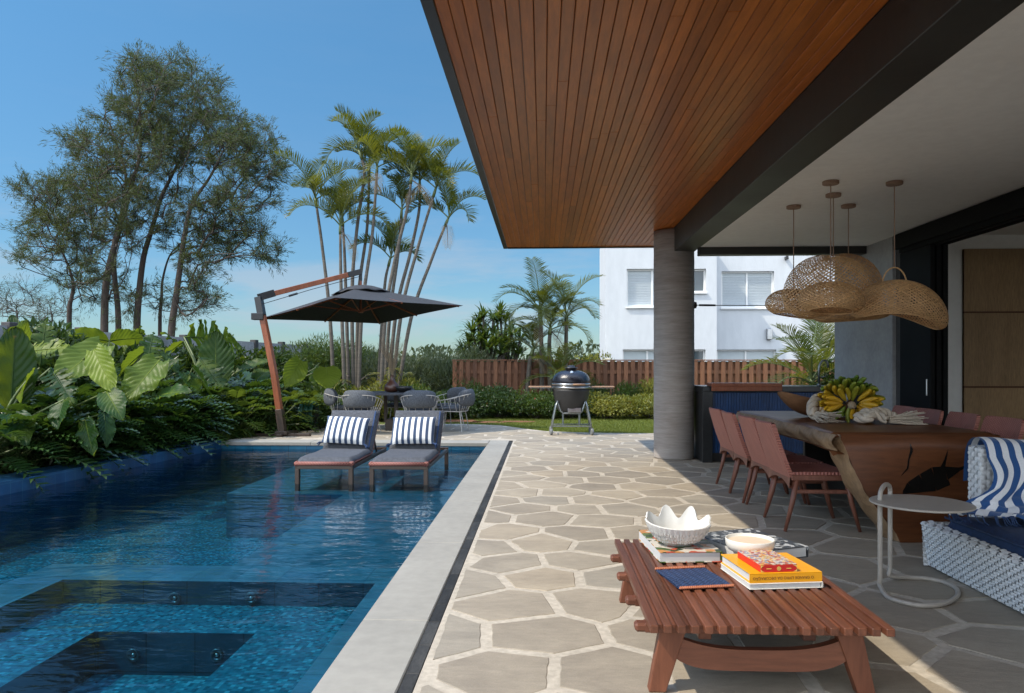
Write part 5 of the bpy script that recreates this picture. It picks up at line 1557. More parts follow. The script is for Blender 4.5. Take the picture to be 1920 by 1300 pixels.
b = MB(); b.box((0, .004, hy / 2), (wy - .014, dy - .014, hy - .0095)); b.build('pages', M['paper'], t2)
def lettering(txt, size, m, parent, loc, rot, name='lettering', ext=.0004, fit=None):
    cu = bpy.data.curves.new(name, 'FONT'); cu.body = txt; cu.size = size; cu.extrude = ext; cu.align_x = 'CENTER'; cu.align_y = 'CENTER'
    o = bpy.data.objects.new(name, cu); COL.objects.link(o)
    bpy.context.view_layer.update()
    dg = bpy.context.evaluated_depsgraph_get()
    me = bpy.data.meshes.new_from_object(o.evaluated_get(dg)); me.name = name
    bpy.data.objects.remove(o)
    me.materials.clear(); me.materials.append(m)
    q = bpy.data.objects.new(name, me); COL.objects.link(q); q.parent = parent; q.location = loc; q.rotation_euler = rot
    if fit: 
        xs_ = [v.co.x for v in me.vertices]; q.scale = (fit / (max(xs_) - min(xs_)),) * 2 + (1,)
    return q
lettering('O GRANDE LIVRO DA DECORAÇÃO', .022, M['spineink'], t2, (-.012, -dy / 2 - .0006, hy / 2 - .001), (R(90), PI, 0), fit=wy * .84)
bx = thing('box', 'small red box with ornate printed lid on the yellow book', 'box', (0, 0, 0))
cb, wb_, db_, ab = quadframe(((1392, 1046), (1414, 1073), (1481, 1073), (1462, 1045)), zy + hy)
bx.location = (cb.x, cb.y, zy + hy + .0006); bx.rotation_euler = (0, 0, a)
bh = .030
MB().box((0, 0, bh / 2), (wb_, db_, bh), bev=.0015).build('body', M['redbox'], bx)
lid = MB(); lid.box((0, 0, bh + .0012), (wb_ - .002, db_ - .002, .0024)); lid = lid.build('lid', M['boxart'], bx)
b = MB()
for k in range(12):
    a_ = 2 * PI * k / 12
    for r0, r1, w_l in ((.006, .020, .0025), (.022, .034, .003)):
        d_ = Vector((math.cos(a_ + (r0 > .01) * .26), math.sin(a_ + (r0 > .01) * .26), 0)); n_ = Vector((-d_.y, d_.x, 0))
        pz = Vector((0, 0, bh + .0029)); b.add([pz + d_ * r0, pz + d_ * (r0 + r1) / 2 + n_ * w_l, pz + d_ * r1, pz + d_ * (r0 + r1) / 2 - n_ * w_l], [(3, 2, 1, 0)])
b.build('lid_rosette', M['gold'], lid)
b = MB()
yf = -db_ / 2 - .0008
for sx in (-1, 1):
    for sz in (0, 1):
        x0, zz = sx * (wb_ / 2 - .001), .001 if sz == 0 else bh - .001
        dz = 1 if sz == 0 else -1
        b.add([(x0, yf, zz), (x0 - sx * .018, yf, zz), (x0 - sx * .008, yf, zz + dz * .004), (x0, yf, zz + dz * .013)], [(0, 1, 2, 3)] if sx * dz < 0 else [(3, 2, 1, 0)])
b.lathe([(.0, .0012), (.004, .001), (.0042, 0)], (0, yf, bh / 2), 16, axis=(0, -1, 0)); b.lathe([(.0065, 0), (.0065, .001), (.0092, .001), (.0092, 0)], (0, yf, bh / 2), 20, axis=(0, -1, 0))
for s in (-1, 1): b.box((s * wb_ * .27, yf, bh / 2), (.022, .0008, .0032))
b.build('front_ornament', M['gold'], bx)

# woven mat
cm, wm, dm, am = quadframe(((1238, 1069), (1263, 1107), (1360, 1101), (1332, 1066)), z0)
wmt = thing('woven_mat', 'small navy woven mat with terracotta corded ends on the coffee table', 'mat', (cm.x, cm.y, z0), am)
b = MB(); b.grid(lambda u, v: Vector(((u - .5) * wm, (v - .5) * dm, .0065 + .0015 * math.sin(u * 40) + .002 * math.sin(v * 5))), 30, 20); b.grid(lambda u, v: Vector(((.5 - u) * wm, (v - .5) * dm, .001)), 4, 4); b.build('cloth', M['denim'], wmt, smooth=True)
for s in (-1, 1):
    x = -wm / 2; b = MB()
    while x < wm / 2:
        b.tube([(x, s * dm / 2 - .008, .006), (x + .006, s * dm / 2, .010), (x + .012, s * dm / 2 + .007, .006)], .0052, 6); x += .0085
    b.build('corded_edge', M['terracord'], wmt, smooth=True)

# shell bowl
cs = atz(1271, 1020, z0 + .052)
sb = thing('shell_bowl', 'white fluted clam shell bowl on the garden photo book', 'bowl', (cs.x + .0, cs.y - .005, z0 + .0535), R(8))
def shell(off):
    def fn(u, v):
        a = 2 * PI * u
        s = v
        # scallops only round the far and right side of the rim
        sc_amt = max(0, .15 + .95 * math.sin(a + .35)) * s ** 1.5
        fl = math.sin(a * 8 + .6) * sc_amt
        r = (.055 + .108 * s ** .6) * (1 + .10 * fl) - off
        z = .010 + .108 * s ** 1.6 * (1 + .20 * math.sin(a + .2) - .06 * math.cos(a)) + .030 * fl * s + off * .5
        if s < .06: z = .0 + off
        x = r * math.cos(a) * 1.03; y = r * math.sin(a) * .82
        rid = .0035 * math.sin(a * 36) * (1 if off == 0 else 0) * min(1, s * 2) * (1 - s * .6)
        return Vector((x * (1 + rid / .1), y * (1 + rid / .1), z))
    return fn
b = MB(); b.grid(shell(0), 144, 18, close_u=True); b.grid(lambda u, v: shell(.007)(1 - u, v), 144, 18, close_u=True)
b.grid(lambda u, v: shell(0)(1 - u, 1).lerp(shell(.007)(1 - u, 1), v), 144, 1, close_u=True)
b.add([shell(0)(k / 40, 0) for k in range(40)], [tuple(range(40))]); b.add([shell(.007)(k / 40, .0) + Vector((0, 0, .001)) for k in range(40)], [tuple(range(40))])
b.build('bowl', M['shell'], sb, smooth=True)
b = MB()
for row in range(3):
    for k in range(26):
        a = PI + .25 + k * (PI - .5) / 25; s = .30 + .2 * row + .03 * math.sin(k * 1.3)
        p = shell(0)(a / (2 * PI), s); nrm = Vector((math.cos(a), math.sin(a), -.1)).normalized(); tg = Vector((-math.sin(a), math.cos(a), 0))
        up = Vector((0, 0, 1))
        b.add([p + tg * .0085 - nrm * .001, p + nrm * .009 + up * .013 + tg * .004, p + nrm * .009 + up * .013 - tg * .004, p - tg * .0085 - nrm * .001, p + nrm * .004 - up * .004], [(0, 1, 2, 3), (0, 4, 1), (1, 4, 2), (2, 4, 3)])
b.build('fluting', M['shell'], sb)
cbw = atz(1406, 1033, z0 + .057)
kb = thing('candle_bowl', 'cream round bowl filled with wax on the black and white book', 'bowl', (cbw.x, cbw.y, z0 + .0565))
MB().lathe([(.0, 0), (.085, 0), (.102, .008), (.113, .03), (.116, .058), (.113, .062), (.109, .058), (.106, .046), (.0, .046)], n=56).build('bowl', M['cerbowl'], kb, smooth=True)
MB().lathe([(.1055, .047), (.1, .0485), (.0, .0485)], n=40).build('wax', M['wax'], kb)
# ================================================================== vegetation
M['bark'] = mat('tree_bark', (.085, .065, .052), (.045, .035, .03), 5, .9, .7, 14, .03, stretch=(1, 1, .25))
M['needle'] = leafmat('casuarina_needles', (.034, .056, .022), (.075, .095, .034), .25, .6, 1.2)
M['twig'] = mat('twig', (.10, .08, .065), (.06, .05, .04), 6, .9)
M['palmstem'] = mat('palm_stem', (.135, .115, .092), (.07, .062, .052), 4, .8, .5, 8, .02, stretch=(.3, .3, 2.2))
M['frond'] = leafmat('palm_frond', (.026, .056, .012), (.125, .135, .020), .34, .42, 1.5)
M['dryfrond'] = leafmat('dry_frond', (.20, .15, .10), (.30, .23, .16), .25, .8, 2)
M['darkleaf'] = leafmat('dark_shrub_leaf', (.018, .042, .012), (.045, .085, .020), .25, .38, 2)
M['midleaf'] = leafmat('mid_green_leaf', (.030, .065, .014), (.085, .13, .026), .30, .40, 2)
M['yelleaf'] = leafmat('yellow_green_leaf', (.10, .13, .022), (.26, .24, .05), .3, .42, 3)
M['greyleaf'] = leafmat('grey_green_leaf', (.040, .062, .035), (.085, .11, .06), .25, .5, 2)
M['earleaf'] = leafmat('elephant_ear_leaf', (.014, .050, .012), (.045, .10, .020), .40, .42, 2.2, (.34, .44, .02), (.20, .26, .03), spec=.22)
M['paddle'] = leafmat('paddle_leaf', (.016, .050, .012), (.050, .10, .020), .40, .42, 2.0, (.34, .42, .02), (.19, .24, .03), spec=.22)
M['philo'] = leafmat('split_leaf', (.014, .046, .012), (.048, .10, .020), .24, .34, 3, spec=.5)
M['strap'] = leafmat('strap_leaf', (.035, .075, .016), (.095, .14, .026), .3, .36, 3)
M['stalk'] = mat('green_stalk', (.12, .15, .05), (.08, .11, .035), 6, .5)
M['flower'] = mat('orange_pink_flower', (.62, .12, .07), (.60, .22, .10), 9, .7, rnd=.2)

def quads_mesh(name, base, d, n, L, W, m, parent=None, rn=None, fold=.15, loc=None, world=False):
    """many small leaves: arrays base (k,3), d (k,3) along, n (k,3) normal, L, W (k,)"""
    d = d / np.linalg.norm(d, axis=1, keepdims=True)
    s = np.cross(d, n); s /= np.linalg.norm(s, axis=1, keepdims=True) + 1e-9
    n2 = np.cross(s, d)
    L = np.asarray(L).reshape(-1, 1) * np.ones((len(base), 1)); W = np.asarray(W).reshape(-1, 1) * np.ones((len(base), 1))
    v = np.empty((len(base), 4, 3))
    v[:, 0] = base; mid = base + d * L * .45 + n2 * L * fold * .5
    v[:, 1] = mid + s * W * .5; v[:, 2] = base + d * L - n2 * L * fold * .4; v[:, 3] = mid - s * W * .5
    f = np.arange(len(base) * 4).reshape(-1, 4)
    rn = NR.random(len(base)) if rn is None else rn
    off = np.zeros(3)
    p = parent
    while p is not None and world: off += np.array(p.location); p = p.parent
    if loc is not None and world: off += np.array(loc)
    return mesh_obj(name, v.reshape(-1, 3) - off, f, m, parent, loc, np.repeat(rn, 4))
def unit(n):
    v = NR.normal(size=(n, 3)); return v / np.linalg.norm(v, axis=1, keepdims=True)
def cloud_pts(ells, dens):
    """points through the outer volume of overlapping lumps; returns pos, outward dir, lump id"""
    P, D, I = [], [], []
    for i, (c, r) in enumerate(ells):
        k = max(8, int(dens * (r[0] * r[1] * r[2]) ** (2 / 3)))
        u = unit(k); rad = NR.random((k, 1)) ** .38
        P.append(np.array(c) + u * np.array(r) * rad); D.append(u); I.append(np.full(k, i))
    return np.concatenate(P), np.concatenate(D), np.concatenate(I)
def shrub(name, label, cat, x, y, w, d, h, m, leafL, leafW, dens=2600, group=None, lumps=9, z0=-.03, flowers=0, stemh=.3, dark=.4, up=.25, kindname='foliage'):
    t = thing(name, label, cat, (x, y, z0), 0, group)
    ells = []
    for k in range(lumps):
        a, r = random.uniform(0, 2 * PI), random.random() ** .5
        rr = random.uniform(.26, .42)
        hz = random.uniform(.30, .78) * (1 - .35 * r * r)
        ells.append(((math.cos(a) * r * w * .36, math.sin(a) * r * d * .36, h * hz), (w * rr, d * rr, h * random.uniform(.20, .30))))
    P, D, I = cloud_pts(ells, dens)
    k = P[:, 2] > .02; P, D, I = P[k], D[k], I[k]
    n = len(P)
    dirs = D * .7 + unit(n) * .8 + np.array([0, 0, up])
    tone = NR.random(lumps)[I] * .55 + NR.random(n) * .45
    quads_mesh(kindname, P, dirs, D + unit(n) * .9 + np.array([0, 0, .5]), leafL * NR.uniform(.6, 1.25, n), leafW * NR.uniform(.7, 1.2, n), m, t, tone)
    b = MB()
    for c, r in ells[:7]: b.tube([(random.uniform(-.06, .06) * w, random.uniform(-.06, .06) * d, 0), (c[0] * .6, c[1] * .6, c[2] * .6), c], [.016, .012, .006], 5)
    b.build('stems', M['twig'], t)
    if flowers:
        idx = NR.choice(np.where((D[:, 1] < .1) & (P[:, 2] > h * .25))[0], flowers)
        base = np.repeat(P[idx], 6, 0); dd_ = unit(len(base)) * .8 + np.repeat(D[idx], 6, 0)
        quads_mesh('flowers', base + np.repeat(D[idx], 6, 0) * .03, dd_, unit(len(base)), .045, .035, M['flower'], t)
    return t

# ------------------------------------------------------------------ casuarina trees
def grow_tree(name, label, cat, trunk, radii, targets, needles, nl, nw, tuft, group=None, needlemat=None, rmin=.010, seg=.55, droop=.2):
    """trunk: list of points; every target is joined to the nearest lower branch, then thickness follows what hangs on it"""
    base = trunk[0]
    t = thing(name, label, cat, (base.x, base.y, base.z), 0, group)
    nodes = [Vector(p) for p in cr(trunk, 5)]
    par = [-1] + list(range(len(nodes) - 1)); ntr = len(nodes)
    ends = []
    T = sorted(targets, key=lambda q: min((q - p).length for p in nodes[ntr // 4:ntr]))
    for q in T:
        A = np.array([tuple(p) for p in nodes]); dv = np.array(tuple(q)) - A
        dist = np.linalg.norm(dv, axis=1)
        cost = dist + np.where(dv[:, 2] < dist * .05, 1.5 + np.abs(dv[:, 2]) * 1.2, 0)
        cost[:max(2, ntr // 4)] += 6
        j = int(np.argmin(cost)); p = nodes[j]; L = (q - p).length
        if L < .12: ends.append(j); continue
        n = max(2, int(L / seg) + 1)
        g = (p - nodes[par[j]]).normalized() if par[j] >= 0 else Vector((0, 0, 1))
        prev = j
        for k in range(1, n + 1):
            s = k / n
            c = p.lerp(q, s) + g * L * .16 * math.sin(PI * s) + Vector((random.uniform(-1, 1), random.uniform(-1, 1), random.uniform(-1, 1))) * .07 * L * (s < 1) + Vector((0, 0, .06 * L * math.sin(PI * s)))
            nodes.append(c); par.append(prev); prev = len(nodes) - 1
        ends.append(prev)
    w = np.zeros(len(nodes)); kids = [[] for _ in nodes]
    for i, p in enumerate(par):
        if p >= 0: kids[p].append(i)
    for i in range(len(nodes) - 1, -1, -1):
        if not kids[i]: w[i] = 1
        if par[i] >= 0: w[par[i]] += w[i]
    rad = rmin * w ** .46
    k0 = radii / rad[0] if rad[0] > 0 else 1
    def rr(i): return max(rmin, radii * (1 - .82 * i / ntr)) if i < ntr else max(rmin * .6, min(rad[i], radii * .42))
    b = MB(); b.tube([nodes[i] - base for i in range(ntr)], [rr(i) * (1.25 if i == 0 else 1) for i in range(ntr)], 9)
    b.build('trunk', M['bark'], t, smooth=True)
    b = MB()
    done = set(range(ntr))
    for i in range(ntr, len(nodes)):
        if i in done: continue
        ch = [par[i], i]; done.add(i)
        while True:
            nx = [k for k in kids[ch[-1]] if k not in done]
            if not nx: break
            nx = max(nx, key=lambda k: w[k]); ch.append(nx); done.add(nx)
        b.tube([nodes[k] - base for k in ch], [min(rr(ch[1]), rr(k) if q else rr(ch[1])) for q, k in enumerate(ch)], 5, cap=False)
    # fine twigs at every end
    E_ = [nodes[i] for i in ends]; dirs = [(nodes[i] - nodes[par[i]]).normalized() for i in ends]
    P, D = [], []
    for p, d in zip(E_, dirs):
        for k in range(tuft):
            dv = (d * .8 + Vector(unit(1)[0]) * .85 + Vector((0, 0, .25))).normalized(); L = random.uniform(.22, .62)
            m1 = p + dv * L * .55; m2 = p + dv * L + Vector((0, 0, -.05))
            b.tube([p - base, m1 - base, m2 - base], [rmin * .7, rmin * .5, rmin * .3], 3, cap=False)
            for s in range(4): 
                q = p.lerp(m1, .5 * s) if s < 2 else m1.lerp(m2, (s - 1) / 2); P.append(q - base); D.append(dv)
    b.build('branches', M['bark'], t, smooth=True)
    P = np.array([tuple(p) for p in P]); D = np.array([tuple(p) for p in D])
    if needles:
        k = max(1, needles // len(P)); Pn = np.repeat(P, k, 0) + NR.normal(size=(len(P) * k, 3)) * .05; Dn = np.repeat(D, k, 0)
        n = len(Pn); tone = np.repeat(NR.random(len(P)), k) * .6 + NR.random(n) * .4
        quads_mesh('crown', Pn, Dn * 1.1 + unit(n) * .55 + np.array([0, 0, -droop]), unit(n), nl * NR.uniform(.5, 1.2, n), nw, needlemat or M['needle'], t, tone)
    return t
TY = 22.0
def tl(pts, y0, dy=0.): return [at(px, py, y0 + dy * i) for i, (px, py) in enumerate(pts)]
def ground_start(pts): 
    p = pts[0].copy(); p.z = -.05; return [p] + pts
trunks = [
    (ground_start(tl([(196, 600), (201, 520), (218, 450), (233, 399), (247, 345), (262, 290), (262, 200), (252, 125)], 22.0)), .125, 'tall casuarina tree with feathery crown, the one reaching highest over the garden wall'),
    (ground_start(tl([(222, 600), (216, 530), (214, 470), (228, 400), (236, 330), (215, 260), (205, 230)], 22.5)), .10, 'casuarina tree whose dark trunk stands close behind the tallest one'),
    (ground_start(tl([(257, 612), (262, 540), (270, 480), (284, 433), (302, 372), (322, 330), (350, 270), (365, 190)], 22.8)), .12, 'casuarina tree with a forked trunk rising in the middle of the feathery group'),
    (ground_start(tl([(321, 632), (330, 560), (338, 500), (349, 425), (362, 380), (395, 330), (420, 280)], 21.4)), .12, 'casuarina tree leaning towards the palms with long low branches'),
    (ground_start(tl([(300, 600), (303, 560), (305, 525), (318, 480), (340, 455)], 23.5)), .07, 'thin low casuarina tree between the bigger trunks'),
    (ground_start(tl([(130, 590), (134, 560), (137, 530), (120, 480), (95, 440)], 23.0)), .09, 'small casuarina tree set apart beyond the banana leaves'),
]
blobs = [(254, 125, 24, 22, 13), (335, 138, 58, 28, 24), (385, 190, 46, 45, 26), (296, 205, 70, 60, 46), (355, 255, 75, 55, 46), (222, 225, 42, 45, 20), (142, 275, 34, 24, 9), (148, 262, 22, 18, 6), (150, 360, 62, 42, 34), (195, 345, 50, 45, 24),
         (62, 358, 44, 20, 11), (90, 440, 52, 34, 24), (135, 500, 66, 42, 26), (100, 400, 40, 30, 11), (465, 255, 55, 26, 20), (482, 310, 52, 32, 22), (430, 300, 55, 45, 24), (455, 372, 62, 40, 28), (450, 437, 55, 24, 18), (505, 478, 40, 12, 9),
         (405, 455, 50, 32, 20), (372, 500, 40, 28, 14), (345, 560, 45, 34, 13), (215, 430, 55, 50, 18), (300, 330, 66, 60, 30), (240, 320, 52, 52, 22), (180, 530, 45, 45, 14), (300, 270, 55, 45, 26), (270, 560, 50, 36, 10), (380, 560, 25, 24, 6), (110, 385, 50, 35, 16), (165, 430, 55, 40, 20), (260, 400, 50, 45, 20), (330, 430, 50, 40, 18), (385, 395, 50, 40, 20), (285, 150, 30, 30, 12), (235, 170, 30, 35, 10), (420, 240, 45, 35, 18), (60, 480, 30, 25, 7), (190, 290, 45, 35, 16)]
targs = [[] for _ in trunks]
for (bx_, by_, rx_, ry_, n) in blobs:
    for _ in range(int(n * 1.35)):
        a, r = random.uniform(0, 2 * PI), random.random() ** .5
        px, py = bx_ + rx_ * r * math.cos(a), by_ + ry_ * r * math.sin(a)
        best, bi = 1e9, 0
        for i, (tr_, rad_, _) in enumerate(trunks):
            for p in tr_[2:]:
                c = p - cam_o.location; dpt = c.x * _F[0] + c.y * _F[1]; qx = 960 + FPX * (c.x * _S[0] + c.y * _S[1]) / dpt; qy = 687 - FPX * c.z / dpt
                d2 = math.hypot(qx - px, (qy - py) * (1 if qy > py else 2.0)) + random.uniform(0, 14)
                if d2 < best: best, bi = d2, i
        y0 = trunks[bi][0][1].y
        targs[bi].append(at(px, py, y0 + random.gauss(0, 1.15)))
for (tr_, rad_, lab), tg_ in zip(trunks, targs):
    if len(tg_) < 6: tg_ = tg_ + [tr_[-1] + Vector((random.uniform(-.6, .6), random.uniform(-.6, .6), random.uniform(-.2, .5))) for _ in range(6)]
    grow_tree('casuarina_tree', lab, 'tree', tr_, rad_, tg_, int(len(tg_) * 150), .16, .016, 5, 'casuarina trees beyond the garden wall')
# bare twiggy trees far left
for (px0, lab, cxs, n, yy) in ((30, 'bare twiggy tree beyond the wall, the one lowest behind the banana leaves', (30, 565, 48, 34), 60, 27), (95, 'bare twiggy bush beside the small casuarina tree', (95, 585, 34, 28), 36, 26)):
    tr_ = ground_start(tl([(px0, 620), (px0 + 3, 600), (px0, 580)], yy))
    tgs = [at(cxs[0] + cxs[2] * random.uniform(-1, 1), cxs[1] + cxs[3] * random.uniform(-1, .9), yy + random.gauss(0, .5)) for _ in range(n)]
    grow_tree('bare_tree', lab, 'tree', tr_, .06, tgs, n * 40, .14, .014, 4, None, M['greyleaf'], .008, .3)

# ------------------------------------------------------------------ palms
def frond(b, bs, base, az, el, L, droop, nleaf, leafL, leafW, vee=.55, twistd=0.0, hang=.3):
    """feather leaf: rachis curve with two rows of leaflets"""
    dirh = Vector((math.cos(az), math.sin(az), 0)); p = Vector(base); pts = [p.copy()]; e = el; n = 12
    for k in range(n):
        d = dirh * math.cos(e) + Vector((0, 0, math.sin(e))); p = p + d * (L / n); pts.append(p.copy()); e -= droop * (.35 + 1.3 * k / n) / n
    bs.tube(pts, [.016 * (1 - .85 * k / n) + .002 for k in range(n + 1)], 5, cap=False)
    tone = random.random()
    for k in range(nleaf):
        s = .16 + .84 * (k + .5) / nleaf; f = s * n; i = min(n - 1, int(f)); q = pts[i].lerp(pts[i + 1], f - i)
        t = (pts[i + 1] - pts[i]).normalized(); side = t.cross(Vector((0, 0, 1))); 
        if side.length < .05: side = Vector((-math.sin(az), math.cos(az), 0))
        side.normalize(); up = side.cross(t)
        ll = leafL * (math.sin(PI * (.12 + .80 * s)) ** .7) * random.uniform(.85, 1.1)
        for sg in (-1, 1):
            d = (side * sg * .85 + t * (.55 + .4 * s) + up * vee * random.uniform(.7, 1.2)).normalized()
            m1 = q + d * ll * .55; d2 = (d + Vector((0, 0, -hang * random.uniform(.6, 1.5)))).normalized(); m2 = m1 + d2 * ll * .45
            wv = t * leafW * .5
            b.cur = min(1, max(0, tone * .6 + random.random() * .4))
            b.add([q - wv * .5, q + wv * .5, m1 + wv, m1 - wv, m2], [(0, 1, 2, 3), (3, 2, 4)])
def palm(name, label, pts, r0, r1, fr, L, group=None, leafL=.5, leafW=.035, nleaf=30, dry=1, crown=.75, els=(1.35, .35), droops=(1.2, 2.0), bm_=None, bias=None, vee=.5):
    base = Vector(pts[0]); t = thing(name, label, 'palm', base, 0, group)
    P = cr([Vector(p) - base for p in pts], 8); n = len(P)
    b = MB(); b.tube(P, [(r0 + (r1 - r0) * k / (n - 1)) * (1.25 if k == 0 else 1) * (1 + .05 * (k % 2)) for k in range(n)], 9); b.build('trunk', M['palmstem'], t, smooth=True)
    top = P[-1]; d = (P[-1] - P[-3]).normalized()
    b = MB(); cs_ = top + d * crown * .55; b.tube([top, top + d * crown * .2, cs_], [r1 * 1.25, r1 * 1.3, r1 * .7], 9); b.build('crownshaft', M['stalk'], t, smooth=True)
    bl_, bs = MB(), MB()
    a0 = random.uniform(0, 6)
    for k in range(fr):
        az = a0 + 2.399 * k if bias is None else bias[k % len(bias)] + random.uniform(-.25, .25)
        s = k / max(1, fr - 1)
        frond(bl_, bs, cs_ - d * .1 * s, az, els[0] + (els[1] - els[0]) * s + random.uniform(-.1, .1), L * random.uniform(.8, 1.1), droops[0] + (droops[1] - droops[0]) * s, nleaf, leafL, leafW, vee)
    bl_.build('fronds', bm_ or M['frond'], t); bs.build('frond_stalks', M['stalk'], t)
    if dry:
        bd, bs = MB(), MB()
        for k in range(dry): frond(bd, bs, top + d * .1, random.uniform(0, 6.3), -.5, L * .75, 1.0, int(nleaf * .6), leafL * .7, leafW * .6, .05, hang=.9)
        bd.build('dry_fronds', M['dryfrond'], t); bs2 = bs.build('dry_stalks', M['twig'], t)
    return t
PYc = 17.6
stems = [  # picture points of each stem from the bottom up, depth offset, fronds, size
    ([(628, 700), (619, 600), (605, 470), (594, 390)], .0, 7, 1.35), ([(648, 705), (640, 560), (638, 440)], -.3, 8, 1.5),
    ([(655, 705), (650, 600), (646, 480), (643, 425)], .5, 5, 1.0), ([(664, 700), (660, 560), (668, 440), (683, 330), (679, 300)], .2, 7, 1.25),
    ([(668, 705), (672, 560), (688, 430), (692, 330)], .7, 5, 1.1), ([(672, 710), (678, 590), (698, 440), (706, 330)], -.2, 7, 1.2),
    ([(706, 700), (716, 610), (722, 530), (728, 500)], .9, 7, 1.15), ([(712, 705), (722, 600), (740, 490), (764, 390), (770, 345)], -.4, 8, 1.45),
    ([(718, 700), (730, 600), (746, 480), (752, 410)], .5, 5, 1.2), ([(724, 705), (742, 590), (768, 480), (785, 400), (787, 355)], .3, 5, 1.1),
    ([(730, 705), (752, 590), (782, 470), (812, 370)], -.1, 7, 1.35), ([(738, 705), (770, 600), (808, 490), (834, 425)], .1, 6, 1.35)]
plabs = {3: 'slender palm of the clump whose crown stands highest', 0: 'slender palm of the clump on the side of the casuarina trees, its crown lowest there', 11: 'slender palm of the clump leaning out farthest towards the wood ceiling', 6: 'short slender palm in the middle of the clump with ragged greyish fronds'}
for i, (pp, dy, nf, L) in enumerate(stems):
    pts = [at(px, py, PYc + dy) for px, py in pp]; pts[0].z = -.03
    palm('slender_palm', plabs.get(i, 'slender grey stemmed palm in the clump behind the parasol'), pts, .050, .029, max(5, nf - 1), L * .98, 'slender palms in the clump behind the parasol', .42, .027, 38, 1 if i % 2 else 0, .55, (1.40, .62), (1.2, 2.3), vee=.8)

# small palms at the fence
for i, (pp, y, nf, L, lab) in enumerate((
    ([(1016, 720), (1015, 640), (1013, 596)], 18.7, 9, 1.5, 'leafy feather palm by the fence, the tallest of that group'),
    ([(1058, 720), (1061, 660), (1062, 606)], 18.9, 9, 1.4, 'leafy feather palm by the fence, next to the white house'),
    ([(1032, 720), (1030, 660), (1031, 628)], 18.5, 7, 1.15, 'leafy feather palm by the fence, between two others'),
    ([(985, 720), (992, 690), (996, 668)], 18.6, 6, .95, 'short feather palm by the fence, beside the spiky tree'))):
    pts = [at(px, py, y) for px, py in pp]; pts[0].z = -.03
    palm('feather_palm', lab, pts, .06, .045, nf, L, 'feather palms at the fence', .42, .03, 30, 1, .4, (1.35, .35), (1.3, 2.1), vee=.35)
pts = [at(1048, 735, 18.2), at(1050, 712, 18.2)]; pts[0].z = -.03
palm('feather_palm', 'low bushy feather palm in front of the fence above the grill', pts, .05, .04, 9, 1.15, 'feather palms at the fence', .36, .028, 26, 0, .2, (1.2, .2), (1.2, 1.9), vee=.4)
pts = [at(1520, 735, 13.2), at(1522, 722, 13.2)]; pts[0].z = -.03
palm('areca_palm', 'bright feather palm seen behind the tap and counter', pts, .05, .04, 11, 1.35, None, .40, .03, 30, 0, .2, (1.35, .25), (1.0, 1.9), vee=.4)
pts = [at(1545, 735, 14.5), at(1548, 680, 14.5)]; pts[0].z = -.03
palm('areca_palm', 'taller feather palm rising behind the wicker lamps at the concrete wall', pts, .05, .04, 8, 1.2, None, .40, .03, 28, 0, .2, (1.4, .4), (1.0, 1.8), vee=.4)
shrub('shrub', 'bright leafy shrub behind the counter against the concrete wall', 'shrub', 5.05, 13.2, .9, .8, 1.75, M['midleaf'], .09, .04, 2400, lumps=10)
p = at(1385, 715, 11.2)
b = MB()
for k in range(16):
    x0 = 2.6 + 1.2 * random.random(); bs_ = Vector((x0, 11.2 + random.uniform(-.1, .1), 0)); tip = bs_ + Vector((random.uniform(-.22, .22), random.uniform(-.1, .1), random.uniform(1.0, 1.14)))
    md = bs_.lerp(tip, .6) + Vector((0, 0, .05)); wv = Vector((.016, 0, 0)); b.rnd(.5 + .5 * random.random()); b.add([bs_ - wv, bs_ + wv, md + wv, md - wv, tip], [(0, 1, 2, 3), (3, 2, 4)])
tag(b.build('strap_plant', M['yelleaf'], None, world=True, loc=(3.2, 11.2, 0)), 'yellow tipped strap leaves showing just over the counter top', 'plant')

# spiky pandanus tree beyond the fence
def rosette(b, c, n, L, W, up=.3):
    c = Vector(c)
    for k in range(n):
        d = Vector(unit(1)[0]); d.z = abs(d.z) * .9 + (-.25 if random.random() < .3 else .1); d.normalize()
        s = d.cross(Vector((0, 0, 1))); s = s.normalized() if s.length > .05 else Vector((1, 0, 0))
        l = L * random.uniform(.7, 1.1); m1 = c + d * l * .6; m2 = m1 + (d + Vector((0, 0, -.55))).normalized() * l * .4; b.rnd()
        b.add([c - s * W * .4, c + s * W * .4, m1 + s * W * .5, m1 - s * W * .5, m2], [(0, 1, 2, 3), (3, 2, 4)])
def pandanus(label, cpx, y, heads, L, n=46):
    base = at(cpx, 690, y); base.z = -.05; t = thing('pandanus_tree', label, 'tree', base)
    b, bb = MB(), MB(); fork = Vector((0, 0, .9)); bb.tube([(0, 0, 0), fork], [.12, .09], 8)
    for px, py, dy in heads:
        p = at(px, py, y + dy) - base; bb.tube([fork * random.uniform(.6, 1), fork.lerp(p, .5) + Vector((0, 0, -.12)), p], [.06, .05, .035], 6); rosette(b, p, n, L, .055)
    bb.build('trunk', M['palmstem'], t); b.build('crown', M['midleaf'], t)
pandanus('spiky rosette headed tree beyond the fence end, the bigger one', 915, 21.5, [(906, 596, 0), (885, 622, -.3), (925, 626, .2), (900, 640, -.5), (945, 645, .1), (878, 650, .2), (915, 655, -.6), (890, 665, -.4), (940, 665, -.5), (960, 630, .3), (905, 620, .4), (925, 600, .5), (897, 608, .2), (912, 636, -.2), (930, 650, -.3), (884, 640, -.2), (950, 655, .1), (902, 660, -.3), (868, 662, .1)], .55)
pandanus('spiky rosette headed tree beyond the fence end, the round dark one', 948, 22.5, [(938, 590, 0), (948, 600, .2), (932, 604, -.2), (957, 622, .1), (962, 655, .2), (975, 640, 0), (972, 665, -.2)], .5, 60)
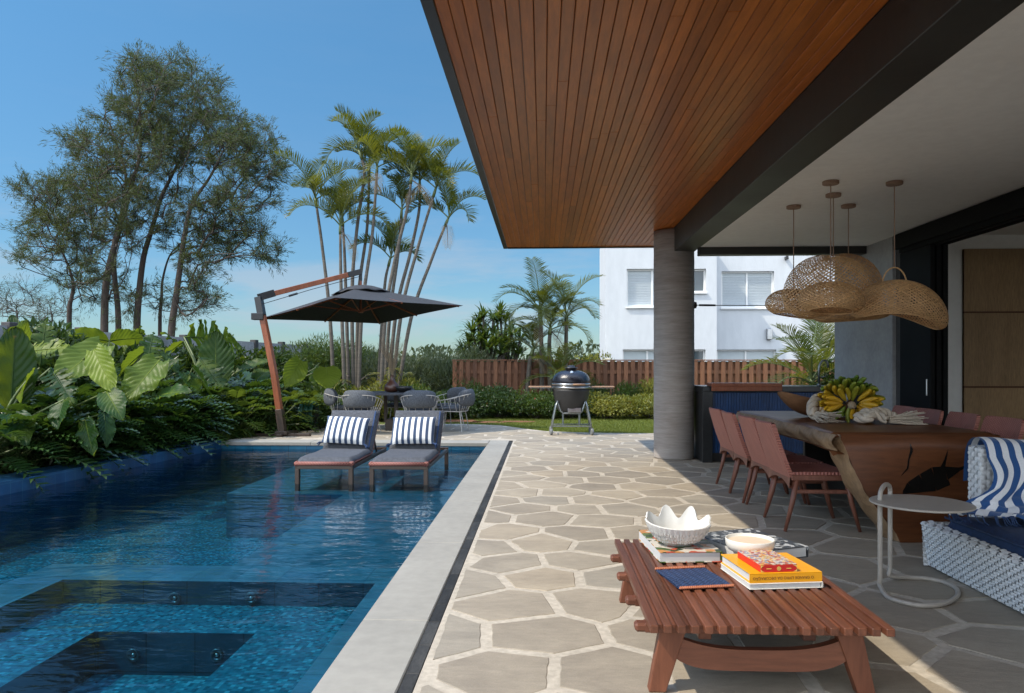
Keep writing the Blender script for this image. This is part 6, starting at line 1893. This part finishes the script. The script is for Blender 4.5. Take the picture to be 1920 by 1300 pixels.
# bright bush by the white house
shrub('shrub', 'bright yellow green bush beside the corner of the white house', 'shrub', 1.55, 23.6, 1.5, .9, 1.8, M['yelleaf'], .12, .05, 1800, z0=.1)

# ------------------------------------------------------------------ hedge and border shrubs before the fence
hs = [(-2.2, 17.9, 1.7, 1.2, .78, 'darkleaf', .075, .038, 0, 'dark green shrub at the end of the hedge near the wire chairs'),
      (-1.05, 17.95, 1.7, 1.2, .86, 'darkleaf', .075, .038, 2, 'dark green shrub in the hedge under the spiky trees'),
      (-.15, 17.8, 1.5, 1.1, .84, 'midleaf', .07, .035, 7, 'green flowering shrub in the hedge beside the grill, with most pink blossoms'),
      (.65, 18.0, 1.4, 1.1, .80, 'darkleaf', .07, .035, 4, 'dark green shrub in the hedge right behind the grill'),
      (1.55, 17.8, 1.6, 1.1, .72, 'yelleaf', .075, .04, 3, 'yellow green variegated shrub in the hedge beside the grill'),
      (2.6, 17.9, 1.7, 1.1, .72, 'yelleaf', .075, .04, 0, 'yellow green variegated shrub in the hedge beside the concrete column'),
      (3.8, 18.0, 1.7, 1.1, .8, 'midleaf', .075, .04, 0, 'green shrub in the hedge hidden behind the concrete column')]
for x, y, w, d, h, mm, l, w_, fl, lab in hs: shrub('hedge_shrub', lab, 'shrub', x, y, w, d, h, M[mm], l, w_, 4300, 'hedge shrubs in front of the fence', 12, flowers=fl)
for x, h, mm, lab in ((-1.9, 1.12, 'midleaf', 'upright leafy shrub against the fence end above the hedge'), (-1.0, .98, 'darkleaf', 'upright dark shrub against the fence under the spiky trees'), (1.35, 1.08, 'darkleaf', 'upright leafy shrub against the fence beside the grill dome'), (2.2, 1.12, 'midleaf', 'upright leafy shrub against the fence between grill and column'), (2.85, 1.2, 'yelleaf', 'upright yellow green shrub against the fence next to the column')):
    shrub('upright_shrub', lab, 'shrub', x, 18.75, .85, .6, h, M[mm], .10, .03, 2600, 'upright shrubs along the fence', 9, up=.8)
# behind the table: round bush, feathery shrubs, ground plants
shrub('round_bush', 'big rounded feathery green bush behind the parasol post', 'shrub', -6.0, 19.8, 2.7, 2.0, 2.35, M['midleaf'], .14, .022, 2600, None, 15, up=.5)
for x, y, w, h, mm, lab in ((-4.35, 19.6, 1.5, 1.85, 'greyleaf', 'grey green feathery shrub among the palm stems'), (-3.35, 20.2, 1.6, 2.25, 'greyleaf', 'tall grey green feathery shrub beyond the vase'), (-2.6, 20.0, 1.4, 1.75, 'greyleaf', 'grey green feathery shrub between vase and fence'), (-2.0, 20.6, 1.3, 1.95, 'greyleaf', 'grey green feathery shrub touching the end of the fence'), (-5.1, 20.4, 1.5, 2.0, 'greyleaf', 'grey green feathery shrub between the round bush and the palm stems')):
    shrub('feathery_shrub', lab, 'shrub', x, y, w, 1.2, h, M[mm], .20, .016, 2900, 'grey green shrubs behind the palm stems', 12, up=.9)
for x, y, w, h, mm, lab in ((-5.3, 17.2, 1.7, 1.05, 'midleaf', 'leafy green plant at the foot of the palm stems near the hose reel'), (-3.9, 17.0, 1.6, .98, 'yelleaf', 'yellow green plant at the foot of the palm clump'), (-3.0, 17.0, 1.4, .92, 'midleaf', 'leafy green plant behind the vase'), (-5.0, 16.2, 1.3, .8, 'midleaf', 'low leafy plant beside the hose reel'), (-3.6, 17.9, 1.2, 1.3, 'yelleaf', 'yellow green plant among the palm stems')):
    shrub('border_plant', lab, 'plant', x, y, w, 1.0, h, M[mm], .13, .035, 2500, 'leafy plants behind the garden table', 11, up=.5)
b = MB()
tsk = thing('dry_tuft', 'heap of dry yellowish fronds round the palm stems', 'fronds', (-4.0, 17.55, 0))
bd = MB(); bs = MB()
for k in range(22):
    frond(bd, bs, (random.uniform(-.8, .75), random.uniform(-.2, .3), random.uniform(.3, 1.0)), random.uniform(0, 6.3), random.uniform(-.2, .9), .7, 2.0, 14, .26, .022, .2, hang=.6)
bd.build('fronds', M['yelleaf'], tsk); bs.build('frond_stalks', M['twig'], tsk)

# ------------------------------------------------------------------ the planting bed along the pool
def leaf_frame(base, tip, roll=0.0):
    d = (tip - base); L = d.length; d.normalize()
    s = d.cross(Vector((0, 0, 1)))
    s = s.normalized() if s.length > .05 else Vector((1, 0, 0))
    n = s.cross(d)
    if roll: q = Matrix.Rotation(roll, 3, d); s, n = q @ s, q @ n
    return d, s, n, L
def big_leaf(b, base, tip, W, shape='heart', roll=0.0, cup=.18, droop=.15, tone=None, wav=.02, torn=0):
    base, tip = Vector(base), Vector(tip)
    d, s, n, L = leaf_frame(base, tip, roll)
    b.cur = random.random() if tone is None else tone
    ph = random.uniform(0, 6)
    def width(t):
        if shape == 'heart': return W * .5 * (math.sin(PI * min(1, (t + .10) / 1.10)) ** .75) * (1.25 - .55 * t) if t < 1 else 0
        return W * .5 * math.sin(PI * min(1, .06 + .94 * t)) ** .45 * (1 - .25 * t)
    def pt(t, q):
        w = width(t); x = q * w
        back = -.16 * L * abs(q) ** 2 * max(0, 1 - t * 4) if shape == 'heart' else 0
        z = .011 * L * math.sin(2 * PI * (t * 9 - abs(q) * 2.6)) * min(1, 3 * abs(q)) + cup * w * abs(q) ** 1.3 - droop * L * t * t + wav * L * math.sin(t * 19 + ph + abs(q) * 2) * abs(q) ** 2 + wav * .45 * L * math.sin(t * 40 + ph) * (1 - abs(q)) * abs(q)
        return base + d * (t * L + back + .10 * L * abs(q) * (1 - t)) + s * x + n * z
    if not torn:
        b.grid(lambda u, v: pt(u, 2 * v - 1), 44, 20)
        r = [base + d * t / 14 * L + n * (-droop * L * (t / 14) ** 2 - .004) for t in range(15)]
        c = b.cur; b.cur = min(1, c + .35); b.tube(r, [.010 * (1 - .8 * k / 14) + .002 for k in range(15)], 5); b.cur = c
    else:
        for sg in (-1, 1):
            t = .03
            while t < .99:
                dt_ = min(.99 - t + .005, random.uniform(.035, .10)); t1 = t + dt_
                an = random.uniform(-.05, .09); dn = random.uniform(-.02, .10) * L; qq = random.uniform(.85, 1.05)
                c0 = b.cur; b.cur = min(1, max(0, c0 + random.uniform(-.2, .2)))
                def strip(u, v, t=t, t1=t1, sg=sg, an=an, dn=dn, qq=qq):
                    tt = t + (t1 - t) * (.5 + (u - .5) * (1 - .28 * v))
                    return pt(min(tt + an * v, 1.05), sg * v * qq) - n * dn * v * v
                b.grid(strip, 2, 6); b.cur = c0; t = t1
        b.tube([base + d * t / 14 * L - n * droop * L * (t / 14) ** 2 for t in range(15)], [.014 * (1 - .8 * k / 14) + .002 for k in range(15)], 5)
def stalked(label, name, foot, leaves, mleaf, cat='plant', group=None, stalk_r=.016):
    """leaves: (base, tip, width, kwargs)"""
    foot = Vector(foot); t = thing(name, label, cat, foot, 0, group); b, bs = MB(), MB()
    for lv in leaves:
        base, tip, W = lv[:3]; kw = lv[3] if len(lv) > 3 else {}
        base, tip = Vector(base), Vector(tip)
        big_leaf(b, base - foot, tip - foot, W, **kw)
        mid = (foot * .5 + base * .5); mid.z = foot.z + (base.z - foot.z) * .62; mid.x = foot.x + (base.x - foot.x) * .3; mid.y = foot.y + (base.y - foot.y) * .3
        o = Vector((random.uniform(-.06, .06), random.uniform(-.06, .06), 0))
        bs.tube([p - foot for p in cr([foot + o, mid, base], 5)], [stalk_r * 1.3 - stalk_r * .6 * k / 10 for k in range(11)], 6, cap=False)
    b.build('leaves', mleaf, t, smooth=True); bs.build('stalks', M['stalk'], t, smooth=True)
    return t
def lf(b, t, W, y0, y1=None, **k): return (at(b[0], b[1], y0), at(t[0], t[1], y1 if y1 else y0), W, k)
# elephant ears: large glossy leaves; picture points give where each leaf hangs
stalked('elephant ear plant with a broad pale sunlit leaf tilted over the pool border', 'elephant_ear', (-6.75, 9.6, -.03), [
    lf((196, 645), (98, 716), .52, 9.6, 9.0, roll=-.65, cup=.12, droop=.06, tone=.8, wav=.02), lf((176, 655), (208, 732), .34, 9.3, 8.9, roll=.8, tone=.95, cup=.25),
    lf((200, 735), (222, 772), .32, 9.0, 8.7, roll=.5, tone=.5, droop=.3), lf((160, 788), (170, 850), .24, 8.9, 8.6, roll=.6, tone=.5, wav=.05), lf((195, 775), (205, 832), .22, 9.2, 8.9, roll=-.3, tone=.3)], M['earleaf'])
stalked('elephant ear plant with a crinkled sunlit leaf pointing down beside the first', 'elephant_ear', (-6.6, 10.9, -.03), [
    lf((300, 675), (232, 750), .54, 10.8, 10.2, roll=-.45, cup=.2, droop=.1, tone=.8, wav=.05), lf((270, 660), (215, 700), .5, 11.1, 10.8, roll=.5, tone=.2), lf((290, 745), (350, 722), .34, 10.6, 10.2, roll=.6, tone=.6),
    lf((230, 690), (222, 740), .4, 11.0, 10.6, roll=-.1, tone=.1)], M['earleaf'])
stalked('elephant ear plant with two yellow green leaves right behind the parasol foot', 'elephant_ear', (-5.6, 14.6, -.03), [
    lf((565, 675), (537, 724), .46, 14.6, 14.2, roll=-1.0, tone=1., cup=.2), lf((612, 688), (616, 726), .56, 14.8, 14.4, roll=.1, tone=1., cup=.1), lf((592, 690), (588, 720), .4, 15.0, 14.8, roll=.9, tone=.1), lf((480, 712), (505, 690), .4, 14.0, 14.2, roll=.5, tone=.5)], M['earleaf'])
stalked('elephant ear plant with dark drooping leaves at the pool corner of the bed', 'elephant_ear', (-6.6, 8.6, -.03), [
    lf((20, 775), (48, 826), .36, 8.4, 8.1, roll=.3, tone=.1, cup=.15), lf((62, 700), (20, 745), .42, 8.9, 8.6, roll=.6, tone=.85, droop=.3), lf((95, 690), (130, 745), .42, 9.2, 8.8, roll=.5, tone=.1, shape='paddle', torn=1), lf((120, 750), (100, 800), .30, 8.8, 8.5, tone=.15, roll=.5)], M['earleaf'])
for (x, y, n, sd, lab) in ((-7.3, 11.5, 8, 3, 'dark elephant ear plant deep in the bed behind the crinkled leaf'), (-7.1, 13.4, 8, 5, 'dark elephant ear plant in the bed before the grey wall'), (-7.9, 10.0, 7, 8, 'dark elephant ear plant at the wall behind the banana leaves'), (-6.2, 12.2, 8, 11, 'leafy elephant ear plant halfway along the bed beside the pool')):
    r = random.Random(sd); lv = []
    for k in range(n):
        a = r.uniform(0, 2 * PI); h = r.uniform(.55, 1.25); rad = r.uniform(.25, .65); bp = Vector((x + rad * math.cos(a) * .6, y + rad * math.sin(a) * .6, h)); tp2 = bp + Vector((math.cos(a) * .4, math.sin(a) * .4 - .1, -.22 - .2 * r.random()))
        lv.append((bp, tp2, r.uniform(.24, .38), dict(roll=r.uniform(-.9, .9), tone=r.random() * .45, droop=r.uniform(.1, .4))))
    stalked(lab, 'elephant_ear', (x, y, -.03), lv, M['earleaf'])
# banana-like paddle leaves
stalked('bird of paradise plant with upright paddle leaves at the near end of the bed', 'bird_of_paradise', (-7.2, 9.3, -.03), [
    lf((20, 775), (30, 612), .55, 8.8, 9.0, shape='paddle', roll=.5, tone=.15, cup=.3, droop=.02), lf((22, 730), (45, 600), .42, 9.1, 9.2, shape='paddle', roll=-1.0, tone=.9, cup=.2, droop=.05), lf((75, 690), (85, 596), .42, 9.7, 9.9, shape='paddle', roll=.2, tone=.4, torn=1),
    lf((40, 664), (120, 640), .45, 9.5, 9.4, shape='paddle', roll=.7, tone=.95, torn=1, droop=.2), lf((5, 720), (-70, 640), .5, 9.3, 9.3, shape='paddle', roll=.2, tone=.4)], M['paddle'], stalk_r=.02)
stalked('bird of paradise plant with a great torn arching leaf against the sky', 'bird_of_paradise', (-6.35, 13.6, -.03), [
    lf((405, 730), (404, 622), .72, 13.4, 13.8, shape='paddle', roll=.1, tone=.55, cup=.12, droop=-.02), (at(345, 632, 14.2), at(478, 632, 13.9), .95, dict(shape='paddle', roll=-1.15, tone=.6, torn=1, droop=.30, cup=.05)),
    lf((372, 668), (420, 735), .55, 13.2, 12.8, shape='paddle', roll=.6, tone=.05, torn=1, droop=.1), lf((345, 640), (296, 672), .4, 13.8, 13.6, shape='paddle', roll=.3, tone=.2), lf((440, 700), (500, 668), .35, 13.9, 14.0, shape='paddle', roll=.6, tone=.4)], M['paddle'], stalk_r=.022)
stalked('bird of paradise plant with upright leaf over the grey wall panel', 'bird_of_paradise', (-7.35, 12.0, -.03), [
    lf((272, 700), (288, 618), .5, 12.0, 12.3, shape='paddle', roll=.4, tone=.6, torn=1), lf((330, 700), (305, 655), .4, 12.3, 12.4, shape='paddle', roll=.2, tone=.2), lf((205, 640), (120, 625), .45, 12.4, 12.0, shape='paddle', roll=.9, tone=.0, droop=.12), lf((205, 640), (268, 628), .5, 12.4, 12.6, shape='paddle', roll=-.7, tone=.0, droop=.18),
    lf((330, 745), (350, 700), .4, 12.0, 12.1, shape='paddle', roll=.3, tone=.5)], M['paddle'], stalk_r=.02)
# split-leaf plants
def split_leaf(b, base, d, up, L, W, droop=.4):
    d = Vector(d).normalized(); s = d.cross(Vector(up)).normalized(); n = s.cross(d)
    pts = []; N = 7; tone = random.random()
    for k in range(N + 1):
        t = k / N; pts.append(Vector(base) + d * L * t - Vector((0, 0, droop * L * t * t)))
    b.cur = tone; b.tube(pts, .005, 4, cap=False)
    for k in range(N):
        t = (k + .6) / N; p = pts[k].lerp(pts[k + 1], .6); w = W * 1.12 * math.sin(PI * (.22 + .70 * t)) ** .8
        for sg in (-1, 1):
            dv = (s * sg + d * (.35 + .8 * t) + n * .25).normalized(); hw = d * (L / N * .44)
            m1 = p + dv * w * .6; tip = p + dv * w + Vector((0, 0, -.22 * w)); b.cur = min(1, max(0, tone * .7 + random.uniform(0, .3)))
            b.add([p - hw, p + hw, m1 + hw * 1.0, m1 - hw * .9, tip], [(0, 1, 2, 3), (3, 2, 4)] if sg > 0 else [(3, 2, 1, 0), (4, 2, 3)])
    b.add([pts[-2] - s * .012, pts[-2] + s * .012, pts[-1] + d * L * .12], [(0, 1, 2)])
def split_plant(x, y, n, L, h, label, sd, group, towards=.35, m=None):
    st_ = random.getstate(); random.seed(sd)
    t = thing('split_leaf_plant', label, 'plant', (x, y, -.03), 0, group); b, bs = MB(), MB()
    for k in range(n):
        az = 2.399 * k + random.uniform(-.3, .3); el = .1 + 1.15 * (k / n) + random.uniform(-.1, .1)
        r = h * random.uniform(.75, 1.1); d0 = Vector((math.cos(az) * math.cos(el), math.sin(az) * math.cos(el), math.sin(el)))
        p = Vector((0, 0, .06)) + d0 * r * .75 + Vector((.12 * towards, 0, .08)); bs.tube([(0, 0, 0), p * .5 + Vector((0, 0, .08)), p], [.010, .008, .006], 5, cap=False)
        d = Vector((math.cos(az), math.sin(az), math.sin(el) * .9 - .25)); split_leaf(b, p, d, (0, 0, 1), L * random.uniform(.8, 1.1), L * .46, random.uniform(.2, .6))
    b.build('leaves', m or M['philo'], t); bs.build('stalks', M['stalk'], t); random.setstate(st_)
    return t
k = 0
for i in range(13):
    y = 8.2 + i * .42 + random.uniform(-.08, .08); x = XL(y) - .42 - .36 + random.uniform(-.08, .06)
    split_plant(x, y, 26, random.uniform(.40, .54), random.uniform(.60, .85), 'dark split leaf plant in the row hanging over the blue pool edge', 100 + i, 'split leaf plants along the pool edge')
for i in range(12):
    y = 9.0 + i * .55; x = XL(y) - 1.35 + random.uniform(-.2, .2) + (.5 if y > 13 else 0)
    split_plant(x, y, 28, random.uniform(.46, .6), random.uniform(.85, 1.2), 'dark split leaf plant in the second row of the bed behind the pool edge', 140 + i, 'split leaf plants in the second row of the bed')
for i, (x, y) in enumerate(((-5.55, 13.0), (-5.1, 13.7), (-5.75, 13.9), (-5.0, 14.5), (-6.1, 14.6), (-5.3, 15.3), (-4.85, 15.3))):
    split_plant(x, y, 24, .42, .75, 'bright split leaf plant in the corner of the bed behind the parasol foot', 160 + i, 'split leaf plants round the parasol foot', m=M['strap'])
# strap-leaved plants and dark undergrowth
def strap(x, y, n, L, label, sd, group, m='strap'):
    st_ = random.getstate(); random.seed(sd); t = thing('strap_plant', label, 'plant', (x, y, -.03), 0, group); b = MB()
    for k in range(n):
        az = random.uniform(0, 2 * PI); el = random.uniform(.6, 1.45); p = Vector((0, 0, 0)); e = el; l = L * random.uniform(.7, 1.1); pts = []
        for q in range(7): pts.append(p.copy()); p = p + Vector((math.cos(az) * math.cos(e), math.sin(az) * math.cos(e), math.sin(e))) * l / 6; e -= random.uniform(.18, .42)
        sd_ = Vector((-math.sin(az), math.cos(az), 0)); b.rnd(); vs, fs = [], []
        for q, c in enumerate(pts): w = .024 * (1 - (q / 6) ** 2) + .001; vs += [c - sd_ * w, c + Vector((0, 0, -.008)), c + sd_ * w]
        for q in range(6): fs += [(3 * q, 3 * q + 1, 3 * q + 4, 3 * q + 3), (3 * q + 1, 3 * q + 2, 3 * q + 5, 3 * q + 4)]
        b.add(vs, fs)
    b.build('leaves', M[m], t, smooth=True); random.setstate(st_)
for i, (x, y, L) in enumerate(((-5.35, 13.35, .75), (-4.9, 14.05, .7), (-6.25, 11.6, .85), (-6.1, 12.9, .8), (-6.9, 10.4, .9), (-4.75, 14.9, .65), (-5.45, 12.75, .6))):
    strap(x, y, 60, L, 'arching strap leaved plant in the bed beside the pool', 200 + i, 'strap leaved plants of the bed')
for i, (x, y, w, h, lab) in enumerate(((-8.1, 9.2, 1.7, 1.25, 'dark shrub at the foot of the grey wall behind the paddle leaves'), (-7.7, 11.0, 1.9, 1.15, 'dark shrub at the foot of the grey wall behind the broad pale leaf'), (-7.5, 12.8, 1.9, 1.1, 'dark shrub at the foot of the grey wall below the crinkled leaf'),
                                       (-7.2, 14.6, 1.9, 1.1, 'dark shrub at the foot of the grey wall below the torn leaf'), (-6.7, 16.4, 1.9, 1.25, 'dark shrub at the foot of the grey wall beside the parasol post'), (-6.2, 18.2, 1.6, 1.3, 'dark shrub at the end of the grey wall before the round bush'))):
    shrub('dark_shrub', lab, 'shrub', x, y, w, 1.5, h * 1.62, M['darkleaf'], .20, .07, 1700, 'dark shrubs along the grey wall', 11)
for i, (x, y, n, sd, hh, lab) in enumerate(((-8.0, 11.2, 7, 31, 1.9, 'tall dark paddle leaved plant before the grey wall behind the broad pale leaf'), (-7.6, 13.0, 7, 33, 1.9, 'tall dark paddle leaved plant before the grey wall near the casuarina trunks'),
        (-7.0, 15.2, 7, 35, 1.85, 'tall dark paddle leaved plant before the grey wall beside the torn leaf'), (-6.6, 16.8, 7, 37, 1.8, 'tall dark paddle leaved plant before the grey wall behind the parasol post'), (-7.9, 9.7, 6, 39, 1.75, 'tall dark paddle leaved plant at the near end of the grey wall'), (-6.9, 11.9, 6, 41, 1.35, 'dark paddle leaved plant in the middle of the bed under the torn leaf'))):
    r = random.Random(sd); lv = []
    for k in range(n):
        a = r.uniform(0, 2 * PI); h = hh * r.uniform(.45, .72); rad = r.uniform(.1, .4); bp = Vector((x + rad * math.cos(a), y + rad * math.sin(a), h)); tp2 = bp + Vector((math.cos(a) * r.uniform(.15, .5), math.sin(a) * r.uniform(.15, .4), hh * r.uniform(.22, .45)))
        lv.append((bp, tp2, r.uniform(.30, .44), dict(shape='paddle', roll=r.uniform(-1, 1), tone=r.random() * .55 + (.45 if r.random() < .15 else 0), torn=int(r.random() < .35), droop=r.uniform(.05, .35), cup=.25)))
    stalked(lab, 'bird_of_paradise', (x, y, -.03), lv, M['paddle'], stalk_r=.018)
b = MB()
gx = []
P = np.stack([NR.uniform(-9.2, -4.6, 9000), NR.uniform(7.0, 18.5, 9000), NR.uniform(-.02, .28, 9000)], 1)
k = np.array([(x < XL(min(y, 12.4)) - .5 if y < 12.5 else x < -5.3 + .45 * (y - 12.5)) for x, y, z in P]); P = P[k]
o = quads_mesh('ground_cover', P, unit(len(P)) + np.array([0, 0, .7]), unit(len(P)), .14, .05, M['darkleaf'])
tag(o, 'low dark ground cover between the plants of the bed', 'ground cover', kind='stuff')
# far greenery beyond the walls
P, D, I = cloud_pts([((x, 34 + random.uniform(-2, 4), random.uniform(.3, 1.1)), (2.4, 2.0, random.uniform(.8, 1.3))) for x in np.arange(-34, 22, 1.9)], 330)
k = P[:, 2] > 0; P, D, I = P[k], D[k], I[k]
o = quads_mesh('far_greenery', P, D + unit(len(P)), D + unit(len(P)), .34, .16, M['greyleaf'], rn=NR.random(I.max() + 1)[I] * .6 + NR.random(len(P)) * .4)
tag(o, 'far band of greenery along the horizon beyond the fence', 'greenery', kind='stuff')
